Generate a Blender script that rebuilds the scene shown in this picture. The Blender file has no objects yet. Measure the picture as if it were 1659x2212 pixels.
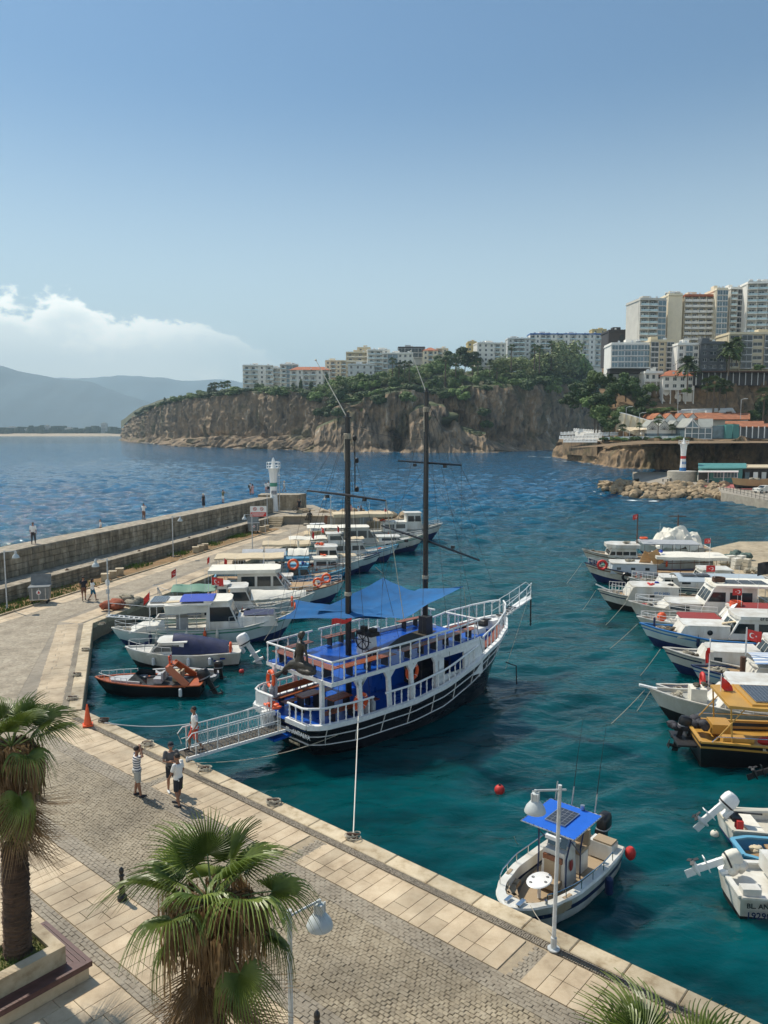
import bpy, bmesh, math, random
from mathutils import Matrix, Vector, noise
from math import sin, cos, pi, radians, sqrt, atan2
random.seed(7)
S = bpy.context.scene
COL = S.collection
# ------------------------------------------------------------------ camera
HC = 13.6; TH = radians(5.95); FPX = 1661.0; CX = 829.5; CY = 1105.5
cam = bpy.data.objects.new('camera', bpy.data.cameras.new('camera')); COL.objects.link(cam)
cam.location = (0, 0, HC); cam.rotation_euler = (radians(90) - TH, 0, 0)
cam.data.sensor_fit = 'VERTICAL'; cam.data.sensor_height = 36; cam.data.lens = 36 * FPX / 2211
cam.data.clip_start = 0.2; cam.data.clip_end = 90000
S.camera = cam
# ------------------------------------------------------------------ light
SUN_EL = radians(54); SUN_AZ = radians(-49.5)      # azimuth measured from +Y towards +X
sd = Vector((sin(SUN_AZ) * cos(SUN_EL), cos(SUN_AZ) * cos(SUN_EL), sin(SUN_EL)))
sun = bpy.data.objects.new('sun', bpy.data.lights.new('sun', 'SUN')); COL.objects.link(sun)
sun.data.energy = 4.7; sun.data.angle = radians(0.53); sun.data.color = (1, .92, .78)
sun.rotation_euler = (-sd).to_track_quat('-Z', 'Y').to_euler()
W = bpy.data.worlds.new('World'); S.world = W; W.use_nodes = True
nt = W.node_tree; nt.nodes.clear()
def wn(t, **k):
    n = nt.nodes.new(t)
    for a, b in k.items(): setattr(n, a, b)
    return n
L = nt.links.new
out = wn('ShaderNodeOutputWorld'); bg = wn('ShaderNodeBackground'); bg.inputs[1].default_value = .067
sky=wn('ShaderNodeTexSky',sky_type='NISHITA',sun_disc=False,sun_elevation=SUN_EL,sun_rotation=SUN_AZ,altitude=20,air_density=1.3,dust_density=1.0,ozone_density=2.2)
tc = wn('ShaderNodeTexCoord'); sep = wn('ShaderNodeSeparateXYZ'); L(tc.outputs['Generated'], sep.inputs[0])
def wm(op, a, b=None, c=None):
    n = wn('ShaderNodeMath', operation=op)
    for i, v in enumerate((a, b, c)):
        if v is None: continue
        if isinstance(v, (int, float)): n.inputs[i].default_value = v
        else: L(v, n.inputs[i])
    return n.outputs[0]
def wramp(v, a, b):
    n=wn('ShaderNodeMapRange',interpolation_type='SMOOTHSTEP');L(v,n.inputs[0]);n.inputs[1].default_value=a;n.inputs[2].default_value=b
    return n.outputs[0]
az = wm('ARCTAN2', sep.outputs[0], sep.outputs[1]); el = wm('ARCSINE', sep.outputs[2])
cmb = wn('ShaderNodeCombineXYZ'); L(az, cmb.inputs[0]); L(wm('MULTIPLY', el, 1.5), cmb.inputs[1])
nz=wn('ShaderNodeTexNoise');nz.inputs['Scale'].default_value=11;nz.inputs['Detail'].default_value=9;nz.inputs['Roughness'].default_value=.58
L(cmb.outputs[0], nz.inputs['Vector'])
nb=wn('ShaderNodeTexNoise');nb.inputs['Scale'].default_value=3.0;nb.inputs['Detail'].default_value=3;L(cmb.outputs[0],nb.inputs['Vector'])
# cumulus bank: its top falls from the left of the view towards the right
top = wm('MULTIPLY_ADD', az, -.20, .070)
n1 = wm('MULTIPLY_ADD', wm('SUBTRACT', nz.outputs[0], .5), .20, 0.0)
n2 = wm('MULTIPLY_ADD', wm('SUBTRACT', nb.outputs[0], .5), .10, 0.0)
hgt = wm('SUBTRACT', wm('ADD', top, wm('ADD', n1, n2)), el)
m1 = wramp(hgt, 0.0, .013)
edge = wm('SUBTRACT', 1, wramp(hgt, .006, .05))
fade = wramp(az, -.06, -.33)
low = wramp(el, -.02, .045)
shape = wm('MULTIPLY', wm('MULTIPLY', m1, fade), low)
band = wm('MULTIPLY', wramp(nb.outputs[0], .46, .62), wm('MULTIPLY', wramp(el, .16, .07), .22))
fac = wm('MULTIPLY', shape, wm('MULTIPLY_ADD', edge, .42, .5))
fac = wm('MAXIMUM', fac, band)
hz = wramp(el, .42, .0)
mixh = wn('ShaderNodeMix', data_type='RGBA'); mixh.inputs[7].default_value = (15.5, 17.8, 17.6, 1)
tint=wn('ShaderNodeMix',data_type='RGBA',blend_type='MULTIPLY');tint.inputs[0].default_value=1;tint.inputs[7].default_value=(.64,.98,1.24,1)
L(sky.outputs[0],tint.inputs[6]);L(wm('MULTIPLY',hz,.72),mixh.inputs[0]);L(tint.outputs[2],mixh.inputs[6])
mix = wn('ShaderNodeMix', data_type='RGBA'); mix.inputs[7].default_value = (27, 26.2, 23.6, 1)
L(fac,mix.inputs[0]);L(mixh.outputs[2],mix.inputs[6]);L(mix.outputs[2],bg.inputs[0]);L(bg.outputs[0],out.inputs[0])
S.view_settings.view_transform='Standard';S.view_settings.look='None';S.view_settings.gamma=1;S.view_settings.exposure=0.18
# ------------------------------------------------------------------ authoring helpers: a sight line of the photograph turned into a place
def G(px, py, z=0.0):
    u = (px - CX) / FPX; v = (CY - py) / FPX
    dy = cos(TH) + v * sin(TH); dz = -sin(TH) + v * cos(TH); t = (z - HC) / dz
    return Vector((u * t, dy * t, z))
def A(px, py, Y):
    u = (px - CX) / FPX; v = (CY - py) / FPX
    dy = cos(TH) + v * sin(TH); dz = -sin(TH) + v * cos(TH); t = Y / dy
    return Vector((u * t, Y, HC + dz * t))
# ------------------------------------------------------------------ materials
MATS = {}
def nodes_of(name):
    m = bpy.data.materials.new(name); m.use_nodes = True; t = m.node_tree
    return m, t, t.nodes['Principled BSDF']
def mat(name,c,rough=.6,var=.12,scale=3.0,bump=.0,bscale=None,metal=0,c2=None,stretch=None,spec=None,detail=5,obj=True,trans=0,coat=0):
    """procedural paint / stone / cloth: colour noise between two tones, fine relief, uneven gloss"""
    if name in MATS: return MATS[name]
    m, t, b = nodes_of(name); N = t.nodes.new; K = t.links.new
    co = N('ShaderNodeTexCoord'); src = co.outputs['Object']
    if stretch:
        mp=N('ShaderNodeMapping');mp.inputs['Scale'].default_value=stretch;K(src,mp.inputs[0]);src=mp.outputs[0]
    n=N('ShaderNodeTexNoise');n.inputs['Scale'].default_value=scale;n.inputs['Detail'].default_value=detail;n.inputs['Roughness'].default_value=.62;K(src,n.inputs['Vector'])
    r=N('ShaderNodeValToRGB');r.color_ramp.elements[0].position=.32;r.color_ramp.elements[1].position=.68
    a = c; d = c2 if c2 else c
    if c2 is None: a = tuple(x * (1 - var) for x in c); d = tuple(min(1, x * (1 + var)) for x in c)
    r.color_ramp.elements[0].color=(*a,1);r.color_ramp.elements[1].color=(*d,1);K(n.outputs[0],r.inputs[0])
    oi = N('ShaderNodeObjectInfo'); hs = N('ShaderNodeHueSaturation'); K(r.outputs[0], hs.inputs['Color'])
    mr=N('ShaderNodeMapRange');K(oi.outputs['Random'],mr.inputs[0]);mr.inputs[3].default_value=1-var*.55;mr.inputs[4].default_value=1+var*.55
    K(mr.outputs[0], hs.inputs['Value']); K(hs.outputs[0], b.inputs['Base Color'])
    b.inputs['Roughness'].default_value = rough; b.inputs['Metallic'].default_value = metal
    if spec is not None: b.inputs['Specular IOR Level'].default_value = spec
    if coat: b.inputs['Coat Weight'].default_value = coat
    mr2=N('ShaderNodeMapRange');K(n.outputs[0],mr2.inputs[0]);mr2.inputs[3].default_value=max(.03,rough-.12);mr2.inputs[4].default_value=min(1,rough+.12);K(mr2.outputs[0],b.inputs['Roughness'])
    if bump:
        n2=N('ShaderNodeTexNoise');n2.inputs['Scale'].default_value=bscale or scale*4;n2.inputs['Detail'].default_value=6;K(src,n2.inputs['Vector'])
        bp=N('ShaderNodeBump');bp.inputs['Strength'].default_value=bump;bp.inputs['Distance'].default_value=.05;K(n2.outputs[0],bp.inputs['Height']);K(bp.outputs[0],b.inputs['Normal'])
    if trans:
        b.inputs['Alpha'].default_value = 1 - trans
    MATS[name] = m; return m
def boatwhite():return mat('boat_white',(.74,.73,.68),.35,c2=(.60,.58,.51),scale=1.3,bump=.03,bscale=9,stretch=(1,1,.5),var=.06)
white = boatwhite()
mat('white', (.78, .78, .76), .4, .06)
mat('rail_white', (.78, .78, .76), .38, .1, scale=6)
mat('cream', (.62, .55, .42), .7, .12, scale=2)
mat('black', (.012, .012, .014), .35, .3, scale=2)
mat('dark', (.02, .02, .022), .5, .3)
mat('glass_dark', (.02, .03, .035), .08, .3, scale=.7)
mat('glass_blue', (.10, .16, .19), .1, .35, scale=.5)
mat('steel', (.45, .46, .47), .3, .2, metal=.8)
mat('chrome', (.7, .7, .7), .18, .1, metal=1)
mat('galv', (.50, .52, .52), .55, .18, scale=4)
mat('red', (.55, .03, .025), .6, .15)
mat('orange', (.75, .10, .02), .5, .15)
mat('wood', (.22, .085, .04), .45, .3, scale=3, stretch=(1, 8, 8))
mat('wood_light', (.42, .24, .10), .55, .25, scale=3, stretch=(1, 8, 8))
mat('rope', (.42, .38, .30), .9, .25, scale=20)
mat('rope_dark', (.07, .065, .06), .9, .3, scale=20)
mat('tarp_blue', (.003, .10, .28), .85, .2, scale=1.2, bump=.12, bscale=5)
mat('navy', (.012, .02, .075), .6, .2, bump=.2, bscale=6)
mat('deck_blue', (.002, .075, .42), .3, .15, scale=2)
mat('canvas', (.56, .46, .31), .85, .12, scale=2, bump=.15, bscale=8)
mat('canvas_white', (.70, .67, .58), .8, .1, scale=2, bump=.15, bscale=8)
mat('skin', (.36, .18, .11), .6, .1)
mat('skin_tan', (.26, .125, .075), .6, .1)
mat('hair', (.02, .015, .012), .7, .3)
mat('concrete', (.38, .34, .27), .85, scale=.8, c2=(.24, .21, .17), bump=.3, bscale=6, var=.1)
mat('grey_vinyl', (.35, .36, .37), .6, .15)
# ------------------------------------------------------------------ mesh builder
class MB:
    def __init__(s): s.v = []; s.f = []; s.m = []; s.M = Matrix()
    def P(s, p): s.v.append(tuple(s.M @ Vector(p))); return len(s.v) - 1
    def F(s, idx, m=0): s.f.append(tuple(idx)); s.m.append(m)
    def poly(s, pts, m=0): s.F([s.P(p) for p in pts], m); return s
    def box(s, c, d, m=0, rz=0, R=None, taper=1.0):
        R = R or Matrix.Rotation(rz, 3, 'Z'); c = Vector(c); x, y, z = d[0] / 2, d[1] / 2, d[2] / 2
        i=[s.P(c+R@Vector(q))for q in((-x,-y,-z),(x,-y,-z),(x,y,-z),(-x,y,-z),(-x*taper,-y*taper,z),(x*taper,-y*taper,z),(x*taper,y*taper,z),(-x*taper,y*taper,z))]
        for q in((3,2,1,0),(4,5,6,7),(0,1,5,4),(1,2,6,5),(2,3,7,6),(3,0,4,7)):s.F([i[k]for k in q],m)
        return s
    def beam(s, a, b, w, h, m=0, up=(0, 0, 1)):
        a = Vector(a); b = Vector(b); d = (b - a); l = d.length
        if l < 1e-6: return s
        d.normalize(); sx = d.cross(Vector(up))
        if sx.length < 1e-4: sx = d.cross(Vector((1, 0, 0)))
        sx.normalize(); u = sx.cross(d); R = Matrix((sx, d, u)).transposed()
        return s.box((a + b) / 2, (w, l, h), m, R=R)
    def ring(s, c, d, r, n, r2=None, ph=0):
        d = Vector(d).normalized(); a = d.cross(Vector((0, 0, 1)))
        if a.length < .01: a = Vector((1, 0, 0))
        a.normalize(); b = a.cross(d); r2 = r2 or r
        return[s.P(Vector(c)+a*r*cos(ph+2*pi*k/n)+b*r2*sin(ph+2*pi*k/n))for k in range(n)]
    def skin(s, rings, m=0, cap=True, closed=True):
        for A_, B_ in zip(rings, rings[1:]):
            n = len(A_)
            for k in range(n if closed else n - 1): s.F((A_[k], A_[(k + 1) % n], B_[(k + 1) % n], B_[k]), m)
        if cap: s.F(rings[0][::-1], m); s.F(rings[-1], m)
        return s
    def tube(s, pts, r, n=6, m=0, cap=True):
        pts = [Vector(p) for p in pts]; rs = r if isinstance(r, (list, tuple)) else [r] * len(pts); R = []
        for i, p in enumerate(pts):
            d = pts[min(i + 1, len(pts) - 1)] - pts[max(i - 1, 0)]
            if d.length < 1e-6: d = Vector((0, 0, 1))
            R.append(s.ring(p, d, rs[i], n))
        return s.skin(R, m, cap)
    def lathe(s, prof, o=(0, 0, 0), n=12, m=0, sx=1, sy=1, cap=True):
        o=Vector(o);R=[[s.P(o+Vector((r*sx*cos(2*pi*k/n),r*sy*sin(2*pi*k/n),z)))for k in range(n)]for r,z in prof]
        return s.skin(R, m, cap)
    def prism(s, poly, z0, z1, m=0, mt=None):
        a = [s.P((*p, z0)) for p in poly]; b = [s.P((*p, z1)) for p in poly]; n = len(poly)
        for k in range(n): s.F((a[k], a[(k + 1) % n], b[(k + 1) % n], b[k]), m)
        s.F(a[::-1], m); s.F(b, m if mt is None else mt); return s
    def ball(s, c, r, m=0, n=10, sc=(1, 1, 1)):
        c = Vector(c); R = []
        for i in range(1, n // 2 + 1):
            t=pi*i/(n//2+1);R.append([s.P(c+Vector((r*sc[0]*sin(t)*cos(2*pi*k/n),r*sc[1]*sin(t)*sin(2*pi*k/n),-r*sc[2]*cos(t))))for k in range(n)])
        return s.skin(R, m)
    def torus(s, c, R, r, m=0, n=14, k=6, axis='z', sq=1):
        c = Vector(c); rings = []
        for i in range(n):
            a = 2 * pi * i / n; rr = []
            for j in range(k):
                b=2*pi*j/k;x=(R+r*cos(b))*cos(a);y=(R+r*cos(b))*sin(a)*sq;z=r*sin(b)
                rr.append(s.P(c + Vector({'z': (x, y, z), 'y': (x, z, y), 'x': (z, x, y)}[axis])))
            rings.append(rr)
        rings.append(rings[0]); return s.skin(rings, m, cap=False)
    def grid(s, fn, nu, nv, m=0):
        I = [[s.P(fn(i / nu, j / nv)) for j in range(nv + 1)] for i in range(nu + 1)]
        for i in range(nu):
            for j in range(nv): s.F((I[i][j], I[i + 1][j], I[i + 1][j + 1], I[i][j + 1]), m)
        return s
    def add(s, o):
        k=len(s.v);s.v+=[tuple(s.M@Vector(p))for p in o.v];s.f+=[tuple(i+k for i in f)for f in o.f];s.m+=o.m;return s
    def mesh(s, name, mats, smooth=40):
        me = bpy.data.meshes.new(name); me.from_pydata(s.v, [], s.f)
        for x in(mats if isinstance(mats,(list,tuple))else[mats]):me.materials.append(MATS[x]if isinstance(x,str)else x)
        if any(s.m): me.polygons.foreach_set('material_index', s.m)
        if smooth: me.shade_smooth(); me.set_sharp_from_angle(angle=radians(smooth))
        me.update(); return me
    def build(s, name, mats, parent=None, smooth=40, loc=None, rz=0):
        return put(name, s.mesh(name, mats, smooth), parent, loc, rz)
def put(name, me, parent=None, loc=None, rz=0, sc=None):
    o = bpy.data.objects.new(name, me); COL.objects.link(o); o.parent = parent
    if loc is not None: o.location = loc
    if rz: o.rotation_euler = (0, 0, rz) if not isinstance(rz, (tuple, list)) else rz
    if sc is not None: o.scale = (sc,) * 3 if isinstance(sc, (int, float)) else sc
    return o
def tag(o, label, cat, group=None, kind=None):
    o['label'] = label; o['category'] = cat
    if group: o['group'] = group
    if kind: o['kind'] = kind
    return o
def thing(name, label, cat, loc=(0, 0, 0), rz=0, group=None):
    o=bpy.data.objects.new(name,None);COL.objects.link(o);o.location=loc;o.rotation_euler=(0,0,rz);o.empty_display_size=.3
    return tag(o, label, cat, group)
def setting(o, kind='structure', label=None):
    o['kind'] = kind
    if label: o['label'] = label
    return o
def kids(o): return [c for c in KID.get(o.name, [])]
def copy_tree(root, loc, rz=None, label=None, sc=None, group=None):
    r = root.copy(); COL.objects.link(r); r.location = loc
    if rz is not None: r.rotation_euler = (0, 0, rz)
    if sc is not None: r.scale = (sc,) * 3 if isinstance(sc, (int, float)) else sc
    if label: r['label'] = label
    if group: r['group'] = group
    for c in root.children:
        d = c.copy(); COL.objects.link(d); d.parent = r
        for e in c.children:
            f = e.copy(); COL.objects.link(f); f.parent = d
    return r
def textmesh(s, size, depth=.004, bold=.0):
    c=bpy.data.curves.new('lettering','FONT');c.body=s;c.size=size;c.extrude=depth;c.offset=bold;c.resolution_u=2;c.align_x='LEFT'
    o = bpy.data.objects.new('lettering', c); COL.objects.link(o); bpy.context.view_layer.update()
    me=bpy.data.meshes.new_from_object(o.evaluated_get(bpy.context.evaluated_depsgraph_get()));bpy.data.objects.remove(o);return me
def lettering(s, size, parent, origin, xdir, updir, m, depth=.004, bold=.004):
    me=textmesh(s,size,depth,bold);me.materials.clear();me.materials.append(MATS[m]if isinstance(m,str)else m)
    x = Vector(xdir).normalized(); u = Vector(updir); u = (u - x * u.dot(x)).normalized(); z = x.cross(u)
    o = bpy.data.objects.new('lettering', me); COL.objects.link(o); o.parent = parent
    o.matrix_local=Matrix(((x.x,u.x,z.x,origin[0]),(x.y,u.y,z.y,origin[1]),(x.z,u.z,z.z,origin[2]),(0,0,0,1)));return o
def frac(x): return x - math.floor(x)
def fbm(p, o=4): return noise.fractal(Vector(p), 1.0, 2.0, o)
def lerp(a, b, t): return a + (b - a) * t
# ================================================================== water
def water_material(name, deep, shallow, rough, bmp):
    m, t, b = nodes_of(name); N = t.nodes.new; K = t.links.new
    g = N('ShaderNodeNewGeometry'); sp = N('ShaderNodeSeparateXYZ'); K(g.outputs['Position'], sp.inputs[0])
    n=N('ShaderNodeTexNoise');n.inputs['Scale'].default_value=.05;n.inputs['Detail'].default_value=4;K(g.outputs['Position'],n.inputs['Vector'])
    def M(op, a, b_=None):
        q = N('ShaderNodeMath'); q.operation = op
        for i, v in enumerate((a, b_)):
            if v is None: continue
            if isinstance(v, (int, float)): q.inputs[i].default_value = v
            else: K(v, q.inputs[i])
        return q.outputs[0]
    # sheltered shallow basin inside the breakwaters, deep open sea outside
    dd=M('ADD',sp.outputs[1],M('MULTIPLY',sp.outputs[0],-.55));dd=M('ADD',dd,M('MULTIPLY',M('SUBTRACT',n.outputs[0],.5),60))
    mr=N('ShaderNodeMapRange');mr.interpolation_type='SMOOTHSTEP';K(dd,mr.inputs[0]);mr.inputs[1].default_value=50;mr.inputs[2].default_value=170
    mx=N('ShaderNodeMix');mx.data_type='RGBA';mx.inputs[6].default_value=(*shallow,1);mx.inputs[7].default_value=(*deep,1);K(mr.outputs[0],mx.inputs[0])
    n3=N('ShaderNodeTexNoise');n3.inputs['Scale'].default_value=.16;n3.inputs['Detail'].default_value=5;K(g.outputs['Position'],n3.inputs['Vector'])
    mr3=N('ShaderNodeMapRange');K(n3.outputs[0],mr3.inputs[0]);mr3.inputs[1].default_value=.3;mr3.inputs[2].default_value=.7;mr3.inputs[3].default_value=.78;mr3.inputs[4].default_value=1.2
    hs=N('ShaderNodeHueSaturation');K(mx.outputs[2],hs.inputs['Color']);K(mr3.outputs[0],hs.inputs['Value']);WC=hs
    b.inputs['Roughness'].default_value=rough;b.inputs['IOR'].default_value=1.33;b.inputs['Specular IOR Level'].default_value=.36;b.subsurface_method='BURLEY';b.inputs['Subsurface Weight'].default_value=.9;b.inputs['Subsurface Radius'].default_value=(1.0,1.6,1.6);b.inputs['Subsurface Scale'].default_value=1.0
    mp=N('ShaderNodeMapping');mp.inputs['Scale'].default_value=(.8,1.25,1);mp.inputs['Rotation'].default_value=(0,0,.5);K(g.outputs['Position'],mp.inputs[0])
    hsum = None
    for sc, amp, det in ((.6, .35, 4), (2.6, .14, 4)):
        q=N('ShaderNodeTexNoise');q.inputs['Scale'].default_value=sc;q.inputs['Detail'].default_value=det;q.inputs['Distortion'].default_value=.3;K(mp.outputs[0],q.inputs['Vector'])
        a = M('MULTIPLY', q.outputs[0], amp); hsum = a if hsum is None else M('ADD', hsum, a)
    # ripple light and shade put into the base colour, by noise and wave height
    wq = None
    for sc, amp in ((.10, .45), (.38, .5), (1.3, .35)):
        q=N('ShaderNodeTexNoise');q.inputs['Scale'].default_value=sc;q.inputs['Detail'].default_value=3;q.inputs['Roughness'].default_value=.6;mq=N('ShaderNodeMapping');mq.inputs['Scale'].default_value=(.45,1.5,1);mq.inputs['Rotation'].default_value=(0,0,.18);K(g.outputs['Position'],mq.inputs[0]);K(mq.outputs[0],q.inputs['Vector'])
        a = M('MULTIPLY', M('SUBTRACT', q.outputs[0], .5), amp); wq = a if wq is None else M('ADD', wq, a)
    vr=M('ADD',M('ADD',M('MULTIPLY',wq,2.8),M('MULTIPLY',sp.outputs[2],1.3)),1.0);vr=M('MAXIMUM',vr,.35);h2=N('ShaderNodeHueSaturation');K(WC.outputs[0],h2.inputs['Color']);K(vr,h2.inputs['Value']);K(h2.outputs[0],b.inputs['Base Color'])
    # waves are lower inside the basin
    mrw=N('ShaderNodeMapRange');K(dd,mrw.inputs[0]);mrw.inputs[1].default_value=40;mrw.inputs[2].default_value=150;mrw.inputs[3].default_value=.42;mrw.inputs[4].default_value=1.6
    bp=N('ShaderNodeBump');bp.inputs['Distance'].default_value=bmp;K(M('MULTIPLY',hsum,mrw.outputs[0]),bp.inputs['Height']);bp.inputs['Strength'].default_value=1
    K(bp.outputs[0], b.inputs['Normal']); MATS[name] = m; return m
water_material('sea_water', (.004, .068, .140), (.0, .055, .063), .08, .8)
import numpy as np
def sea_mesh(name, wavy):
    """the sea surface as one sheet of real waves, coarser with distance; low swell inside the basin, steeper chop outside"""
    nu,nv=520,640;v=np.linspace(0,1,nv+1);u=np.linspace(-1,1,nu+1);Y=11*(900/11)**v;X=u[None,:]*(.74*Y[:,None]+14);YY=np.repeat(Y[:,None],nu+1,1);Z=np.zeros_like(X);rng=np.random.RandomState(4)
    dd=np.clip((YY-.55*X-45)/110,0,1);amp=.40+.95*dd*dd*(3-2*dd);sx=(.74*YY+14)*2/nu;sy=YY*np.log(900/11)/nv;px,py=X+0,YY+0
    for k in range(90):
        wl=.7*(6.0/.7)**rng.rand();th=radians(-68)+rng.normal(0,.55);kx,ky=cos(th)*2*pi/wl,sin(th)*2*pi/wl;a=.0085*wl**.9*(.6+.8*rng.rand());f=np.clip(wl/(2.2*np.maximum(sx*abs(cos(th))+sy*abs(sin(th)),.05))-.6,0,1)
        ph=px*kx+py*ky+rng.rand()*6.28+1.2*np.sin(px*.05*rng.rand()+py*.04*rng.rand()+k);Z+=a*f*(np.sin(ph)+.25*np.cos(2*ph))
    Z*=amp;co=np.stack([X,YY,Z],-1).reshape(-1,3);i0=(np.arange(nv)[:,None]*(nu+1)+np.arange(nu)[None,:]).reshape(-1);F=np.stack([i0,i0+1,i0+nu+2,i0+nu+1],-1)
    me=bpy.data.meshes.new(name);me.vertices.add(len(co));me.vertices.foreach_set('co',co.ravel());me.loops.add(F.size);me.loops.foreach_set('vertex_index',F.ravel());me.polygons.add(len(F));me.polygons.foreach_set('loop_start',np.arange(0,F.size,4));me.update(calc_edges=True);me.materials.append(MATS['sea_water']);me.shade_smooth();return me
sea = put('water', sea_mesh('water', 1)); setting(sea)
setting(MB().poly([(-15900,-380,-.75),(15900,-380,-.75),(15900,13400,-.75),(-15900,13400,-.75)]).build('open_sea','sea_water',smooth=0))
seabed=MB().poly([(-15900,-380,-9),(15900,-380,-9),(15900,13400,-9),(-15900,13400,-9)]).build('seabed','concrete',smooth=0);setting(seabed)
# ================================================================== quay
QZ = 1.1
EU=Vector((.759,-.651,0)).normalized();EN=Vector((-.651,-.759,0)).normalized();E0=Vector((-12.38,32.57,0))
def Q(u, d, z=QZ): p = E0 + EU * u + EN * d; return Vector((p.x, p.y, z))
CORN = Q(-1.72, 0); DD = Vector((-19.1, 49.4, QZ)); EE = Vector((-6.0, 104.2, QZ))
WL0=Vector((-27.95,54.9));WLD=Vector((.262,.965)).normalized();WLN=Vector((-.965,.262)).normalized()
def Wp(s,d):p=WL0+WLD*s+WLN*d;return(p.x,p.y)          # along the breakwater, d towards the open sea
mat('quay_bed', (.33, .265, .18), .9, .15, scale=6, bump=.3)
quay=MB().prism([Q(45,0)[:2],CORN[:2],DD[:2],EE[:2],(-13.2,104.2),Wp(52,0),Wp(-72,0),(-44,-12),(16,-12)],-8,QZ-.035).build('quay','quay_bed',smooth=0);setting(quay)
mat('quay_wall',(.42,.37,.28),.85,scale=.9,c2=(.17,.15,.115),bump=.5,bscale=5,stretch=(1,1,.6),var=.1)
def stone_mat(name, a, b, c, scale=1.6):
    m, t, bs = nodes_of(name); N = t.nodes.new; K = t.links.new
    co = N('ShaderNodeTexCoord'); g = N('ShaderNodeNewGeometry'); oi = N('ShaderNodeObjectInfo')
    n=N('ShaderNodeTexNoise');n.inputs['Scale'].default_value=scale;n.inputs['Detail'].default_value=8;n.inputs['Roughness'].default_value=.65;K(g.outputs['Position'],n.inputs['Vector'])
    r=N('ShaderNodeValToRGB');e=r.color_ramp.elements;e[0].position=.28;e[0].color=(*a,1);e[1].position=.7;e[1].color=(*c,1);x=e.new(.48);x.color=(*b,1);K(n.outputs[0],r.inputs[0])
    n2=N('ShaderNodeTexNoise');n2.inputs['Scale'].default_value=.55;n2.inputs['Detail'].default_value=7;K(g.outputs['Position'],n2.inputs['Vector'])
    mr=N('ShaderNodeMapRange');K(oi.outputs['Random'],mr.inputs[0]);mr.inputs[3].default_value=.84;mr.inputs[4].default_value=1.14
    m2=N('ShaderNodeMapRange');K(n2.outputs[0],m2.inputs[0]);m2.inputs[1].default_value=.32;m2.inputs[2].default_value=.6;m2.inputs[3].default_value=.72;m2.inputs[4].default_value=1.1
    mu=N('ShaderNodeMath');mu.operation='MULTIPLY';K(mr.outputs[0],mu.inputs[0]);K(m2.outputs[0],mu.inputs[1])
    hs=N('ShaderNodeHueSaturation');K(r.outputs[0],hs.inputs['Color']);K(mu.outputs[0],hs.inputs['Value']);K(hs.outputs[0],bs.inputs['Base Color']);bs.inputs['Roughness'].default_value=.7
    n3=N('ShaderNodeTexNoise');n3.inputs['Scale'].default_value=14;n3.inputs['Detail'].default_value=6;K(g.outputs['Position'],n3.inputs['Vector'])
    bp=N('ShaderNodeBump');bp.inputs['Strength'].default_value=.35;bp.inputs['Distance'].default_value=.02;K(n3.outputs[0],bp.inputs['Height']);K(bp.outputs[0],bs.inputs['Normal'])
    MATS[name] = m
stone_mat('travertine', (.34, .25, .155), (.47, .365, .24), (.55, .445, .305))
stone_mat('coping_stone', (.27, .19, .10), (.47, .38, .25), (.56, .47, .33), 2.4)
stone_mat('cobble', (.22, .175, .115), (.30, .245, .165), (.37, .31, .22), 3)
stone_mat('paver', (.19, .155, .11), (.25, .21, .155), (.29, .25, .19), 3)
stone_mat('pebbles', (.10, .085, .065), (.24, .20, .15), (.36, .31, .24), 16)
def pitted(name, base, c1, c2, c3, sc):
    """laid small stones too far off to pick apart"""
    m, t, bs = nodes_of(name); N = t.nodes.new; K = t.links.new
    g=N('ShaderNodeNewGeometry');v=N('ShaderNodeTexVoronoi');v.inputs['Scale'].default_value=sc;K(g.outputs['Position'],v.inputs['Vector'])
    n=N('ShaderNodeTexNoise');n.inputs['Scale'].default_value=.8;n.inputs['Detail'].default_value=8;K(g.outputs['Position'],n.inputs['Vector'])
    r=N('ShaderNodeValToRGB');e=r.color_ramp.elements;e[0].position=.3;e[0].color=(*c1,1);e[1].position=.7;e[1].color=(*c3,1);x=e.new(.5);x.color=(*c2,1);K(n.outputs[0],r.inputs[0])
    sp=N('ShaderNodeSeparateColor');K(v.outputs['Color'],sp.inputs[0]);mr=N('ShaderNodeMapRange');K(sp.outputs[0],mr.inputs[0]);mr.inputs[3].default_value=.8;mr.inputs[4].default_value=1.15
    hs=N('ShaderNodeHueSaturation');K(r.outputs[0],hs.inputs['Color']);K(mr.outputs[0],hs.inputs['Value']);K(hs.outputs[0],bs.inputs['Base Color']);bs.inputs['Roughness'].default_value=.8
    bp=N('ShaderNodeBump');bp.inputs['Strength'].default_value=.6;bp.inputs['Distance'].default_value=.03;bp.invert=True;K(v.outputs['Distance'],bp.inputs['Height']);K(bp.outputs[0],bs.inputs['Normal'])
    MATS[name] = m
pitted('cobble_far', 1, (.23, .19, .135), (.31, .26, .19), (.37, .32, .24), 7)
pitted('pebble_strip', 1, (.12, .10, .075), (.20, .17, .125), (.28, .24, .18), 22)
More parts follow.
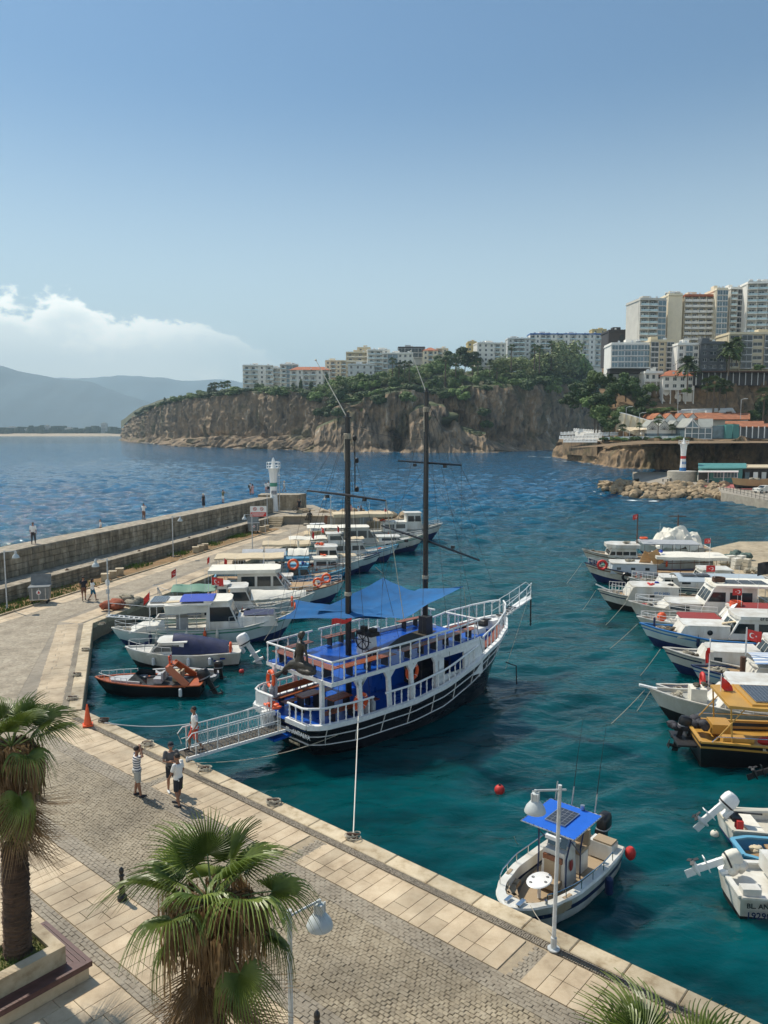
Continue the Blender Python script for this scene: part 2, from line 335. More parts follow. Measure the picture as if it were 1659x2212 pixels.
# coping stones along the water, each its own block
def slab_mesh(w, l, h, nm, matn, bev=.012, jit=0):
    b = MB(); x, y = w / 2, l / 2
    lo = [(-x, -y), (x, -y), (x, y), (-x, y)]
    def q(k,ins,z):return(lo[k][0]-math.copysign(ins,lo[k][0]),lo[k][1]-math.copysign(ins,lo[k][1]),z)
    r0=[b.P(q(k,0,-h))for k in range(4)];r1=[b.P(q(k,0,-bev))for k in range(4)];r2=[b.P(q(k,bev,random.uniform(-jit,jit)))for k in range(4)]
    b.skin([r0, r1, r2], 0, cap=False); b.F(r2); return b.mesh(nm, matn, 0)
ANG = atan2(EU.y, EU.x)
cop_mesh = [slab_mesh(w, .58, .35, 'coping_stone', 'coping_stone', .025) for w in (1.3, 1.5, 1.7)]
paving=MB().poly([Q(-2,.5,QZ-.031),Q(45,.5,QZ-.031),Q(45,16,QZ-.031),Q(-2,16,QZ-.031)]).build('pavement','quay_bed',smooth=0);setting(paving)
def along(a, b, meshes, wid, off, name, parent, d=0.3):
    a=Vector(a[:2]);b=Vector(b[:2]);dr=(b-a).normalized();nr=Vector((dr.y,-dr.x));l=(b-a).length;s=0;an=atan2(dr.y,dr.x)
    while s < l - .3:
        k = random.randrange(len(meshes)); w = wid[k]; p = a + dr * (s + w / 2) + nr * off
        put(name,meshes[k],parent,(p.x,p.y,QZ+.03+random.uniform(-.006,.006)),an+random.uniform(-.004,.004));s+=w+.015
along(Q(34, 0), CORN, cop_mesh, (1.3, 1.5, 1.7), -.27, 'coping_stone', quay)
along(CORN, DD, cop_mesh, (1.3, 1.5, 1.7), -.27, 'coping_stone', quay)
along(DD, EE, cop_mesh, (1.3, 1.5, 1.7), -.27, 'coping_stone', quay)
def strip(a, b, d0, d1, z, m, name, parent=None):
    a = Vector(a[:2]); b = Vector(b[:2]); dr = (b - a).normalized(); nr = Vector((-dr.y, dr.x))
    return MB().poly([(*(a+nr*d0),z),(*(b+nr*d0),z),(*(b+nr*d1),z),(*(a+nr*d1),z)]).build(name,m,parent,smooth=0)
# near promenade: pebble gutter as real pebbles near the viewer
pb = MB()
def add_stone(b, c, w, l, h, rz, jz=.004, m=0):
    R = Matrix.Rotation(rz, 3, 'Z'); x, y = w / 2, l / 2; c = Vector(c); cs = []
    for (i, z, k) in (((1, 1), -h, 1), ((1, 1), -.008, 1), ((1, 1), 0, .78)):
        cs.append([b.P(c+R@Vector((sx*x*k+random.uniform(-.06,.06)*w,sy*y*k+random.uniform(-.06,.06)*l,z+(random.uniform(-jz,jz)if k<1 else 0))))for sx,sy in((-1,-1),(1,-1),(1,1),(-1,1))])
    b.skin(cs, m, cap=False); b.F(cs[-1], m)
u = -1.0
while u < 27:
    for k in range(5):add_stone(pb,Q(u+random.uniform(-.01,.01),.60+.047*k,QZ+.008),.045,.04,.03,ANG+random.uniform(-.3,.3),.004)
    u += .055
o = pb.build('pebble_strip', 'pebbles', paving, smooth=0); o['kind'] = 'stuff'
# travertine slabs near the viewer (parts), the rest in one mesh
slabs = []
def band(u0, u1, d0, d1, wv, lens, cross=()):
    u = u0
    while u < u1:
        w = random.choice(wv)
        if any(abs(u + w / 2 - c) < .32 for c in cross):
            u += .1; continue
        d = d0
        while d < d1 - .05:
            l = min(random.choice(lens), d1 - d)
            if d1 - d - l < .25: l = d1 - d
            slabs.append((u + w / 2, d + l / 2, w - .012, l - .012)); d += l
        u += w
CR = (-.3, 7.15, 14.55, 22.15)
band(-1.6, 27, .86, 2.2, (.34, .42, .5), (.7, .9, 1.34), CR)
band(1.5, 21, 6.28, 7.84, (.36, .45), (.6, .8, 1.0), (17.9,))
band(8.5, 21, 8.24, 13, (.36, .45, .5), (.7, .9, 1.2))
slabs.sort(key=lambda q: (Q(q[0], q[1]) - Vector((0, 0, 13))).length)
rest = MB(); smeshes = {}
for k, (u, d, w, l) in enumerate(slabs):
    if k < 300:
        key = (round(w, 2), round(l, 1))
        if key not in smeshes: smeshes[key] = slab_mesh(w, l, .03, 'paving_slab', 'travertine', .006)
        put('paving_slab',smeshes[key],paving,Q(u,d,QZ+random.uniform(-.003,.003)),ANG,sc=(1,l/smeshes[key]['l']if 'l' in smeshes[key]else 1,1))
        smeshes[key]['l'] = smeshes[key].get('l', l)
    else: add_stone(rest, Q(u, d, QZ), w * 1.0, l * 1.0, .03, ANG, .001)
o = rest.build('paving_slab', 'travertine', paving, smooth=0); o['kind'] = 'stuff'
# small grey pavers: borders and cross joints; cobbles between
def on_planter(u, d): return False
pv = MB()
def rows(b, u0, u1, d0, d1, su, sdd, jz=.004, jit=.0, lim=None, coll=None):
    d = d0 + sdd / 2; r = 0
    while d < d1:
        u = u0 + (su / 2 if r % 2 else 0)
        while u < u1:
            w=su*random.uniform(.92,.98);q=(u+random.uniform(-jit,jit),d+random.uniform(-jit,jit),w,sdd*random.uniform(.9,.97))
            if coll is not None: coll.append(q)
            else: add_stone(b, Q(q[0], q[1]), q[2], q[3], .03, ANG + random.uniform(-.04, .04), jz)
            u += su
        d += sdd; r += 1
rows(pv, -3, 27, 2.22, 2.84, .2, .105)
rows(pv, 1, 24, 5.66, 6.26, .2, .12)
rows(pv, 3, 22, 7.86, 8.22, .2, .12)
for c in CR: rows(pv, c - .16, c + .2, .88, 2.2, .12, .12)
rows(pv, 17.8, 18.1, 6.3, 7.84, .12, .12)
o = pv.build('paver', 'paver', paving, smooth=0); o['kind'] = 'stuff'
cob = []; rows(None, 1, 27, 2.86, 5.66, .135, .108, .006, .008, coll=cob)
cob.sort(key=lambda q: (Q(q[0], q[1]) - Vector((0, 0, 13))).length - (30 if G is None else 0))
def inview(p):
    d = p - Vector((0, 0, HC)); z = d.y * cos(TH) - d.z * sin(TH); v = d.y * sin(TH) + d.z * cos(TH)
    return z > 0 and abs(d.x / z * FPX) < 860 and abs(v / z * FPX) < 1130
cob = [q for q in cob if inview(Q(q[0], q[1]))]
cm = []
for k in range(8):
    b = MB(); add_stone(b, (0, 0, 0), .127, .101, .03, 0, .004); cm.append(b.mesh('cobblestone', 'cobble', 0))
b = MB()
for k, (u, d, w, l) in enumerate(cob):
    if k<300:put('cobblestone',cm[k%8],paving,Q(u,d,QZ+random.uniform(-.006,.006)),ANG+random.uniform(-.06,.06))
    else:add_stone(b,Q(u,d,QZ+random.uniform(-.004,.004)),w,l,.03,ANG+random.uniform(-.05,.05),.006)
o = b.build('cobblestone', 'cobble', paving, smooth=0); o['kind'] = 'stuff'
# sheets beyond the reach of single stones
zz = QZ
far_cobbles=MB().poly([Q(3,2.86,zz),Q(3,5.66,zz),Q(1,5.66,zz),Q(-2.2,9.5,zz),(-25.5,50.2,zz),(-20.43,74.92,zz),(-13.6,98.3,zz),(-13.4,104,zz),(-9.2,104,zz),(-15.9,75.5,zz),(-21.7,50.3,zz),Q(-3,2.86,zz)]).build('cobbled_road','cobble_far',smooth=0);setting(far_cobbles)
stone_far = MB()
E2=(DD-CORN).normalized();E3=(EE-DD).normalized();N2=Vector((-E2.y,E2.x,0));N3=Vector((-E3.y,E3.x,0))
# slab band behind the coping on the two far legs, and by the wall
def laid(P0, D0, N0, length, d0, d1, w, dl, name='paving_slab'):
    b = MB(); s = 0; an = atan2(D0.y, D0.x)
    while s < length:
        d = d0
        while d < d1 - .05:
            l=min(random.choice(dl),d1-d);c=P0+D0*(s+w/2)+N0*(d+l/2);add_stone(b,(c.x,c.y,QZ+.004),w*.985,l*.985,.03,an,.002);d+=l
        s += w
    o = b.build(name, 'travertine', stone_road, smooth=0); o['kind'] = 'stuff'
stone_road=MB().poly([(-60,20,QZ-.02),(-16,20,QZ-.02),(-19,49,QZ-.02),(-6.2,104,QZ-.02),(-13,104,QZ-.02),(-60,60,QZ-.02)]).build('pier_pavement','paver',smooth=0)
bpy.data.objects.remove(stone_road)
stone_road=MB().poly([CORN+N2*.55-Vector((0,0,.01)),DD+N2*.55-Vector((0,0,.01)),EE+N3*.55-Vector((0,0,.01)),(-9.3,104,QZ-.01),(-16,75.5,QZ-.01),(-22,50,QZ-.01),Q(-3,2.9,QZ-.01)]).build('pier_pavement','paver',smooth=0);setting(stone_road)
laid(CORN + E2 * .6, E2, N2, (DD - CORN).length - .6, .86, 2.15, .42, (.7, .9))
laid(DD - E3 * .1, E3, N3, (EE - DD).length, .86, 2.3, .42, (.7, .9))
strip(CORN,DD,.56,.84,QZ,'pebble_strip','pebble_gutter',stone_road);strip(DD,EE,.56,.84,QZ,'pebble_strip','pebble_gutter',stone_road)
# slab walk and planting strip below the breakwater
wb = MB(); s = -40
while s < 46:
    for d in (-3.75, -3.05):
        c = Wp(s, d); add_stone(wb, (c[0], c[1], QZ + .006), .98, .68, .03, atan2(WLD.y, WLD.x), .002)
    s += 1.0
walk = wb.build('footpath', 'travertine', smooth=0); setting(walk)
kb = MB()
for s0,s1 in((-40,7),(8.2,19),(21,44)):kb.beam((*Wp(s0,-2.62),QZ+.03),(*Wp(s1,-2.62),QZ+.03),.12,.16)
setting(kb.build('kerb', 'coping_stone', smooth=0))
mat('dry_soil', (.30, .17, .07), .95, scale=1.2, c2=(.17, .115, .05), bump=.5, bscale=8, var=.1)
soil=MB().grid(lambda a,b_:Vector((*Wp(-40+86*a,-2.56+2.55*b_),QZ+.03+.09*fbm((a*60,b_*3,0))+.05*b_)),160,6).build('soil','dry_soil');setting(soil)
mat('grass', (.13, .20, .03), .8, scale=5, c2=(.07, .13, .02), var=.2)
gb = MB()
for k in range(5200):
    s = random.uniform(-24, 9.5); d = -2.5 + 2.3 * random.random()
    if s > 3 and random.random() < (s - 3) / 7: continue
    x, y = Wp(s, d); h = random.uniform(.06, .16); a = random.uniform(0, pi); w = .05
    gb.poly([(x-w*cos(a),y-w*sin(a),QZ+.06),(x+w*cos(a),y+w*sin(a),QZ+.06),(x+random.uniform(-.06,.06),y+random.uniform(-.06,.06),QZ+.1+h)])
for k in range(900):
    s=random.choice((16.5,24,31,37,39))+random.gauss(0,.7);d=random.uniform(-1.6,-.1);x,y=Wp(s,d);h=random.uniform(.08,.35);a=random.uniform(0,pi);w=.05
    gb.poly([(x-w*cos(a),y-w*sin(a),QZ+.06),(x+w*cos(a),y+w*sin(a),QZ+.06),(x+random.uniform(-.1,.1),y+random.uniform(-.1,.1),QZ+.1+h)])
o=gb.build('grass','grass',smooth=0);tag(o,'green grass growing in the strip below the breakwater wall','grass',kind='stuff')
# ================================================================== breakwater: lower terrace wall and high wall
def wall_material(name, a, b_, c, bw, bh):
    m, t, bs = nodes_of(name); N = t.nodes.new; K = t.links.new
    g=N('ShaderNodeNewGeometry');mp=N('ShaderNodeMapping');mp.inputs['Rotation'].default_value=(0,0,-1.306);K(g.outputs['Position'],mp.inputs[0])
    n=N('ShaderNodeTexNoise');n.inputs['Scale'].default_value=1.1;n.inputs['Detail'].default_value=8;n.inputs['Roughness'].default_value=.7;K(mp.outputs[0],n.inputs['Vector'])
    r=N('ShaderNodeValToRGB');e=r.color_ramp.elements;e[0].position=.3;e[0].color=(*a,1);e[1].position=.72;e[1].color=(*c,1);x=e.new(.52);x.color=(*b_,1);K(n.outputs[0],r.inputs[0])
    st=N('ShaderNodeMapping');st.inputs['Scale'].default_value=(2.2,2.2,.25);K(mp.outputs[0],st.inputs[0])
    n2=N('ShaderNodeTexNoise');n2.inputs['Scale'].default_value=1.0;n2.inputs['Detail'].default_value=5;K(st.outputs[0],n2.inputs['Vector'])
    m2=N('ShaderNodeMapRange');K(n2.outputs[0],m2.inputs[0]);m2.inputs[1].default_value=.35;m2.inputs[2].default_value=.65;m2.inputs[3].default_value=.6;m2.inputs[4].default_value=1.2
    hs=N('ShaderNodeHueSaturation');K(r.outputs[0],hs.inputs['Color']);K(m2.outputs[0],hs.inputs['Value']);K(hs.outputs[0],bs.inputs['Base Color']);bs.inputs['Roughness'].default_value=.9
    bp=N('ShaderNodeBump');bp.inputs['Strength'].default_value=.7;bp.inputs['Distance'].default_value=.08;K(n.outputs[0],bp.inputs['Height']);K(bp.outputs[0],bs.inputs['Normal']);MATS[name]=m
wall_material('breakwater_face', (.17, .135, .09), (.28, .23, .16), (.45, .39, .30), 1, 1)
wall_material('breakwater_top', (.26, .22, .16), (.36, .31, .235), (.42, .37, .29), 1, 1)
bw=thing('breakwater','long weathered stone breakwater wall with a low terrace along its foot','sea wall',(0,0,0))
def wblock(s0, s1, d0, d1, z0, z1, h0=0):
    b = MB(); a = [Wp(s0, d0), Wp(s1, d0), Wp(s1, d1), Wp(s0, d1)]
    b.prism(a, z0, z1, 0, 1); return b
# core of the mound
wblock(-76, 56, 2.72, 5.4, -4, 4.19).build('core', ['breakwater_face', 'breakwater_top'], bw, 0)
wblock(-76, 47.5, .06, 2.76, -1, 2.16).build('terrace', ['breakwater_face', 'breakwater_top'], bw, 0)
# facing stones of the lower and upper walls
bl_m = []
for w, h in ((.8, .36), (1.0, .36), (1.2, .36), (1.1, .5), (1.4, .5), (.9, .5)):
    b = MB(); x, z, dpt = w / 2 - .012, h / 2 - .012, .1
    f = [(-x, z * -1), (x, -z), (x, z), (-x, z)]
    r0=[b.P((p[0],.0,p[1]))for p in f];r1=[b.P((p[0],-dpt,p[1]))for p in f];r2=[b.P((p[0]*.94,-dpt-.03+random.uniform(-.012,.012),p[1]*.88))for p in f]
    b.skin([r0,r1,r2],0,cap=False);b.F(r2);bl_m.append((w,h,b.mesh('stone_block','breakwater_face',0)))
an = atan2(WLD.y, WLD.x)
def facing(s0, s1, d, z0, z1, kinds, maxn, stuffname):
    b = MB(); z = z0; n = 0; rest_ = MB(); cells = []
    h = bl_m[kinds[0]][1]; rws = int(round((z1 - z0) / h)); hh = (z1 - z0) / rws
    for r in range(rws):
        s = s0 - random.uniform(0, .6)
        while s < s1:
            k=random.choice(kinds);cells.append((s+bl_m[k][0]/2,z0+hh*(r+.5),k,hh/h));s+=bl_m[k][0]
    cells.sort(key=lambda c: abs(c[0] - 4))
    for i, (s, z, k, f) in enumerate(cells):
        x, y = Wp(s, d)
        if i < maxn: put('stone_block', bl_m[k][2], bw, (x, y, z), an, sc=(1, 1, f))
        else:
            mm=bl_m[k][2];M4=Matrix.Translation((x,y,z))@Matrix.Rotation(an,4,'Z')@Matrix.Diagonal((1,1,f,1));o0=len(rest_.v)
            rest_.v+=[tuple(M4@v.co)for v in mm.vertices];rest_.f+=[tuple(o0+q for q in p.vertices)for p in mm.polygons];rest_.m+=[0]*len(mm.polygons)
    if rest_.v:
        o = rest_.build('stone_block', 'breakwater_face', bw, 0); o['kind'] = 'stuff'
facing(-14, 47.4, .08, QZ + .02, 2.16, (0, 1, 2), 130, '')
facing(-14, 55, 2.74, 2.16, 4.19, (3, 4, 5), 165, '')
tp = MB(); s = -30
while s < 56:
    w=random.choice((1.6,2.0,2.4));c=Wp(s+w/2,3.72);tp.M=Matrix.Translation((c[0],c[1],4.23))@Matrix.Rotation(an,4,'Z');tp.box((0,0,0),(w-.02,2.1+random.uniform(-.03,.03),.1));s+=w
tp.M = Matrix(); o = tp.build('top_slab', 'breakwater_top', bw, 0)
tp = MB(); s = -30
while s < 47.4:
    w=random.choice((1.2,1.5,1.8));c=Wp(s+w/2,.3);tp.M=Matrix.Translation((c[0],c[1],2.19))@Matrix.Rotation(an,4,'Z');tp.box((0,0,0),(w-.02,.75,.08));s+=w
tp.M = Matrix(); tp.build('terrace_edge_slab', 'breakwater_top', bw, 0)
# rocks on the sea side foot
# iron mooring rings on the terrace edge
mat('rust', (.10, .05, .03), .8, .3, scale=10)
for s in (-9, 8, 18.5, 28, 37):
    c=Wp(s,.35);r=thing('mooring_ring','rusty iron ring on the breakwater terrace, '+{-9:'nearest, at the left edge',8:'beside the grass strip',18.5:'between the two cube trios',28:'right of the scooter lamp',37:'farthest, near the notice'}[s],'mooring ring',(c[0],c[1],2.24),group='rusty rings along the breakwater terrace')
    MB().torus((0,0,.03),.13,.03).build('ring','rust',r);MB().lathe([(.05,0),(.05,.12),(.07,.14)],n=8).build('stud','rust',r)
# raised end platform, its cross wall and steps
plat=thing('end_platform','raised concrete platform with cross wall and steps at the end of the pier','platform',(0,0,0))
pz = 2.2
b=MB();b.prism([(-13.75,104.2),(-3.4,104.35),(-1.5,107),(-8,112),(-11.2,121),(-18,121),Wp(46.5,0),Wp(47.5,0),(-16.0,104.2)],-3,pz-.08,0,1);b.build('terrace',['concrete','breakwater_top'],plat,0)
b=MB();b.beam((-13.75,104.15,pz-.02),(-3.4,104.3,pz-.02),.55,.14);b.build('coping','coping_stone',plat,0)
for k in range(6):
    b=MB();b.box((-14.9,101.0+.5*k+.25,QZ+.09+.18*k-.3),(2.5,.52,.6));b.build('step','coping_stone',plat,0)
# end wall behind the lighthouse
b = MB(); p0 = Vector((-17.3, 114.5, 0)); p1 = G(648, 1065, 4.4)
b.prism([(-18.6,113.0),(p1.x,113.2),(p1.x+.9,116.0),(-18.6,116.5)],-1,4.35,0,1);o=b.build('end_wall',['breakwater_face','breakwater_top'],bw,0)
# boulders
mat('boulder', (.40, .30, .18), .9, scale=.9, c2=(.22, .165, .105), bump=.8, bscale=3, var=.25)
bm_ = []
for k in range(8):
    b = MB(); sx, sy, sz = random.uniform(.8, 1.2), random.uniform(.7, 1.1), random.uniform(.55, .8); pts = []
    bmm = bmesh.new(); bmesh.ops.create_icosphere(bmm, subdivisions=2, radius=1)
    for v in bmm.verts:
        q = v.co.copy(); ds = 1 + .35 * noise.noise(q * 1.1 + Vector((k * 7, 0, 0))); q *= ds
        for pl in range(7):
            nn=Vector((sin(pl*2.4+k),cos(pl*1.7+k*2),sin(pl*3.1+k*1.3))).normalized();t_=q.dot(nn)-.72
            if t_ > 0: q -= nn * t_
        v.co = Vector((q.x * sx, q.y * sy, q.z * sz))
    me=bpy.data.meshes.new('boulder');bmm.to_mesh(me);bmm.free();me.materials.append(MATS['boulder']);me.shade_smooth();me.set_sharp_from_angle(angle=radians(28));bm_.append(me)
def rubble(parent, pts, r0, r1):
    for p in pts:
        s=random.uniform(r0,r1);put('boulder',random.choice(bm_),parent,p,(random.uniform(-.5,.5),random.uniform(-.5,.5),random.uniform(0,6.28)),(s,s*random.uniform(.7,1),s*random.uniform(.7,1)))
rb=setting(MB().prism([(-11.5,108),(-4,105.6),(0,106),(3.5,110),(-2,118),(-12,121)],-4,1.3).build('rubble_mound','boulder',smooth=0))
pts = []
for k in range(85):
    t_=random.random();s=random.random();c=Vector((lerp(-12.5,3.0,t_),lerp(108.5,109,t_),0))+Vector((0,lerp(0,8,s),0));pts.append((c.x,c.y,1.9-.8*max(0,t_-.6)-1.2*s*s+random.uniform(-.2,.35)))
rubble(rb, pts, .5, 1.1)
pts=[(x,y,random.uniform(-.2,.6))for s in range(-44,56,2)for(x,y)in(Wp(s+random.uniform(-.6,.6),random.uniform(5.4,6.6)),)]
rubble(rb, pts, .7, 1.2)
# ================================================================== hull forms
def interp(tab, x):
    if x <= tab[0][0]: return tab[0][1]
    for (a, b), (c, d) in zip(tab, tab[1:]):
        if x <= c: t = (x - a) / (c - a); t2 = t * t * (3 - 2 * t) * .35 + t * .65; return b + (d - b) * t2
    return tab[-1][1]
class Hull:
    """sheer line (x -> half breadth, x -> height) carried down to a keel"""
    def __init__(s, hw, sh, keel=-.5, kw=((-1, .8), (0, .9), (1, .55)), rake=1.0, L=10, chine=False, srake=0):
        s.srake=srake;s.hw=hw;s.sh=sh;s.keel=keel;s.kw=kw;s.rake=rake;s.L=L;s.x0=hw[0][0];s.x1=hw[-1][0];s.chine=chine
    def pt(s, x, z, side=1):
        """hull surface at station x (measured along the sheer) and height z"""
        sh=interp(s.sh,x);w=interp(s.hw,x);xn=2*(x-s.x0)/(s.x1-s.x0)-1;k=interp(s.kw,xn)
        t = max(0, min(1, (z - s.keel) / (sh - s.keel))); tw = max(.001, (0 - s.keel) / (sh - s.keel))
        if t > tw: u = (t - tw) / (1 - tw); y = w * (k + (1 - k) * (u ** (.8 if s.chine else 1.3)))
        else: u = t / tw; y = w * k * (u ** .5)
        f=max(0,xn)**3;xs=x-s.rake*f*(1-t)**1.2+s.srake*max(0,-xn-.55)/.45*(1-t)**1.3
        return Vector((xs, side * y, z))
    def build(s, mb, bands, n=26, inner=None):
        """bands: list of (depth below sheer, material) from the sheer down; the last one runs to the keel"""
        xs = [s.x0 + (s.x1 - s.x0) * (1 - (1 - i / n) ** 1.25) for i in range(n + 1)]
        for side in (1, -1):
            prev = None
            for x in xs:
                sh = interp(s.sh, x); zs = [sh]; ms = []
                for d, m in bands:
                    z = max(s.keel + .02, sh - d) if d is not None else s.keel
                    if d is None:
                        for q in(.66,.33):zs.append(s.keel+(zs[-1]-s.keel)*q if q==.66 else s.keel+(z0_-s.keel)*.3);ms.append(m);z0_=zs[-2]
                    zs.append(z); ms.append(m); z0_ = z
                col = [mb.P(s.pt(x, z, side)) for z in zs]
                if prev:
                    for j,m in enumerate(ms):mb.F((prev[j],col[j],col[j+1],prev[j+1])if side<0 else(prev[j+1],col[j+1],col[j],prev[j]),m)
                else: first = col
                prev = col
            if side == 1: fl = first
            else:
                for j, m in enumerate(ms): mb.F((fl[j], fl[j + 1], first[j + 1], first[j]), m)
        return mb
    def deck(s, mb, dz, m=0, n=20, x0=None, x1=None, ins=.02):
        x0 = s.x0 if x0 is None else x0; x1 = s.x1 if x1 is None else x1; pr = None
        for i in range(n + 1):
            x=lerp(x0,x1,i/n);z=(interp(s.sh,x)+dz)if not callable(dz)else dz(x);a=s.pt(x,z,1);b=s.pt(x,z,-1);a.y=max(.0,a.y-ins);b.y=min(0,b.y+ins)
            c = (mb.P(a), mb.P(b))
            if pr: mb.F((pr[0], pr[1], c[1], c[0]), m)
            pr = c
        return mb
    def line(s, dz, off=.0, n=30, x0=None, x1=None, side=1, absz=None):
        x0 = s.x0 if x0 is None else x0; x1 = s.x1 if x1 is None else x1; o = []
        for i in range(n + 1):
            x=lerp(x0,x1,i/n);z=absz if absz is not None else interp(s.sh,x)+dz;p=s.pt(x,min(z,interp(s.sh,x)),side);p.z=z;p.y+=side*off;o.append(p)
        return o
    def gunwale(s, mb, w=.08, h=.07, m=0, dz=0, n=30, x0=None, x1=None):
        for sd in (1, -1):
            L_ = s.line(dz, 0, n, x0, x1, sd)
            for a, b in zip(L_, L_[1:]): mb.beam(a, b + (b - a) * .04, w, h, m)
        if x0 is None or x0==s.x0:a=s.pt(s.x0,interp(s.sh,s.x0),1);b=s.pt(s.x0,interp(s.sh,s.x0),-1);mb.beam(a+Vector((0,0,dz)),b+Vector((0,0,dz)),w,h,m)
        return mb
mat('hull_black', (.013, .014, .018), .28, .3, scale=.8, bump=.06, bscale=3, stretch=(.4, 1, 3))
mat('antifoul_blue',(.01,.025,.10),.6,.25);mat('antifoul_black',(.012,.013,.014),.6,.25);mat('antifoul_red',(.20,.03,.02),.6,.2)
mat('bronze', (.035, .03, .022), .45, .35, scale=5, bump=.4, bscale=20)
mat('rug', (.045, .04, .03), .95, .25, scale=9)
mat('varnish', (.26, .075, .03), .3, .3, scale=2.5, stretch=(.6, 9, 9))
def lifebuoy(loc, rz=0, tilt=0, label='', R=.34, col='orange'):
    t=thing('lifebuoy',label,'lifebuoy',loc,rz,'orange lifebuoys on the boats');t.rotation_euler=(tilt,0,rz)
    MB().torus((0, 0, 0), R, .085, 0, 18, 8, 'y').build('ring', col, t)
    b = MB()
    for k in range(4):a=pi/4+k*pi/2;b.M=Matrix.Rotation(a,4,'Y');b.torus((R,0,0),.092,.012,0,8,4,'z',1)
    b.build('reflective_band', 'white', t); return t
# ================================================================== the two-masted excursion boat
GX, GY, GR = 1.05, 36.8, radians(45.2)
gul=thing('excursion_boat','large two-masted black excursion boat with blue decks, moored stern to the quay','boat',(GX,GY,0),GR)
H=Hull([(-7.7,1.75),(-7.55,2.0),(-7.0,2.22),(-5,2.36),(-2,2.45),(1,2.4),(3,2.25),(5,1.85),(6.5,1.25),(7.5,.6),(8.0,.06)],
         [(-7.7,1.62),(-5,1.48),(-2,1.45),(0,1.6),(2,2.0),(4,2.5),(6,2.85),(8,3.2)],keel=-.9,kw=((-1,.62),(-.7,.84),(0,.93),(.5,.78),(1,.3)),rake=2.0,srake=1.7)
b = H.build(MB(), [(.0001, 1), (.52, 0), (.98, 0), (None, 0)], 34)
# stern closes with a curved counter
b.build('hull', ['hull_black', 'rail_white'], gul)
b = MB()
for sd in (1, -1):
    for dz, r in ((-.46, .024), (-.95, .024)): b.tube(H.line(dz, .02, 40, side=sd), r, 6)
    for k in range(9):
        x=-7.0+k*1.6;s0=interp(H.sh,x);b.tube([H.pt(x,s0-.02,sd)+Vector((0,sd*.02,0)),H.pt(x-.05,s0-.5,sd)+Vector((0,sd*.03,0)),H.pt(x-.1,s0-.97,sd)+Vector((0,sd*.03,0))],.02,5)
for dz in (-.46, -.95):
    s0 = H.sh[0][1] + dz; b.tube([H.pt(-7.7, s0, 1), H.pt(-7.7, s0, -1)], .045, 6)
b.build('rubbing_strake', 'rail_white', gul)
b = MB()
for sd in (1, -1):
    L_ = H.line(.06, .02, 44, side=sd)
    if sd == 1: LP = L_
    for p, q in zip(L_, L_[1:]): b.beam(p, q + (q - p) * .05, .2, .2)
for y0, y1 in ((-1.75, -.45), (.45, 1.75)): b.beam((-7.7, y0, 1.68), (-7.7, y1, 1.68), .2, .2)
b.build('bulwark', 'rail_white', gul)
H.deck(MB(),lambda x:interp([(-7.7,1.42),(2.6,1.42),(2.9,2.15),(8,2.75)],x),0,30).build('main_deck','deck_blue',gul,0)
b = MB(); b.box((-7.95, 0, .95), (.9, 1.0, .1), 0); b.build('stern_step', 'deck_blue', gul)
b = MB()
b.box((-7.9, .62, 1.45), (.6, .2, .8), 0)
b.box((-7.6, 1.25, 1.9), (.25, .9, .9)); b.build('gangway_posts', 'rail_white', gul)
b=MB();b.box((-7.2,0,-.3),(.3,.12,1.0));b.box((-7.55,0,-.3),(.5,.1,.9));b.build('rudder','hull_black',gul)
# turned balusters, one mesh shared by all
def baluster_mesh(h, nm='baluster'):
    return MB().lathe([(.035,0),(.035,h*.12),(.022,h*.2),(.045,h*.36),(.03,h*.5),(.045,h*.64),(.022,h*.8),(.035,h*.88),(.035,h)],n=7).mesh(nm,'rail_white')
balm = {h: baluster_mesh(h) for h in (.68, .86)}
def railing(path, h, name, step, parent, lean=0, r=.05):
    """top rail on turned balusters along a polyline"""
    top = [p + Vector((0, 0, h)) for p in path]; rl = MB().tube(top, r, 7).build(name, 'rail_white', parent)
    bm2 = balm[h]; acc = 0; last = -1
    for a, b_ in zip(path, path[1:]):
        l = (b_ - a).length; s = (step - acc) if last >= 0 else step * .3
        while s < l:
            put('baluster', bm2, rl, a + (b_ - a) * (s / l)); s += step; last = s
        acc = l - (s - step)
    return rl
mr_stb = [p + Vector((0, .05, .1)) for p in H.line(.04, 0, 30, -7.65, 3.0, -1)]
mr_stb = [Vector((-7.68, -.5, 1.72)), Vector((-7.7, -1.5, 1.72))] + mr_stb
railing(mr_stb[:12], .68, 'rail', .42, gul); railing(mr_stb[13:], .68, 'rail', .42, gul)
mr_prt=[Vector((-7.68,.5,1.72)),Vector((-7.7,1.5,1.72))]+[p+Vector((0,-.05,.1))for p in H.line(.04,0,30,-7.65,3.0,1)]
railing(mr_prt, .68, 'rail', .42, gul)
# bow rail, all the way round
for sd in (-1, 1):
    bp_=[p+Vector((0,-sd*.05,.1))for p in H.line(.04,0,22,3.4,7.9,sd)];railing(bp_,.86,'rail',.45,gul)
# pillars with brackets that carry the upper deck
UD = 3.42
pil = MB(); pil.beam((0, 0, 0), (-.12, 0, 1.72), .14, .2, up=(1, 0, 0))
pil.M = Matrix()
for k in range(5):t_=k/5;pil.beam((-.12-.32*(1-t_)**2*0+.0,0,1.25+.0),(-.12-.28*(1-t_),0,1.72),.13,.05,up=(1,0,0));pil.beam((-.1,0,1.25),(.05+.28*(1-t_),0,1.72),.13,.05,up=(1,0,0))
pm = pil.mesh('pillar', 'rail_white')
for x in (-5.1, -3.35, -1.9, -.2):
    for sd in (-1, 1): put('pillar', pm, gul, (x, sd * 2.2, 1.55))
for sd in (-1, 1):
    b = MB(); b.box((-6.75, sd * 1.6, 2.4), (.16, .16, 2.0)); b.build('pillar', 'rail_white', gul)
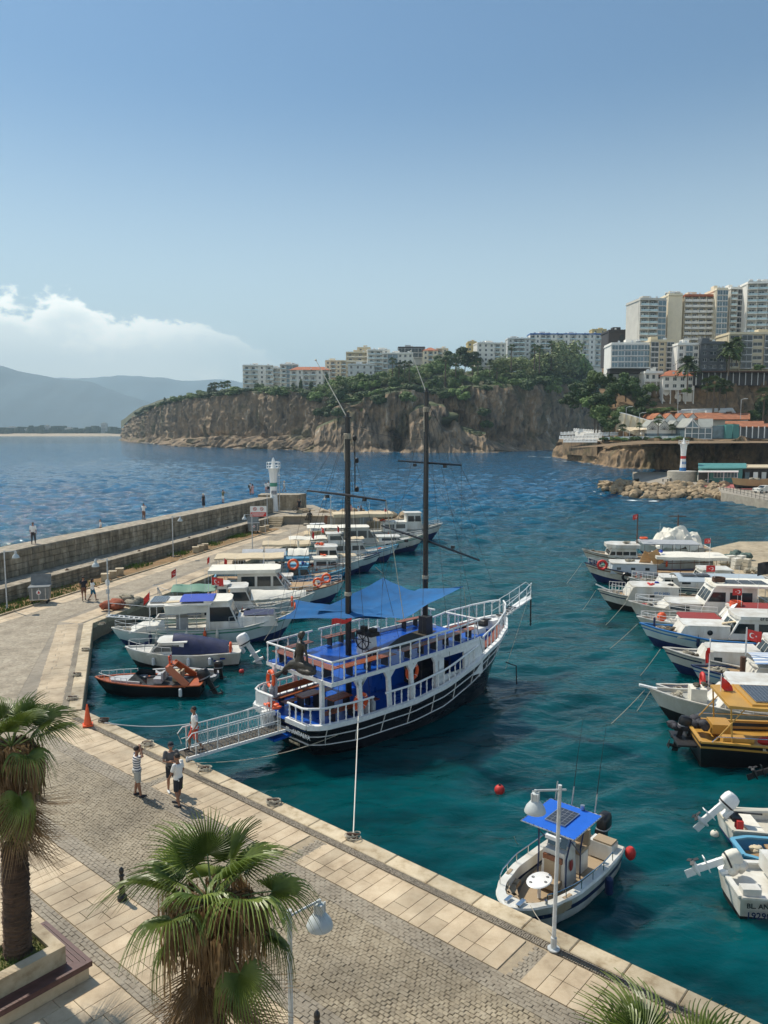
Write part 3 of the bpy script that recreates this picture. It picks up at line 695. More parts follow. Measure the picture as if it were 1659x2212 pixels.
# forward cabin side walls with a wide opening
for sd in (-1, 1):
    b = MB(); y = sd * 2.12
    b.box((1.0,y,1.75),(1.9,.08,.7));b.box((1.0,y,3.12),(1.9,.08,.32));b.box((.2,y,2.5),(.35,.08,1.0));b.box((2.65,y-sd*.02,2.42),(1.5,.1,1.72));b.build('cabin_side','rail_white',gul)
b=MB();b.box((3.35,0,2.7),(.1,4.1,1.2));b.box((3.3,0,1.8),(.1,4.1,.9));b.build('cabin_front','rail_white',gul)
b=MB();b.box((2.9,0,2.3),(.08,4.0,1.8));b.box((-1.3,.9,2.35),(2.2,2.0,1.85));b.build('cabin_core','deck_blue',gul)
b=MB();b.box((-1.3,-.12,2.6),(1.6,.04,.7));b.box((-2.42,.9,2.4),(.04,.8,1.5));b.build('cabin_window','glass_dark',gul)
b = MB(); b.box((1.1, 0, 1.75), (2.6, 1.5, .6)); b.build('engine_box', 'dark', gul)
# upper deck
us=[(-6.75,-2.2),(-3,-2.32),(1,-2.25),(3.35,-2.05),(3.35,2.05),(1,2.25),(-3,2.32),(-6.75,2.2)]
b = MB(); b.prism(us, UD - .2, UD - .03, 0); b.build('upper_deck_edge', 'rail_white', gul)
ins = [(x * .995, y * .975) for x, y in us]
b = MB(); b.prism(ins, UD - .028, UD, 0); b.build('upper_deck', 'deck_blue', gul)
b=MB();b.prism([(-1.9,-.35),(.5,.75),(2.2,.95),(2.5,.15),(.6,-.35),(-.8,-.9)],UD+.004,UD+.016);b.build('rug','rug',gul)
z = UD
up_path = lambda pts: [Vector((x, y, z - .03)) for x, y in pts]
railing(up_path([(-4.0, -2.28), (-6.7, -2.18), (-6.72, 2.15), (-4.0, 2.28)]), .86, 'rail', .62, gul)
railing(up_path([(3.3, .2), (3.32, -2.0), (1, -2.2), (-2.6, -2.3)]), .86, 'rail', .62, gul)
railing(up_path([(-2.6, -2.3), (-3.2, -2.28), (-4.0, -2.28)]), .86, 'rail', .62, gul)
railing(up_path([(-3.6, 2.3), (-1, 2.3), (1, 2.22), (3.3, 2.0), (3.32, 1.0)]), .86, 'rail', .62, gul)
# raised coaming of the forward half of the upper deck
b = MB()
for a,c in(((-1.2,2.1),(2.9,1.95)),((2.9,1.95),(2.95,.6)),((-1.2,2.1),(-1.25,1.1))):b.beam((*a,UD+.09),(*c,UD+.09),.07,.18)
b.box((-.2, 1.95, UD + .2), (.5, .25, .35)); b.build('coaming', 'rail_white', gul)
# slatted benches
def bench(parent, a, b_, z, depth=.42, slats=4, legs=True, mname='varnish', nm='bench'):
    a=Vector(a).to_3d();b_=Vector(b_).to_3d();a.z=b_.z=0;d=(b_-a).normalized();n=Vector((-d.y,d.x,0));l=(b_-a).length
    fr = MB(); k = max(2, int(l / 1.1) + 1)
    for i in range(k):p=a+d*(l*(i+.5)/k);fr.box(p+Vector((0,0,z-.21)),(.06,depth*.8,.42),R=Matrix((d,n,Vector((0,0,1)))).transposed())
    f = fr.build(nm, 'dark', parent)
    for s in range(slats):
        o=(s+.5)/slats-.5;MB().beam(a+n*(o*depth)+Vector((0,0,z)),b_+n*(o*depth)+Vector((0,0,z)),depth/slats*.86,.03).build('slat',mname,f)
    return f
bench(gul, (-6.35, -2.0), (-6.35, 2.0), UD + .44, .5)
bench(gul, (-6.05, -1.95), (-3.0, -2.05), UD + .44, .5); bench(gul, (-2.5, -2.05), (3.1, -1.8), UD + .44)
bench(gul,(-6.05,1.95),(-4.3,2.02),UD+.44,.4);bench(gul,(-3.5,2.05),(-1.3,2.02),UD+.44,.4);bench(gul,(1.2,1.65),(2.9,1.6),UD+.44,.36)
bench(gul, (-4.0, -1.35), (-2.8, -.95), UD + .44, .34, 3)
def dzf(x): return interp([(2.9, 2.15), (8, 2.75)], x)
b = MB(); pr = None
for sd in (-1, 1):
    fr = MB()
    for i in range(7):
        x = 3.9 + i * .5; w = interp(H.hw, x) - .32; fr.box((x, sd * w, dzf(x) + .22), (.06, .3, .4))
    f = fr.build('bench', 'dark', gul)
    for s in range(4):
        path=[Vector((3.9+i*.5,sd*(interp(H.hw,3.9+i*.5)-.2-s*.11),dzf(3.9+i*.5)+.44))for i in range(7)];m_=MB()
        for p, q in zip(path, path[1:]): m_.beam(p, q, .095, .03)
        m_.build('slat', 'varnish', f)
# tables and seats on the aft deck
for k, (x, y) in enumerate(((-5.9, .3), (-5.2, -.9))):
    t = MB(); t.box((0, 0, .72), (1.1, .6, .05)); f = t.build('table_top', 'varnish', gul, loc=(x, y, 1.42))
    for sx in (-.45, .45): MB().box((sx, 0, .35), (.06, .4, .7)).build('table_leg', 'dark', f)
for y in (1.35, .95): bench(gul, (-6.9, 1.5 if y > 1 else .8), (-4.2, 1.6 if y > 1 else .8), 1.86, .4, 3)
b = MB(); b.beam((-6.9, 1.75, 2.1), (-4.2, 1.85, 2.1), .04, .3); b.build('bench_back', 'varnish', gul)
bench(gul, (-6.6, -1.5), (-3.6, -1.65), 1.86, .4, 3)
# helm: console and spoked wheel
b=MB();b.box((-2.85,-.25,UD+.45),(.5,.9,.9),0,taper=.85);b.build('helm_console','rail_white',gul)
b=MB();b.box((-2.8,-.25,UD+.98),(.55,1.0,.16),0);b.box((-2.7,-.5,UD+1.12),(.25,.3,.2));b.box((-2.7,.1,UD+1.12),(.2,.3,.2));b.build('instruments','dark',gul)
b = MB(); c = Vector((-3.2, -.3, UD + .72)); b.torus(c, .42, .035, 0, 20, 6, 'x')
for k in range(8):
    a = k * pi / 4; b.tube([c, c + Vector((0, cos(a), sin(a))) * .56], .02, 5)
b.ball(c, .07); b.build('steering_wheel', 'dark', gul)
b = MB(); b.ball((-3.26, -.3, UD + .72), .05); b.build('wheel_hub', 'steel', gul)
b = MB(); b.box((1.75, .25, UD + .45), (.5, .55, .9), 0, taper=.94); b.build('vent_box', 'dark', gul)
# masts, yards, gaffs
AM = Vector((-3.55, .25, UD)); FM = Vector((1.95, .45, UD))
MT = {'a': 14.2, 'f': 15.5}
mat('mast_black', (.013, .013, .015), .3, .3, scale=3)
for key, M0, nm in (('a', AM, 'mast'), ('f', FM, 'mast')):
    b=MB();b.tube([M0-Vector((0,0,1.9)),M0,Vector((M0.x,M0.y,MT[key]))],[.145,.145,.12],12);f=b.build('mast','mast_black',gul)
    b=MB();b.lathe([(.2,0),(.2,.06),(.08,.08),(.06,.25)],(M0.x,M0.y,MT[key]),10);b.build('masthead','mast_black',f)
    b = MB()
    for zz_, nn in ((MT[key] - .9, 7), (6.2, 5)):
        for q in range(nn): b.torus((M0.x, M0.y, zz_ + q * .035), .155, .02, 0, 10, 4)
    b.tube([(M0.x-.18,M0.y,MT[key]-.9),(M0.x-.22,M0.y-.05,MT[key]-1.9)],.03,5);b.build('lashing','rope',f)
def yard(c, half, dz0, dz1, r, nm='yard', ax=(0, 1, 0)):
    ax=Vector(ax);a=Vector(c)+ax*half+Vector((0,0,dz0));e=Vector(c)-ax*half+Vector((0,0,dz1));b=MB().tube([a,Vector(c),e],[r*.7,r,r*.7],8);f=b.build(nm,'mast_black',gul)
    for k in(.45,-.5):q=Vector(c)+ax*half*k;MB().box(q-Vector((0,0,.14)),(.12,.16,.14)).build('lamp','dark',f)
    return a, e
ya,yb=yard((AM.x-.2,AM.y,10.8),2.6,.05,-.1,.06);yc,yd=yard((FM.x+.2,FM.y,12.05),2.1,.05,-.05,.06)
ye, yf = yard((FM.x + .15, FM.y, 8.1), 3.3, .5, -.6, .065, 'boom')
b=MB();p=Vector((AM.x,AM.y,MT['a']));e=p+Vector((-1.15,1.15,3.0))*.85;b.tube([p,(p+e)/2,e],[.03,.022,.015],6);b.ball(e,.05);b.build('pole','canvas_white',gul)
b=MB();p=Vector((FM.x,FM.y,MT['f']));e=p+Vector((-.7,.6,2.4))*.85;b.tube([p,(p+e)/2,e],[.028,.02,.013],6);b.ball(e,.05);b.build('pole','canvas_white',gul)
b=MB();p=AM+Vector((.35,-.1,0));b.tube([(p.x,p.y,10.9),(p.x,p.y,13.2)],.03,6);f=b.build('light_pole','mast_black',gul)
for zz_ in(10.9,12.2,13.2):MB().lathe([(.05,0),(.09,.05),(.09,.2),(.05,.24)],(p.x+(.12 if zz_<13 else 0),p.y,zz_),8).build('lamp','dark',f)
# standing rigging
def rope(parent, name, pts, r=.012, m='rope_dark', n=4): return MB().tube(pts, r, n).build(name, m, parent)
def sagline(a, b_, sag=.0, n=8):
    a=Vector(a);b_=Vector(b_);return[a.lerp(b_,i/n)-Vector((0,0,sag*4*(i/n)*(1-i/n)))for i in range(n+1)]
at = Vector((AM.x, AM.y, 13.9)); ft = Vector((FM.x, FM.y, 15.2))
for tgt in((-7.0,2.1,2.4),(-6.4,-2.2,2.3),(-2.2,-2.4,2.2),(-2.6,2.4,2.2),(-4.6,-2.3,1.7),(-7.4,.9,2.3)):rope(gul,'rigging',[at,tgt],.009)
for tgt in((7.9,.1,3.9),(.6,-2.4,2.4),(3.2,-2.3,2.6),(3.5,2.3,2.6),(10.3,.1,4.2),(-.4,2.4,2.1),(-1.6,-2.5,1.7)):rope(gul,'rigging',[ft,tgt],.009)
rope(gul, 'rigging', sagline(at, ft - Vector((0, 0, 2)), .15), .008)
for a,c in((ya,at),(yb,at),(yc,ft),(yd,ft),(ya,(-6.6,2.2,3.5)),(yb,(-4.2,-2.4,3.5)),(yd,(1.3,-2.4,3.5)),(yc,(1.2,2.4,3.5)),(ye,(FM.x,FM.y,11.8)),(yf,(FM.x,FM.y,11.8))):rope(gul,'rigging',[a,c],.008)
# awnings
def cloth(corners, nm, m, sag=.25, n=14, thick=True, wr=.05, edge=.12):
    c = [Vector(q) for q in corners]
    def f(u, v):
        p = c[0].lerp(c[1], u).lerp(c[3].lerp(c[2], u), v); e = 4 * u * (1 - u); g_ = 4 * v * (1 - v)
        pull = (c[0] + c[1] + c[2] + c[3]) / 4 - p; q = p + pull * (edge * (e * (1 - g_) + g_ * (1 - e)) * .6)
        q.z -= sag * e * g_ * .7; q.z += wr * fbm((u * 4 + c[0].x, v * 3, c[0].z), 3); return q
    return MB().grid(f, n, n).build(nm, m, gul, 60)
cloth([(-4.6, 1.35, 5.45), (1.2, 2.75, 6.0), (1.5, .1, 5.55), (-3.0, -.6, 5.35)], 'awning', 'tarp_blue', .3)
cloth([(-3.8, -.3, 5.3), (1.5, .45, 5.75), (2.3, -1.75, 6.05), (-3.2, -2.9, 5.6)], 'awning', 'tarp_blue', .3)
cloth([(-6.0,2.3,5.15),(-4.6,2.9,5.75),(-2.5,-1.0,5.55),(-2.9,-1.6,5.3)],'awning','tarp_blue',.1,edge=.3)
b=MB().grid(lambda u,v:Vector((-5.0+.75*u,-.25-.5*u+.05*sin(9*u),5.42-.28*v*(1-.5*u)+.04*sin(7*u))),8,3);b.build('flag','red',gul,60)
for p,q in(((-6.0,2.3,5.15),(-6.7,2.4,4.3)),((2.3,-1.75,6.05),(2.2,-2.1,4.3)),((-3.2,-2.9,5.6),yb),((1.2,2.75,6.25),(.9,3.0,6.6))):rope(gul,'rope',[p,q],.015,'rope')
# bronze mermaid on the stern rail
def limb(b, pts, rs, n=8): b.tube(pts, rs, n)
b = MB(); o = Vector((-7.1, -.5, 3.72))
def mp_(x, y, z_): return o + Vector((x, y, z_))
b.tube([mp_(.1,-.9,.15),mp_(0,-.5,.22),mp_(-.02,0,.2),mp_(0,.4,.1),mp_(-.05,.75,-.12),mp_(-.1,.95,-.3)],[.1,.2,.24,.2,.11,.05],10)
b.tube([mp_(0,-.1,.3),mp_(.0,-.12,.6),mp_(.02,-.15,.9),mp_(.03,-.18,1.15),mp_(.03,-.18,1.28)],[.21,.16,.19,.17,.06],10)
b.ball(mp_(.04, -.16, 1.45), .15, sc=(1, .95, 1.15)); b.ball(mp_(.08, -.2, 1.52), .13)
for sd,e in((1,(.05,.22,.62)),(-1,(.05,-.52,.6))):b.tube([mp_(.03,-.18+sd*.2,1.12),mp_(*e),mp_(.05,-.12+sd*.42,.3)],[.07,.055,.045],7)
b.tube([mp_(-.1,.9,-.28),mp_(-.3,1.15,-.5)],[.06,.16],6);b.tube([mp_(-.1,.9,-.28),mp_(.2,1.15,-.45)],[.06,.16],6)
# rock it sits on
b.ball(mp_(.05, -.45, .02), .42, n=8, sc=(.8, 1.5, .45)); mer = b.build('mermaid_figure', 'bronze', gul, 60)
md = mer.modifiers.new('merge', 'REMESH'); md.mode = 'VOXEL'; md.voxel_size = .035; md.use_smooth_shade = True
# bowsprit with its handrails and hanging rod
b=MB();b.beam((7.4,0,3.15),(10.5,0,3.95),.45,.08,0);b.tube([(7.0,0,3.0),(10.7,0,4.0)],.07,7);f=b.build('bowsprit','rail_white',gul)
b = MB()
for sd in (-1, 1):
    P_=[Vector((7.7,sd*.5,4.0)),Vector((9.0,sd*.36,4.35)),Vector((10.5,sd*.2,4.85)),Vector((10.75,0,4.6)),Vector((10.5,sd*.15,4.0))];b.tube(P_,.022,5)
    b.tube([P_[0] - Vector((0, 0, .45)), P_[1] - Vector((0, 0, .4)), P_[2] - Vector((0, 0, .45))], .016, 5)
    for t_ in (.2, .5, .8): p = P_[0].lerp(P_[2], t_); b.tube([p, p - Vector((0, 0, .8))], .018, 5)
b.build('bow_handrail', 'rail_white', f)
b = MB()
for k in range(5): b.box((7.75 + k * .28, 0, 3.38 + k * .07), (.12, .5, .05))
b.build('bow_slat', 'dark', f)
b = MB(); b.tube([(10.6, -.1, 4.0), (10.55, -.15, 2.3)], .045, 6); b.build('hanging_rod', 'mast_black', f)
rope(gul, 'mooring_rope', sagline((10.5, 0, 3.9), (8.2, -.1, .2), -.0), .012, 'rope')
b=MB();b.box((6.2,.0,3.2),(.5,.3,.35));b.tube([(5.9,-.35,3.35),(5.9,.35,3.35)],.12,10);b.tube([(6.25,0,3.4),(6.9,0,3.3)],.06,6);b.build('windlass','dark',gul)
b=MB();b.box((6.9,0,3.05),(.6,.7,.5));b.box((5.6,0,2.95),(.7,.8,.3));b.build('deck_locker','rail_white',gul)
b=MB();b.box((5.2,.9,2.7),(.9,.6,.25));b.box((4.6,.9,2.65),(.4,.5,.2));b.build('deck_hatch','deck_blue',gul)
b=MB();b.tube([(6.6,-1.25,1.2),(6.95,-1.7,1.0),(6.95,-1.75,.0)],.035,5);b.build('anchor','mast_black',gul)
# lettering on the counter
lettering('BL .ANTALYA', .26, gul, (-7.83, -.55, 1.27), (0, -1, 0), (0, 0, 1), 'rail_white')
lettering('PERVANE 2', .14, gul, (-7.83, -.75, .84), (0, -1, 0), (0, 0, 1), 'canvas')
# bits and pieces hung or lying aboard
def gl(x, y, z): a = GR; return (GX + x * cos(a) - y * sin(a), GY + x * sin(a) + y * cos(a), z)
lifebuoy(gl(-6.95,1.62,2.75),GR+1.3,.1,'orange lifebuoy hanging below the mermaid on the black excursion boat')
lifebuoy(gl(-5.0,-2.08,2.15),GR,.1,'orange lifebuoy on the aftmost side pillar of the black excursion boat',col='orange')
lifebuoy(gl(-1.75,-2.06,2.75),GR,0,'orange lifebuoy in the middle of the side of the black excursion boat')
t=thing('life_jacket_pile','pile of orange life jackets on the stern of the black excursion boat','life jackets',gl(-7.55,-.0+1.0,1.8),GR)
for k in range(7):MB().ball((0,0,0),.17,0,8,(1.3,.9,.5)).build('life_jacket','orange',t,loc=(random.uniform(-.15,.15),-.6+.18*k,.12+.06*(k%3)),rz=(random.uniform(-.3,.3),random.uniform(-.3,.3),random.uniform(0,3)))
for k, (x, y) in enumerate(((-4.6, -2.0), (-4.25, -2.05))):
    t=thing('fender',('left' if k==0 else 'right')+' one of two pale plastic fenders standing at the side rail of the black boat','fender',gl(x,y,1.45),0,'fenders on the black boat');MB().lathe([(.05,0),(.13,.06),(.13,.5),(.05,.58),(.04,.66)],n=10).build('body','grey_vinyl',t)
for k, (x, y) in enumerate(((-7.35, 1.55), (-7.1, 1.35))):
    t=thing('fender',('outer' if k==0 else 'inner')+' grey ribbed fender of the pair in the stern corner of the black boat','fender',gl(x,y,2.0),0,'fenders on the black boat');MB().lathe([(.05,0),(.14,.06)]+[(.12+.025*(q%2),.1+.045*q)for q in range(9)]+[(.05,.56),(.04,.62)],n=10).build('body','grey_vinyl',t)
# red flag-less tow line to the quay and the gangway
mat('mesh_grate', (.12, .10, .075), .9, .3, scale=30, bump=.5, bscale=90)
gw=thing('gangway','white railed gangway between the stone quay and the stern of the black boat','gangway',(0,0,0))
ga=Vector((-7.75,28.5,1.2));gb_=Vector(gl(-7.75,-.05,1.22));d=(gb_-ga).normalized();n=Vector((-d.y,d.x,0)).normalized();w=.42
b = MB(); b.beam(ga, gb_, 2 * w - .05, .05); b.build('walkway', 'mesh_grate', gw)
b = MB(); l = (gb_ - ga).length
for k in range(int(l/.35)):p=ga+d*(.2+k*.35)+Vector((0,0,.035));b.beam(p-n*w*.9,p+n*w*.9,.03,.02)
b.build('tread_bar', 'dark', gw)
b = MB()
for sd in (-1, 1): b.beam(ga + n * w * sd, gb_ + n * w * sd, .06, .12)
b.build('side_beam', 'rail_white', gw)
for sd in (-1, 1):
    b = MB(); up = Vector((0, 0, 1)); s = ga + n * w * sd; e = gb_ + n * w * sd
    b.tube([s+d*.15+up*.3,s+d*.0+up*.75,s+d*.2+up*.95,e-d*.5+up*.95,e-d*.25+up*.8,e-d*.25+up*.1],.025,6);b.tube([s+d*.15+up*.5,e-d*.3+up*.5],.018,6)
    for k in range(5): p = s + d * (.35 + k * (l - .7) / 4); b.tube([p, p + up * .95], .022, 6)
    hr = b.build('handrail', 'rail_white', gw)
    b = MB()
    for k in range(26):p=s+d*(.4+k*(l-.8)/26);b.tube([p+up*.05,p+d*.16+up*.9],.006,3);b.tube([p+d*.16+up*.05,p+up*.9],.006,3)
    b.build('netting', 'galv', hr)
b = MB()
for sd in (-1, 1): b.torus(ga + n * w * sd - Vector((0, 0, .02)) - d * .02, .09, .035, 0, 12, 6, 'x')
b.build('roller', 'galv', gw)
def quayrope(nm, label, a, b_, sag, r=.02, m='rope'):
    o = MB().tube(sagline(a, b_, sag, 14), r, 5).build(nm, m); return tag(o, label, 'rope', 'mooring ropes')
quayrope('mooring_rope','grey mooring rope from the black boat stern to the quay by the traffic cone',gl(-7.4,1.9,1.6),Q(.9,.35,1.25),.5,.028,'grey_vinyl')
quayrope('mooring_rope','thin mooring rope from the starboard quarter of the black boat down to the quay',gl(-6.4,-2.3,1.2),Q(6.9,.3,1.2),.35,.014)
quayrope('mooring_rope','taut white rope rising from the quay to the rail of the black boat',Q(10.5,.3,1.2)*0+G(763,1808,1.2),gl(-5.5,-2.5,2.3),.03,.022,'canvas_white')
# ================================================================== boats: shared pieces
mat('hull_white',(.50,.46,.38),.4,.05,scale=1.1,c2=(.74,.74,.70),stretch=(1,1,.3),bump=.04,bscale=7)
for nm,c in(('hull_cream',(.62,.58,.48)),('hull_pale',(.55,.64,.64)),('hull_blue',(.04,.25,.45)),('hull_grey',(.42,.48,.52)),('hull_navy',(.012,.025,.08)),('trim_blue',(.03,.18,.45)),('trim_green',(.06,.25,.18)),('trim_brown',(.16,.07,.035)),('hull_yellow',(.50,.28,.06)),('red_dark',(.28,.035,.03)),('tan',(.38,.25,.13)),('blue_bright',(.01,.05,.38)),('vinyl_beige',(.36,.27,.17)),('green_tarp',(.10,.22,.15)),('deck_grey',(.42,.42,.38)),('hull_orange',(.42,.10,.03)),('sky_blue',(.12,.35,.5))):
    mat(nm, c, .42 if nm.startswith('hull') else .6, .1, scale=1.2, c2=None, bump=.04, bscale=7)
def panel_mat():
    m, t, b = nodes_of('solar_cell'); N = t.nodes.new; K = t.links.new
    co=N('ShaderNodeTexCoord');br=N('ShaderNodeTexBrick');br.offset=0;br.inputs['Scale'].default_value=6;br.inputs['Brick Width'].default_value=.9;br.inputs['Row Height'].default_value=.9;br.inputs['Mortar Size'].default_value=.035
    br.inputs['Color1'].default_value=(.03,.035,.05,1);br.inputs['Color2'].default_value=(.04,.045,.06,1);br.inputs['Mortar'].default_value=(.22,.23,.25,1);K(co.outputs['Object'],br.inputs[0]);K(br.outputs[0],b.inputs['Base Color']);b.inputs['Roughness'].default_value=.2;MATS['solar_cell']=m
panel_mat()
def stripe_mat(name, a, c, sc, axis='X'):
    m, t, b = nodes_of(name); N = t.nodes.new; K = t.links.new
    co=N('ShaderNodeTexCoord');w=N('ShaderNodeTexWave');w.bands_direction=axis;w.inputs['Scale'].default_value=sc;K(co.outputs['Object'],w.inputs['Vector']);r=N('ShaderNodeValToRGB');r.color_ramp.interpolation='CONSTANT';r.color_ramp.elements[0].color=(*a,1);r.color_ramp.elements[1].position=.5;r.color_ramp.elements[1].color=(*c,1);K(w.outputs[0],r.inputs[0]);K(r.outputs[0],b.inputs['Base Color']);b.inputs['Roughness'].default_value=.8;MATS[name]=m
stripe_mat('striped_canvas', (.72, .72, .70), (.22, .32, .5), 1.1, 'Y')
def flag(parent, at, w, h, rz=0, limp=.0, pole=None, m='red', emblem=True):
    """crescent and star flag on a short staff; limp ones hang down the staff"""
    b = MB(); at = Vector(at)
    if pole:MB().tube([at-Vector((0,0,pole)),at+Vector((0,0,.05))],.018,5).build('flag_staff','white',parent)
    R = Matrix.Rotation(rz, 3, 'Z')
    def f(u, v, off=0):
        x=u*w*(1-.55*limp);z_=-v*h-u*w*.75*limp;y=.06*w*sin(7*u+v)+.1*limp*sin(5*v+9*u)+off;return at+R@Vector((x,y,z_))
    fl = b.grid(lambda u, v: f(u, v), 10, 5).build('flag', m, parent, 60)
    if emblem and limp < .7:
        e = MB()
        for off in (.006, -.006):
            n = 10; o_, i_ = [], []
            for k in range(n + 1):
                a=radians(35)+radians(290)*k/n;o_.append(e.P(f(.36+.24*h/w*cos(a),.5+.25*sin(a),off)));i_.append(e.P(f(.40+.19*h/w*cos(a*.98+.06),.5+.195*sin(a*.98+.06),off)))
            for k in range(n): e.F((o_[k], o_[k + 1], i_[k + 1], i_[k]))
            st=[e.P(f(.62+(.11 if k%2==0 else .045)*h/w*cos(k*pi/5+pi),.5+(.11 if k%2==0 else .045)*sin(k*pi/5+pi),off))for k in range(10)];e.F(st)
        e.build('emblem', 'white', fl, 0)
    return fl
def outboard(parent, at, rz=0, tilt=0, m='black', sc=1.0, cover=None):
    """outboard engine: cowling, leg, cavitation plate, propeller; rz 0 = leg behind (-x)"""
    M4=Matrix.Translation(at)@Matrix.Rotation(rz,4,'Z')@Matrix.Rotation(-tilt,4,'Y')@Matrix.Scale(sc,4)
    b = MB(); b.M = M4
    def rg(z,lx,ly,ox):return[b.P((-.22+ox+lx*math.copysign(abs(cos(q*pi/8))**.6,cos(q*pi/8)),ly*math.copysign(abs(sin(q*pi/8))**.6,sin(q*pi/8)),z))for q in range(16)]
    b.skin([rg(z,lx,ly,ox)for z,lx,ly,ox in((.1,.16,.1,0),(.16,.24,.15,0),(.3,.28,.17,-.01),(.5,.27,.165,-.02),(.62,.22,.14,-.03),(.66,.1,.08,-.02))]);f=b.build('outboard_motor',cover or m,parent,50)
    b = MB(); b.M = M4
    b.skin([rg(z,lx,ly,ox)for z,lx,ly,ox in((.2,.262,.163,0),(.21,.27,.17,0),(.25,.278,.177,0),(.26,.27,.17,0))],cap=False);b.build('cowling_band','grey_vinyl' if m=='black' else 'dark',f)
    b=MB();b.M=M4;b.beam((-.3,0,.2),(-.34,0,-.75),.1,.2,up=(1,0,0));b.box((-.38,0,-.4),(.5,.2,.03));b.tube([(-.1,0,-.72),(-.34,0,-.75),(-.6,0,-.75)],[.03,.09,.06],8);b.box((-.3,0,-.95),(.25,.02,.3));b.box((0,0,.05),(.12,.3,.35));b.build('leg',m,f)
    b = MB(); b.M = M4
    for k in range(3):
        a=k*2.09;b.M=M4@Matrix.Translation((-.64,0,-.75))@Matrix.Rotation(a,4,'X');b.beam((0,0,.03),(.02,.02,.19),.12,.02,up=(1,0,0))
    b.build('propeller', 'dark', f); return f
def house(parent,x0,x1,w,z0,z1,fr=.4,br=.0,m='hull_white',nwin=2,wz=(.35,.82),roof=.12,roofm=None,nm='wheelhouse',glass='glass_dark',taper=.9,front=True,over=.12,wl=.84):
    """deckhouse with raked front; windows and roof as parts"""
    b = MB(); wt = w * taper
    pts=lambda s:[(x0,s*w/2,z0),(x1,s*w/2,z0),(x1-fr,s*wt/2,z1),(x0+br,s*wt/2,z1)]
    a = [b.P(p) for p in pts(-1)]; c = [b.P(p) for p in pts(1)]
    b.F(a); b.F(c[::-1])
    for k in range(4): b.F((a[k], c[k], c[(k + 1) % 4], a[(k + 1) % 4])[::-1])
    h = b.build(nm, m, parent, 0)
    if roof:
        r = MB(); xa, xb = x0 + br - over * 1.6, x1 - fr + over * 1.6; ww = wt / 2 + over
        r.prism([(xa,-ww),(xb-.2,-ww),(xb,-ww*.6),(xb,ww*.6),(xb-.2,ww),(xa,ww)],z1+.002,z1+roof);r.build('roof',roofm or m,h)
    za = z0 + (z1 - z0) * wz[0]; zb = z0 + (z1 - z0) * wz[1]
    for s in (-1, 1):
        for k in range(nwin):
            l=(x1-x0)*.92/max(1,nwin);xa=x0+.05*(x1-x0)+k*l+l*(1-wl)/2;xb=xa+l*wl
            def P(x, z_):
                t_=(z_-z0)/(z1-z0);lo=x0+br*t_;hi=x1-fr*t_;xx=min(hi-.08,max(lo+.06,x));return Vector((xx,s*(w/2+(wt-w)/2*t_+.008),z_))
            q = MB(); ring_ = [P(xa, za), P(xb, za), P(xb + (0 if k < nwin - 1 else .3), zb), P(xa, zb)]
            if k == nwin - 1: ring_[2] = P(xb, zb)
            o_=Vector((0,s*.012,0));f0=[q.P(p)for p in ring_];f1=[q.P(p+o_)for p in ring_];q.skin([f0,f1]if s>0 else[f0[::-1],f1[::-1]],0);q.build('window',glass,h,0)
    if front:
        nf = 2 if w < 2.2 else 3
        for k in range(nf):
            q = MB(); ya = -w / 2 * .88 + k * (w * .88 / nf) + .04; yb = ya + w * .88 / nf - .08
            def Pf(y,z_):t_=(z_-z0)/(z1-z0);return Vector((x1-fr*t_+.01,y*(1+(taper-1)*t_),z_))
            q.poly([Pf(ya, za), Pf(yb, za), Pf(yb, zb), Pf(ya, zb)]); q.build('windscreen', glass, h, 0)
    return h
def canopy(parent,x0,x1,w,z,m='canvas_white',posts=2,hz=0,crown=.12,drop=.0,nm='canopy',pm='galv',thick=.03,ribs=True):
    b = MB()
    def top(u,v):return Vector((lerp(x0,x1,u),(v-.5)*w,z+crown*(1-(2*v-1)**2)+.03*sin(u*14)*(1 if 'canvas' in m or 'tarp' in m else 0)))
    b.grid(lambda u, v: top(u, v), 10, 6)
    b.grid(lambda u, v: top(u, 1 - v) - Vector((0, 0, thick)), 10, 6)
    for s in (0, 1):
        b.grid(lambda u,v:top(u,s)-Vector((0,0,v*max(drop,thick))),10,1);b.grid(lambda u,v:top(s,u)-Vector((0,0,v*max(drop,thick))),6,1)
    c = b.build(nm, m, parent, 50)
    for k in range(posts):
        x = lerp(x0 + .15, x1 - .15, k / max(1, posts - 1))
        for s in(-1,1):MB().tube([(x,s*(w/2-.06),hz),(x,s*(w/2-.05),z)],.022,5).build('post',pm,parent)
    return c
def pulpit(parent, Hh, x0, x1, h=.55, step=.8, m='galv', r=.018, mid=True):
    b = MB()
    for s in (-1, 1):
        L_ = Hh.line(0, -.06, 10, x0, x1, s); b.tube([p + Vector((0, 0, h)) for p in L_], r, 5)
        if mid: b.tube([p + Vector((0, 0, h * .5)) for p in L_], r * .7, 4)
        for k in range(0, 11, 2): b.tube([L_[k], L_[k] + Vector((0, 0, h))], r * .9, 4)
    return b.build('guard_rail', m, parent)
def solar(parent, x, y, z, lx, ly, n=1, tilt=0):
    for k in range(n):
        b=MB();b.box((0,0,0),(lx,ly,.03),0);f=b.build('solar_panel','steel',parent,loc=(x+k*(lx+.05),y,z));MB().box((0,0,.02),(lx-.06,ly-.06,.012)).build('cells','solar_cell',f)
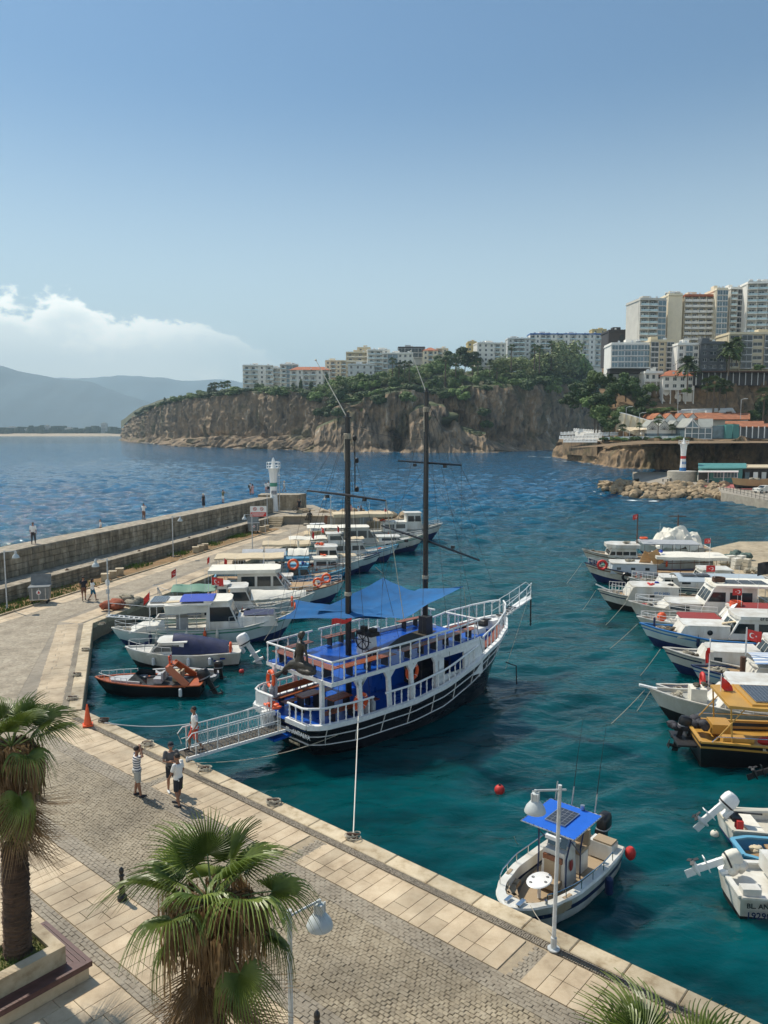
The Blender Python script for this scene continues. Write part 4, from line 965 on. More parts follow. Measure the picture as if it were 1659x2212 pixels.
def heap(parent, x, y, z, n, s, m, nm='net_pile', flat=.5):
    b = MB()
    for k in range(n):
        bb=MB();bb.ball((random.gauss(0,s*.5),random.gauss(0,s*.4),z*0+random.uniform(0,s*.4)),s*random.uniform(.35,.6),0,8,(1,.9,flat));b.add(bb)
    b.v=[tuple(Vector(v)+Vector((fbm((v[0]*5,v[1]*5,k_*0+v[2]*4),2),fbm((v[1]*5,v[2]*5,9),2),fbm((v[2]*6,v[0]*5,3),2)))*s*.22+Vector((x,y,z)))for k_,v in enumerate(b.v)]
    return b.build(nm, m, parent, 60)
mat('net',(.10,.085,.06),.95,.4,scale=14,bump=.8,bscale=40);mat('net_pale',(.32,.29,.22),.95,.3,scale=9,bump=.8,bscale=30);mat('net_green',(.10,.15,.13),.95,.3,scale=9,bump=.8,bscale=30)
def boat(name,label,cat,bow,hd,Ln,B,fb=(.75,.6,1.25),top='hull_white',cap='hull_white',stripe=None,bottom='antifoul_blue',deckm='deck_grey',rake=1.1,stern=.72,dd=-.22,flare=.5,capw=.07,srake=.2,grp='boats moored side by side'):
    """round-bilged wooden work boat; bow point and heading (radians) place it; local +x is the bow"""
    hl = Ln / 2; d = Vector((cos(hd), sin(hd), 0)); o = Vector((bow[0], bow[1], 0)) - d * hl
    t = thing(name, label, cat, (o.x, o.y, random.uniform(-.03, .03)), hd, grp)
    b2=B/2;Hh=Hull([(-hl,b2*stern),(-hl*.7,b2*.92),(-hl*.2,b2),(hl*.25,b2*.95),(hl*.6,b2*.68),(hl*.85,b2*.34),(hl,.03)],[(-hl,fb[0]),(-hl*.3,fb[1]),(hl*.3,fb[1]+.08),(hl*.75,lerp(fb[1],fb[2],.6)),(hl,fb[2])],-.45,((-1,.7),(0,.88),(.6,flare+.1),(1,flare*.6)),rake,Ln,srake=srake)
    mats=[top,stripe or top,bottom];bands=[(.07,1),(.2,0),(.3,1 if stripe else 0),(min(fb)-.08,0),(None,2)]
    Hh.build(MB(), bands, 22).build('hull', mats, t)
    Hh.gunwale(MB(), capw, .06, 0, .02, 24).build('gunwale', cap, t)
    Hh.deck(MB(), dd, 0, 18).build('deck', deckm, t, 0)
    if Ln > 8:
        for k in range(3):
            x=random.uniform(-.6,.45)*hl;s_=-1 if cos(hd)>0 else 1;p=Hh.pt(x,interp(Hh.sh,x)-.3,s_)
            MB().lathe([(.03,-.3),(.1,-.22),(.1,.2),(.03,.28),(.015,.5)],(0,0,0),8).build('fender',random.choice(('canvas_white','hull_navy','orange','canvas_white')),t,loc=(p.x,p.y+s_*.12,p.z))
        b = MB()
        for k in range(4):b.torus((random.uniform(-.1,.1),random.uniform(-.1,.1),.03+.04*k),.22-.02*k,.025,0,12,4)
        b.build('rope_coil','rope',t,loc=(hl*.78,0,interp(Hh.sh,hl*.78)+dd+.02));MB().tube([(0,0,0),(.02,0,1.6)],.01,4).build('antenna','white',t,loc=(-hl*.2,.3,max(fb)+1.2))
    return t, Hh
def bitts(t, x, z, m='dark'): MB().tube([(x, 0, z - .1), (x, 0, z + .3)], .04, 6).build('bitt', m, t)
def mastpole(t, x, z0, z1, m='white', r=.035, fl=None, **k):
    p = MB().tube([(x, 0, z0), (x, 0, z1)], r, 6).build('mast', m, t)
    if fl: flag(t, (x, 0, z1 - .05), *fl, **k)
    return p
def ropeto(label,a,b_,sag=.3,m='rope',r=.012):return tag(MB().tube(sagline(a,b_,sag,8),r,4).build('mooring_rope',m),label,'rope','mooring ropes')
# ------------------------------------------------------------------ left side, from the near corner outwards
# black and orange speedboat, bow to the quay
GL = 'boats moored along the pier'
t,Hh=boat('speedboat','low black speedboat with orange deck edge and orange roll arch, nearest the quay corner','boat',(-15.15,39.3),pi-.02,5.7,2.0,(.62,.6,.78),'black','hull_orange',None,'antifoul_black','hull_orange',.9,.8,-.03,.5,.1,grp=GL)
b=MB();b.poly([(-2.2,-.75,.63),(.2,-.8,.64),(.2,.8,.64),(-2.2,.75,.63)]);b.build('cockpit_floor','dark',t,0)
b=MB();b.prism([(.3,-.72),(1.9,-.35),(2.1,0),(1.9,.35),(.3,.72)],.62,.76,0);b.build('foredeck_cover','grey_vinyl',t)
b = MB()
for s in (-1, 1): b.poly([(-.1, s * .72, .66), (1.0, s * .45, .76), (.62, s * .42, 1.12), (-.1, s * .7, .98)])
b.poly([(1.0,-.45,.76),(1.0,.45,.76),(.62,.42,1.12),(.62,-.42,1.12)]);b.build('windscreen','glass_dark',t,0)
for x,y in((-.6,.35),(-.6,-.35),(-1.5,0)):b=MB();b.box((x,y,.78),(.45,.5,.25));b.box((x-.24,y,1.0),(.1,.5,.42));b.build('seat','vinyl_beige' if x<-1 else 'grey_vinyl',t)
b = MB()
for s in (-1, 1): b.beam((-2.2, s * .85, .65), (-1.15, s * .55, 1.5), .08, .34, up=(1, 0, 0));
b.beam((-1.2, -.58, 1.48), (-1.2, .58, 1.48), .36, .09); b.build('roll_arch', 'hull_orange', t)
b=MB();b.tube([(0,0,0),(.05,0,.45)],.1,8);b.build('lamp','orange',t,loc=(-1.15,0,1.5));flag(t,(-1.2,.1,2.1),.4,.3,pi/2,0.2,pole=.5)
pulpit(t, Hh, .9, 2.6, .32, mid=False); outboard(t, (-2.8, 0, .45), 0, -.45, 'black', 1.15)
b=MB();b.lathe([(.03,0),(.09,.05),(.09,.4),(.03,.46)],n=8);b.build('fender','white',t,loc=(-1.9,1.02,.1))
# grey inflatable under tarps
t,Hh=boat('dinghy','small grey dinghy heaped with pale tarpaulins behind the black and orange speedboat','boat',(-12.75,41.35),pi-.1,3.6,1.5,(.4,.38,.5),'deck_grey','grey_vinyl',None,'antifoul_black','dark',.5,.8,-.2,.7,.22,grp=GL)
heap(t,.4,0,.25,12,.55,'net_pale','tarpaulin');heap(t,-.9,0,.2,5,.4,'canvas_white','tarpaulin');outboard(t,(-1.75,.0,.55),0,-.1,'black',.9)
for k, x in enumerate((-.3, .6)): MB().box((x, 0, .42), (.25, 1.2, .05)).build('thwart', 'canvas', t)
# cabin boat with the navy cover
t,Hh=boat('cabin_cruiser','small white cabin cruiser with a navy blue cockpit cover and white outboard','boat',(-15.0,43.6),pi+.12,6.6,2.4,(.85,.8,1.15),'hull_white','hull_white',None,'antifoul_black','hull_white',.9,.85,-.04,.6,.1,grp=GL)
h = house(t, -.1, 2.0, 1.75, .85, 1.5, .75, 0, nwin=1, wz=(.28, .8), roof=.05, nm='cabin', taper=.82);
b=MB().grid(lambda u,v:Vector((lerp(.55,-2.6,u),(v-.5)*2.0*(1-.12*u),.85+(lerp(1.0,.42,u**1.4))*max(0,1-abs(2*v-1)**2.6)+.03*fbm((u*9,v*3,1)))),18,12);b.build('cockpit_cover','navy',t,70)
pulpit(t, Hh, .6, 3.1, .45, mid=False); outboard(t, (-3.4, 0, .75), 0, -.5, 'white', 1.35)
b = MB(); b.torus((-2.75, .75, 1.15), .26, .07, 0, 14, 6, 'x'); b.build('lifebuoy', 'orange', t)
for x in(-.4,1.6,-1.6):b=MB();b.lathe([(.03,0),(.1,.05),(.1,.42),(.03,.48)],n=8);b.build('fender','white',t,loc=(x,1.25 if x<1 else .9,.25))
b = MB()
for k in range(3):
    for y in (-1, 1): b.box((-2.3 + k * .35 - .1 * y * 0, 1.09, .58 - .12 * (k % 2)), (.3, .012, .1))
b.build('hull_decal', 'blue_bright', t)
# open boat with white hard canopy
t,Hh=boat('canopy_boat','white fishing boat with a boxy off-white canopy, next beyond the navy-covered cruiser','boat',(-17.2,47.6),pi+.32,8.2,2.7,(.95,.8,1.25),'hull_pale','hull_white',None,'antifoul_blue','hull_white',1.2,.85,-.08,.5,.12,grp=GL)
canopy(t,-3.0,.9,2.3,2.65,'canvas_white',3,.9,.06,.55);b=MB();b.box((.3,.3,2.74),(1.4,.5,.04));b.build('roof_hatch','canvas',t)
h = house(t, .9, 3.1, 1.6, 1.0, 1.35, .9, 0, nwin=0, roof=.0, nm='cabin', front=False)
b=MB();b.box((-.2,0,1.25),(.7,1.1,.9));b.build('helm_console','grey_vinyl',t);pulpit(t,Hh,.8,3.9,.5);outboard(t,(-4.2,0,.9),0,-.3,'black',1.4)
lettering('FOÇA', .26, t, (-2.6, 1.34, .58), (-1, 0, 0), (0, 0, 1), 'dark')
for x in(1.8,1.1):b=MB();b.lathe([(.04,0),(.16,.1),(.16,.35),(.04,.45)],n=8);f=b.build('fender','navy',t,loc=(x,1.2,.35),rz=(pi/2,0,pi/2))
# large white motor boat with royal blue covers
t,Hh=boat('motor_boat','large white motor boat with royal blue roof and foredeck covers, bow towards the basin','boat',(-5.9,50.1),.12,9.4,3.2,(1.15,1.05,1.75),'hull_pale','hull_white','trim_green','antifoul_blue','deck_grey',1.3,.85,-.3,.55,.1,grp=GL)
h=house(t,-1.0,1.2,2.5,1.0,2.75,.75,.1,nwin=1,wz=(.3,.82),roof=.1,roofm='canvas_white',nm='wheelhouse',taper=.88);h2=house(t,1.0,3.6,2.3,1.1,1.72,.3,0,nwin=0,roof=0,nm='trunk_cabin',front=False,taper=.85)
for k in range(3):
    for s in(-1,1):b=MB();b.box((.3+k*1.1,s*1.62-s*.05*k,1.08+.05*k),(.32,.03,.12));
    b.build('porthole', 'glass_dark', t)
b=MB().grid(lambda u,v:Vector((lerp(1.35,3.3,u),(v-.5)*1.7,1.8+.06*(1-(2*v-1)**2))),6,4);b.build('foredeck_cover','navy',t)
canopy(t,-4.6,-.6,2.7,2.72,'hull_white',3,.9,.05,.12,pm='white');b=MB().grid(lambda u,v:Vector((lerp(-2.6,-.5,u),(v-.5)*2.4,2.86+.1*(1-(2*v-1)**2))),6,4);b.build('roof_cover','blue_bright',t);solar(t,-4.0,0,2.82,1.0,1.9,1)
pulpit(t, Hh, .5, 4.6, .75); flag(t, (-4.75, .6, 3.2), .7, .5, pi, .8, pole=1.6)
b=MB();b.tube([(-4.7,1.1,1.3),(-7.6,1.2,1.6)],.05,5);b.tube([(-4.7,.6,1.3),(-7.6,.7,1.6)],.05,5)
for k in range(9):b.beam((-4.9-k*.32,.6,1.32+.033*k),(-4.9-k*.32,1.2,1.32+.033*k),.12,.03)
b.tube([(-4.8, .6, 2.2), (-7.4, .7, 2.5)], .02, 4); b.build('boarding_ladder', 'galv', t)
for p in((4.5,.35),(4.7,0)):b=MB();b.torus((p[0],p[1],2.0+p[1]),.3,.08,0,14,6,'x');b.build('lifebuoy','orange',t)
heap(t, 3.95, .1, 1.55, 6, .3, 'net_pale', 'rope_pile')
# boat with green cover and its neighbours
t,Hh=boat('covered_boat','white boat under a long cream canvas cover with a small dark windowed wheelhouse','boat',(-5.2,56.3),.14,9.6,3.0,(1.1,1.0,1.7),'hull_pale','hull_white',None,'antifoul_blue','deck_grey',1.2,.8,-.25,.5,.1,grp=GL)
house(t,-1.4,.4,2.2,1.0,2.35,.6,.15,nwin=1,roof=.1,nm='wheelhouse');house(t,-2.2,-1.4,1.6,1.0,2.6,.1,0,nwin=1,roof=.06,nm='upper_cabin')
canopy(t,-5.4,-2.3,2.5,2.3,'green_tarp',2,.8,.25,.05);b=MB().grid(lambda u,v:Vector((lerp(.2,4.2,u),(v-.5)*lerp(2.6,1.0,u),1.55+.5*(1-abs(2*v-1)**1.6)*(1-.3*u)+.07*fbm((u*7,v*4,2)))),16,10);b.build('canvas_cover','canvas_white',t,70)
pulpit(t,Hh,1.5,4.7,.6);flag(t,(-2.6,-.6,3.2),.95,.6,-.35,.1,pole=1.0);flag(t,(-5.2,.4,3.7),.5,.5,pi,.6,pole=1.5)
b = MB()
for k in range(4):b.tube([(-5.6-k*.3,-.8+.5*k,1.0),(-6.3-k*.1,-.9+.5*k,2.6-.1*k)],.02,4)
b.tube([(-5.4, -.9, 2.3), (-6.8, 0, 2.6), (-6.2, 1.0, 2.5)], .02, 4); b.build('davit', 'galv', t)
t,Hh=boat('trawler','brown-decked boat with flat white roofed cabin and roof ladder, lifebuoys on its bow','boat',(-3.2,60.6),.10,10.6,3.3,(1.1,1.0,1.75),'hull_pale','trim_brown',None,'antifoul_blue','tan',1.4,.8,-.12,.5,.12,grp=GL)
house(t,-3.0,1.0,2.5,1.0,2.7,1.1,0,nwin=3,roof=.0,nm='cabin',wz=(.4,.85));b=MB();b.prism([(-5.2,-1.4),(-.1,-1.4),(.3,-.9),(.3,.9),(-.1,1.4),(-5.2,1.4)],2.72,3.0);b.build('roof','canvas_white',t)
b = MB()
for y in (-.35, .1): b.beam((.05, y, 2.7), (1.35, y, 1.3), .05, .06)
for k in range(6): b.beam((.2 + k * .21, -.35, 2.55 - k * .22), (.2 + k * .21, .1, 2.55 - k * .22), .05, .03)
b.build('ladder','white',t);house(t,1.2,3.3,1.9,1.1,1.5,.3,0,nwin=0,roof=.04,nm='trunk_cabin',front=False,m='tan');pulpit(t,Hh,.8,5.1,.5,m='white')
for p in((3.9,.2,1.95),(3.2,-.75,1.8)):b=MB();b.torus(p,.32,.09,0,14,6,'y');b.build('lifebuoy','orange',t)
flag(t, (-5.3, .7, 3.8), .35, .45, pi, .8, pole=1.0); heap(t, 4.4, 0, 1.5, 5, .3, 'net_pale')
t,Hh=boat('fishing_boat','blue fishing boat under a long flat tan awning with an orange lifebuoy','boat',(-3.2,66.8),.12,11.5,3.4,(1.1,.95,1.7),'hull_blue','sky_blue','hull_white','antifoul_blue','tan',1.5,.8,-.15,.5,.12,grp=GL)
canopy(t,-5.6,.2,3.0,2.95,'canvas',4,.9,.03,.12);house(t,.4,2.6,2.3,.95,2.0,.4,.1,'sky_blue',2,roof=.06,nm='deckhouse')
b = MB(); b.torus((1.0, -1.25, 2.3), .4, .11, 0, 16, 6, 'y'); b.build('lifebuoy', 'orange', t)
b=MB();b.grid(lambda u,v:Vector((lerp(-.6,2.4,u),(v-.5)*lerp(1.5,.9,u),2.35+.35*abs(2*v-1)**1.5)),8,6);b.build('tender','sky_blue',t);heap(t,-.2,.6,2.1,6,.35,'net');heap(t,1.9,.4,2.1,6,.28,'blue_bright','gear');pulpit(t,Hh,2.0,5.4,.5,m='trim_brown');heap(t,4.2,0,1.3,5,.3,'net')
t,Hh=boat('fishing_boat','white fishing boat with grey arched tarpaulins over its stern','boat',(-1.9,72.2),.12,11.5,3.2,(1.0,.95,1.65),'hull_pale','hull_white',None,'antifoul_blue','deck_grey',1.5,.8,-.15,.5,.1,grp=GL)
for k,m_ in enumerate(('grey_vinyl','grey_vinyl','canvas_white')):canopy(t,-5.6+k*2.1,-3.7+k*2.1,2.6,2.3,m_,2,.9,.45,.05)
house(t,1.0,3.4,2.0,.95,1.75,.4,0,nwin=2,roof=.05,nm='deckhouse');b=MB();b.prism([(.3,-.9),(3.2,-.8),(3.2,.8),(.3,.9)],1.82,1.9);b.build('roof','canvas_white',t);heap(t,2.0,.3,1.95,5,.25,'orange','gear');flag(t,(-.5,.6,3.5),.3,.8,0,.8,pole=1.6,m='canvas_white',emblem=False);pulpit(t,Hh,2.5,5.4,.5)
t,Hh=boat('fishing_boat','white fishing boat with tan awning aft, square windowed wheelhouse and navy sheer','boat',(-.3,75.2),.13,11.5,3.2,(1.0,.95,1.75),'hull_pale','hull_navy','hull_navy','antifoul_blue','deck_grey',1.5,.8,-.15,.5,.1,grp=GL)
canopy(t,-5.8,-1.2,2.8,2.9,'canvas',3,.9,.03,.2);house(t,-.6,1.6,2.2,.95,2.45,.35,0,nwin=2,roof=.1,nm='wheelhouse');house(t,1.6,3.4,1.8,1.0,1.5,.3,0,nwin=0,roof=.06,roofm='canvas',nm='trunk_cabin',front=False);heap(t,-.2,.2,2.6,6,.35,'orange','gear');heap(t,3.7,0,1.5,6,.35,'net_pale');flag(t,(-1.0,.8,3.9),.4,.7,0,.8,pole=1.4);pulpit(t,Hh,2.5,5.4,.5)
t,Hh=boat('fishing_boat','white boat with a long row of cabin windows and pale blue sheer line','boat',(1.5,80.8),.14,11.8,3.3,(1.0,.95,1.7),'hull_pale','sky_blue','sky_blue','antifoul_blue','deck_grey',1.5,.8,-.15,.5,.1,grp=GL)
house(t,-1.8,2.6,2.2,.95,2.0,.6,0,nwin=5,roof=.08,nm='cabin');house(t,-1.6,.2,1.8,2.08,3.0,.5,0,nwin=1,roof=.08,nm='wheelhouse');b=MB().grid(lambda u,v:Vector((lerp(-5.6,-1.7,u),(v-.5)*2.7,2.6+.06*sin(u*9))),8,4);b.build('awning','canvas_white',t);canopy(t,.3,2.2,1.9,2.5,'canvas',2,2.0,.05);flag(t,(-2.2,.6,3.6),.4,.5,0,.5,pole=1.2);flag(t,(-.6,-.6,3.9),.35,.6,0,.8,pole=.9);pulpit(t,Hh,2.5,5.6,.5);heap(t,3.9,0,1.3,5,.3,'orange','gear')
t,Hh=boat('fishing_boat','large white boat with its name on the bow and a grey windowed wheelhouse','boat',(4.6,87.2),.12,13.5,3.8,(1.25,1.1,1.95),'hull_white','hull_white','trim_green','antifoul_blue','deck_grey',1.5,.8,-.1,.55,.12,grp=GL)
house(t,-2.4,1.4,2.6,1.2,2.9,1.2,0,'deck_grey',3,roof=.1,roofm='canvas_white',nm='wheelhouse');house(t,1.4,4.2,2.2,1.2,1.8,.5,0,nwin=1,roof=.06,nm='trunk_cabin',front=False);b=MB();b.box((2.8,-1.72,.95),(1.5,.08,.45));b.build('window','glass_dark',t);canopy(t,-6.6,-2.2,3.0,3.0,'canvas_white',3,1.0,.08);canopy(t,-6.9,-3.5,3.0,2.3,'canvas',3,1.0,.04)
lettering('AZIML',.42,t,(4.35,-1.52,.55),(1,.16,0),(0,0,1),'dark');pulpit(t,Hh,3.4,6.5,.45,m='white')
t,Hh=boat('fishing_boat','farthest boat of the pier row, with a pilothouse near the bow and ribbed tan awning','boat',(7.4,97.2),.14,15.5,4.0,(1.2,1.1,2.0),'hull_white','hull_white','hull_navy','antifoul_blue','deck_grey',1.6,.8,-.1,.55,.12,grp=GL)
house(t,3.0,5.0,2.0,1.4,3.4,.2,0,nwin=2,roof=.1,nm='pilothouse',wz=(.5,.85));house(t,.0,3.0,2.4,1.2,2.3,.0,0,nwin=2,roof=.08,nm='cabin',front=False);canopy(t,-6.2,1.2,3.4,3.5,'canvas',5,1.2,.04,.4);heap(t,5.7,0,1.9,6,.4,'net');pulpit(t,Hh,4.6,7.4,.5);flag(t,(.4,.5,4.0),.5,.9,0,.8,pole=2.0);heap(t,0,.6,2.4,5,.4,'orange','gear');lettering('07 C 3810',.26,t,(3.2,-1.03,2.5),(1,0,0),(0,0,1),'dark')
# ------------------------------------------------------------------ right side
GRr = 'boats moored along the right quay'
HR = pi - .14
t,Hh=boat('trawler','farthest boat of the right row, with rounded white wheelhouse and red flag on its mast','boat',(20.2,77.5),HR+.02,12.5,3.6,(1.1,.95,1.7),'hull_white','hull_white','trim_brown','antifoul_blue','tan',1.4,.8,-.15,.5,.12,grp=GRr)
house(t,1.0,3.9,2.6,1.1,2.1,.4,.2,'hull_white',4,wz=(.25,.6),roof=0,nm='wheelhouse');b=MB();b.prism([(.8,-1.4),(3.2,-1.5),(4.0,-.8),(4.0,.8),(3.2,1.5),(.8,1.4)],2.05,2.4);b.build('roof_parapet','hull_white',t);heap(t,2.0,.2,2.4,8,.4,'net_pale','gear');mastpole(t,.9,2.1,5.3,'rust',.06);flag(t,(.9,0,5.4),.6,.5,0,.35);canopy(t,-4.8,.6,3.2,2.6,'grey_vinyl',4,1.0,.05,.1,pm='rust');heap(t,5.4,0,1.5,6,.35,'net');b=MB();b.torus((.0,-1.2,2.8),.34,.09,0,14,6,'z');b.build('lifebuoy','orange',t);b=MB();b.grid(lambda u,v:Vector((lerp(5.4,6.4,u),(v-.5)*.5,1.5+u*.8)),3,2);b.build('bow_plank','dark',t)
t,Hh=boat('covered_trawler','boat wrapped in crumpled white tarpaulin behind the right row','boat',(27.6,83.5),HR,7.5,3.2,(1.2,1.1,1.7),'hull_white','hull_white',None,'antifoul_blue','tan',1.2,.8,-.15,.5,.12,grp=GRr)
b=MB().grid(lambda u,v:Vector((lerp(-3.0,1.9,u)+.3*fbm((u*5,v*5,8)),(v-.5)*3.4,1.2+2.1*max(0,sin(pi*v))**.5*(max(.02,sin(pi*u))**.55)+.55*fbm((u*6,v*6,5),5))),30,20);b.build('tarpaulin','canvas_white',t,30);b=MB();b.beam((-.6,0,3.4),(-.6,0,4.7),.12,.12);b.beam((-1.4,0,4.5),(.4,0,4.5),.1,.1);b.build('mast','rust',t)
t,Hh=boat('fishing_boat','fishing boat with black tyre fender, tilted wooden cabin door and white awning','boat',(18.3,69.2),HR,12.8,3.7,(1.1,.95,1.75),'hull_white','hull_navy','trim_brown','antifoul_blue','tan',1.5,.8,-.1,.5,.12,grp=GRr)
house(t,.3,4.3,2.3,1.0,1.9,.25,0,'hull_grey',3,wl=.3,wz=(.4,.65),roof=.05,roofm='hull_white',nm='trunk_cabin',front=False);heap(t,2.4,0,1.95,8,.4,'net_pale','gear');heap(t,4.8,.2,1.6,4,.35,'trim_green','gear');canopy(t,-5.6,.5,3.3,2.7,'canvas_white',4,1.0,.05,.25,pm='trim_brown')
b=MB();b.box((.4,1.0,2.5),(.9,.08,1.3),R=Matrix.Rotation(.5,3,'Y'));b.box((1.1,.4,2.3),(.9,.08,1.2),R=Matrix.Rotation(-.4,3,'Y'));b.build('cabin_door','wood_light',t);heap(t,-.2,.4,2.9,5,.35,'blue_bright','gear');heap(t,.6,-.5,2.7,4,.35,'net');pulpit(t,Hh,4.3,6.1,.55)
b=MB();b.torus((5.0,1.0,1.75),.38,.11,0,16,6,'y');b.build('lifebuoy','red',t);b=MB();b.torus((3.0,1.72,.85),.32,.12,0,14,6,'y');b.build('tyre','black',t)
flag(t, (-4.4, 0, 4.2), .6, .45, .2, .1, pole=1.2)
t,Hh=boat('fishing_boat','white boat with red and blue gear on its cabin roof and a grey tent awning','boat',(16.6,58.6),HR+.02,12.2,3.5,(1.0,.9,1.5),'hull_white','hull_white','hull_navy','antifoul_black','tan',1.4,.8,-.1,.5,.12,grp=GRr)
house(t,.4,4.2,2.5,.95,1.95,.5,0,nwin=1,wl=.1,wz=(.3,.5),roof=.06,nm='cabin',front=False,over=.04);heap(t,2.2,.2,2.0,5,.3,'red','gear');heap(t,1.6,-.4,2.0,4,.28,'blue_bright','gear');heap(t,.8,.3,2.0,5,.28,'dark','gear')
canopy(t,-5.8,.5,3.0,2.55,'hull_grey',4,1.0,.35,.05,nm='awning');solar(t,-1.4,.4,2.9,1.0,.9,2);pulpit(t,Hh,3.9,5.2,.7,m='white');lettering('07 D 2032',.26,t,(2.2,1.27,1.45),(-1,0,0),(0,0,1),'trim_blue');heap(t,4.9,0,1.2,4,.3,'net');b=MB();b.beam((5.2,0,1.4),(6.3,0,1.9),.15,.08);b.build('bow_roller','white',t);heap(t,-.2,1.1,1.5,5,.3,'net_green')
t,Hh=boat('motor_boat','white motor boat with raked glazed wheelhouse, lifebuoy and solar panels on its flat roof','boat',(17.6,54.3),HR,12.2,3.5,(1.1,1.0,1.5),'hull_white','hull_white',None,'antifoul_blue','hull_white',1.3,.85,-.1,.5,.14,grp=GRr)
house(t,-2.2,1.6,2.6,1.1,2.9,1.0,0,nwin=2,wz=(.45,.82),roof=.05,nm='wheelhouse');b=MB();b.prism([(-6.4,-1.6),(.6,-1.5),(.6,1.5),(-6.4,1.6)],2.97,3.1);b.build('roof','canvas_white',t);solar(t,-2.6,.1,3.12,.85,1.5,3);b=MB()
for k in range(3): b.torus((.1, .2, 3.2 + .1 * k), .4, .06, 0, 14, 6, 'z')
b.build('rope_coil','rust',t);house(t,1.4,4.2,2.2,1.05,1.65,.8,0,nwin=1,wz=(.2,.7),wl=.5,roof=.05,nm='trunk_cabin',front=False);pulpit(t,Hh,.5,5.6,.55,m='white',r=.022);flag(t,(.4,.3,4.3),.62,.45,0,.05,pole=1.2);heap(t,4.9,0,1.25,4,.22,'red','gear');heap(t,4.6,.3,1.3,4,.25,'dark','gear')
t,Hh=boat('small_boat','white boat with dark red deck covers, an orange float and a small flag','boat',(17.2,51.2),HR,10.5,3.0,(.9,.8,1.15),'hull_white','hull_white',None,'antifoul_blue','hull_white',1.3,.8,-.1,.5,.14,grp=GRr)
house(t,.2,2.6,2.0,.85,1.3,.2,0,'hull_white',0,roof=.05,roofm='red_dark',nm='trunk_cabin',front=False);b=MB();b.ball((3.7,.2,1.25),.32);b.build('float','orange',t);canopy(t,-4.6,-.8,2.4,2.1,'red_dark',3,.8,.1,.3);b=MB();b.beam((0,.9,1.3),(-.9,.5,2.4),.3,.06);b.beam((-.2,-.5,1.3),(-1,-.4,2.3),.25,.06);b.build('cabin_frame','white',t);house(t,-2.2,-.2,1.7,1.3,2.0,.5,0,nwin=0,roof=.1,nm='canopy_top',front=False);b=MB()
for k in range(4): b.torus((-1.0, .2, 2.15 + .09 * k), .36, .055, 0, 14, 6, 'z')
b.build('rope_coil','orange',t);flag(t,(-1.2,.6,3.4),.6,.45,0,.05,pole=1.2);pulpit(t,Hh,2.4,5.0,.4,m='white');heap(t,2.9,.2,1.0,3,.3,'canvas_white','gear')
t,Hh=boat('fishing_boat','white boat with bright blue gunwale, a round porthole and lettered wheelhouse roof edge','boat',(16.3,47.9),HR,11.5,3.3,(.95,.85,1.5),'hull_pale','trim_blue','trim_blue','antifoul_blue','tan',1.3,.82,-.08,.5,.16,grp=GRr)
house(t,.6,3.7,2.1,.9,1.65,.45,0,nwin=1,wl=.0,roof=.05,nm='trunk_cabin',front=False,over=.02);h=house(t,-2.6,.8,2.4,.95,2.2,.7,0,nwin=2,wz=(.32,.8),roof=.22,nm='wheelhouse');b=MB();b.torus((1.8,1.06,1.3),.14,.03,0,12,5,'y');b.ball((1.8,1.03,1.3),.13,0,8,(1,.3,1));b.build('porthole','glass_dark',t);lettering('07 D 1639',.24,t,(-1.0,1.27,2.22),(-1,0,0),(0,0,1),'dark',.01)
b=MB();b.beam((.9,.3,1.75),(-.6,.9,2.2),.35,.05);b.build('canvas_roll','canvas',t);canopy(t,-5.6,-2.7,2.8,2.1,'navy',3,.9,.1);heap(t,4.0,0,1.15,8,.35,'net');mastpole(t,-1.9,2.3,5.6,'rust',.045);flag(t,(-1.9,0,5.7),.9,.8,-.3,.3,m='black',emblem=False);mastpole(t,4.9,1.3,1.9,'antifoul_blue',.07)
t,Hh=boat('fishing_boat','white boat with thin navy stripes, raked three-pane windscreen and a striped awning behind','boat',(15.8,42.4),HR-.03,11.5,3.2,(.95,.85,1.45),'hull_white','hull_white','hull_navy','antifoul_blue','hull_white',1.3,.82,-.08,.5,.14,grp=GRr)
house(t,.8,3.9,2.1,.9,1.6,.4,0,nwin=2,wl=.3,wz=(.25,.6),roof=.05,nm='trunk_cabin',front=False,over=.02);house(t,-2.0,.9,2.3,.95,2.15,.7,0,nwin=1,wz=(.4,.85),wl=.5,roof=.14,nm='wheelhouse');lettering('07 D 2080',.26,t,(-.6,1.2,1.3),(-1,0,0),(0,0,1),'hull_navy');cl=canopy(t,-5.8,-1.6,3.0,2.45,'striped_canvas',3,.9,.15);flag(t,(1.5,.3,2.8),.9,.6,pi,.2,pole=1.1);heap(t,4.2,0,1.1,8,.32,'net');outboard(t,(.0,-1.7,.9),0,0,'black',.8);flag(t,(-.9,.5,3.9),.3,.7,0,.8,pole=1.2)
t,Hh=boat('small_boat','small boat with tangled nets in its bow and a white and blue striped cover','boat',(16.4,39.9),HR-.03,9.5,2.8,(.85,.75,1.2),'hull_pale','hull_navy','trim_blue','antifoul_blue','tan',1.1,.82,-.05,.5,.12,grp=GRr)
heap(t,3.3,0,1.0,9,.42,'net_pale');house(t,-2.0,2.0,1.9,.8,1.5,.3,.1,nwin=2,wl=.35,wz=(.3,.65),roof=.05,nm='cabin',front=False);b=MB().grid(lambda u,v:Vector((lerp(1.9,-3.9,u),(v-.5)*2.1,1.75+.22*(1-(2*v-1)**2)+.05*sin(u*6))),10,8);b.build('awning','striped_canvas',t);mastpole(t,2.1,1.0,3.4,'galv',.04);b=MB();b.tube([(2.3,.3,1.1),(2.3,.3,1.9)],.14,10);b.build('rolled_float','rust',t);flag(t,(-1.0,.5,3.2),.3,.8,0,.8,pole=1.4)
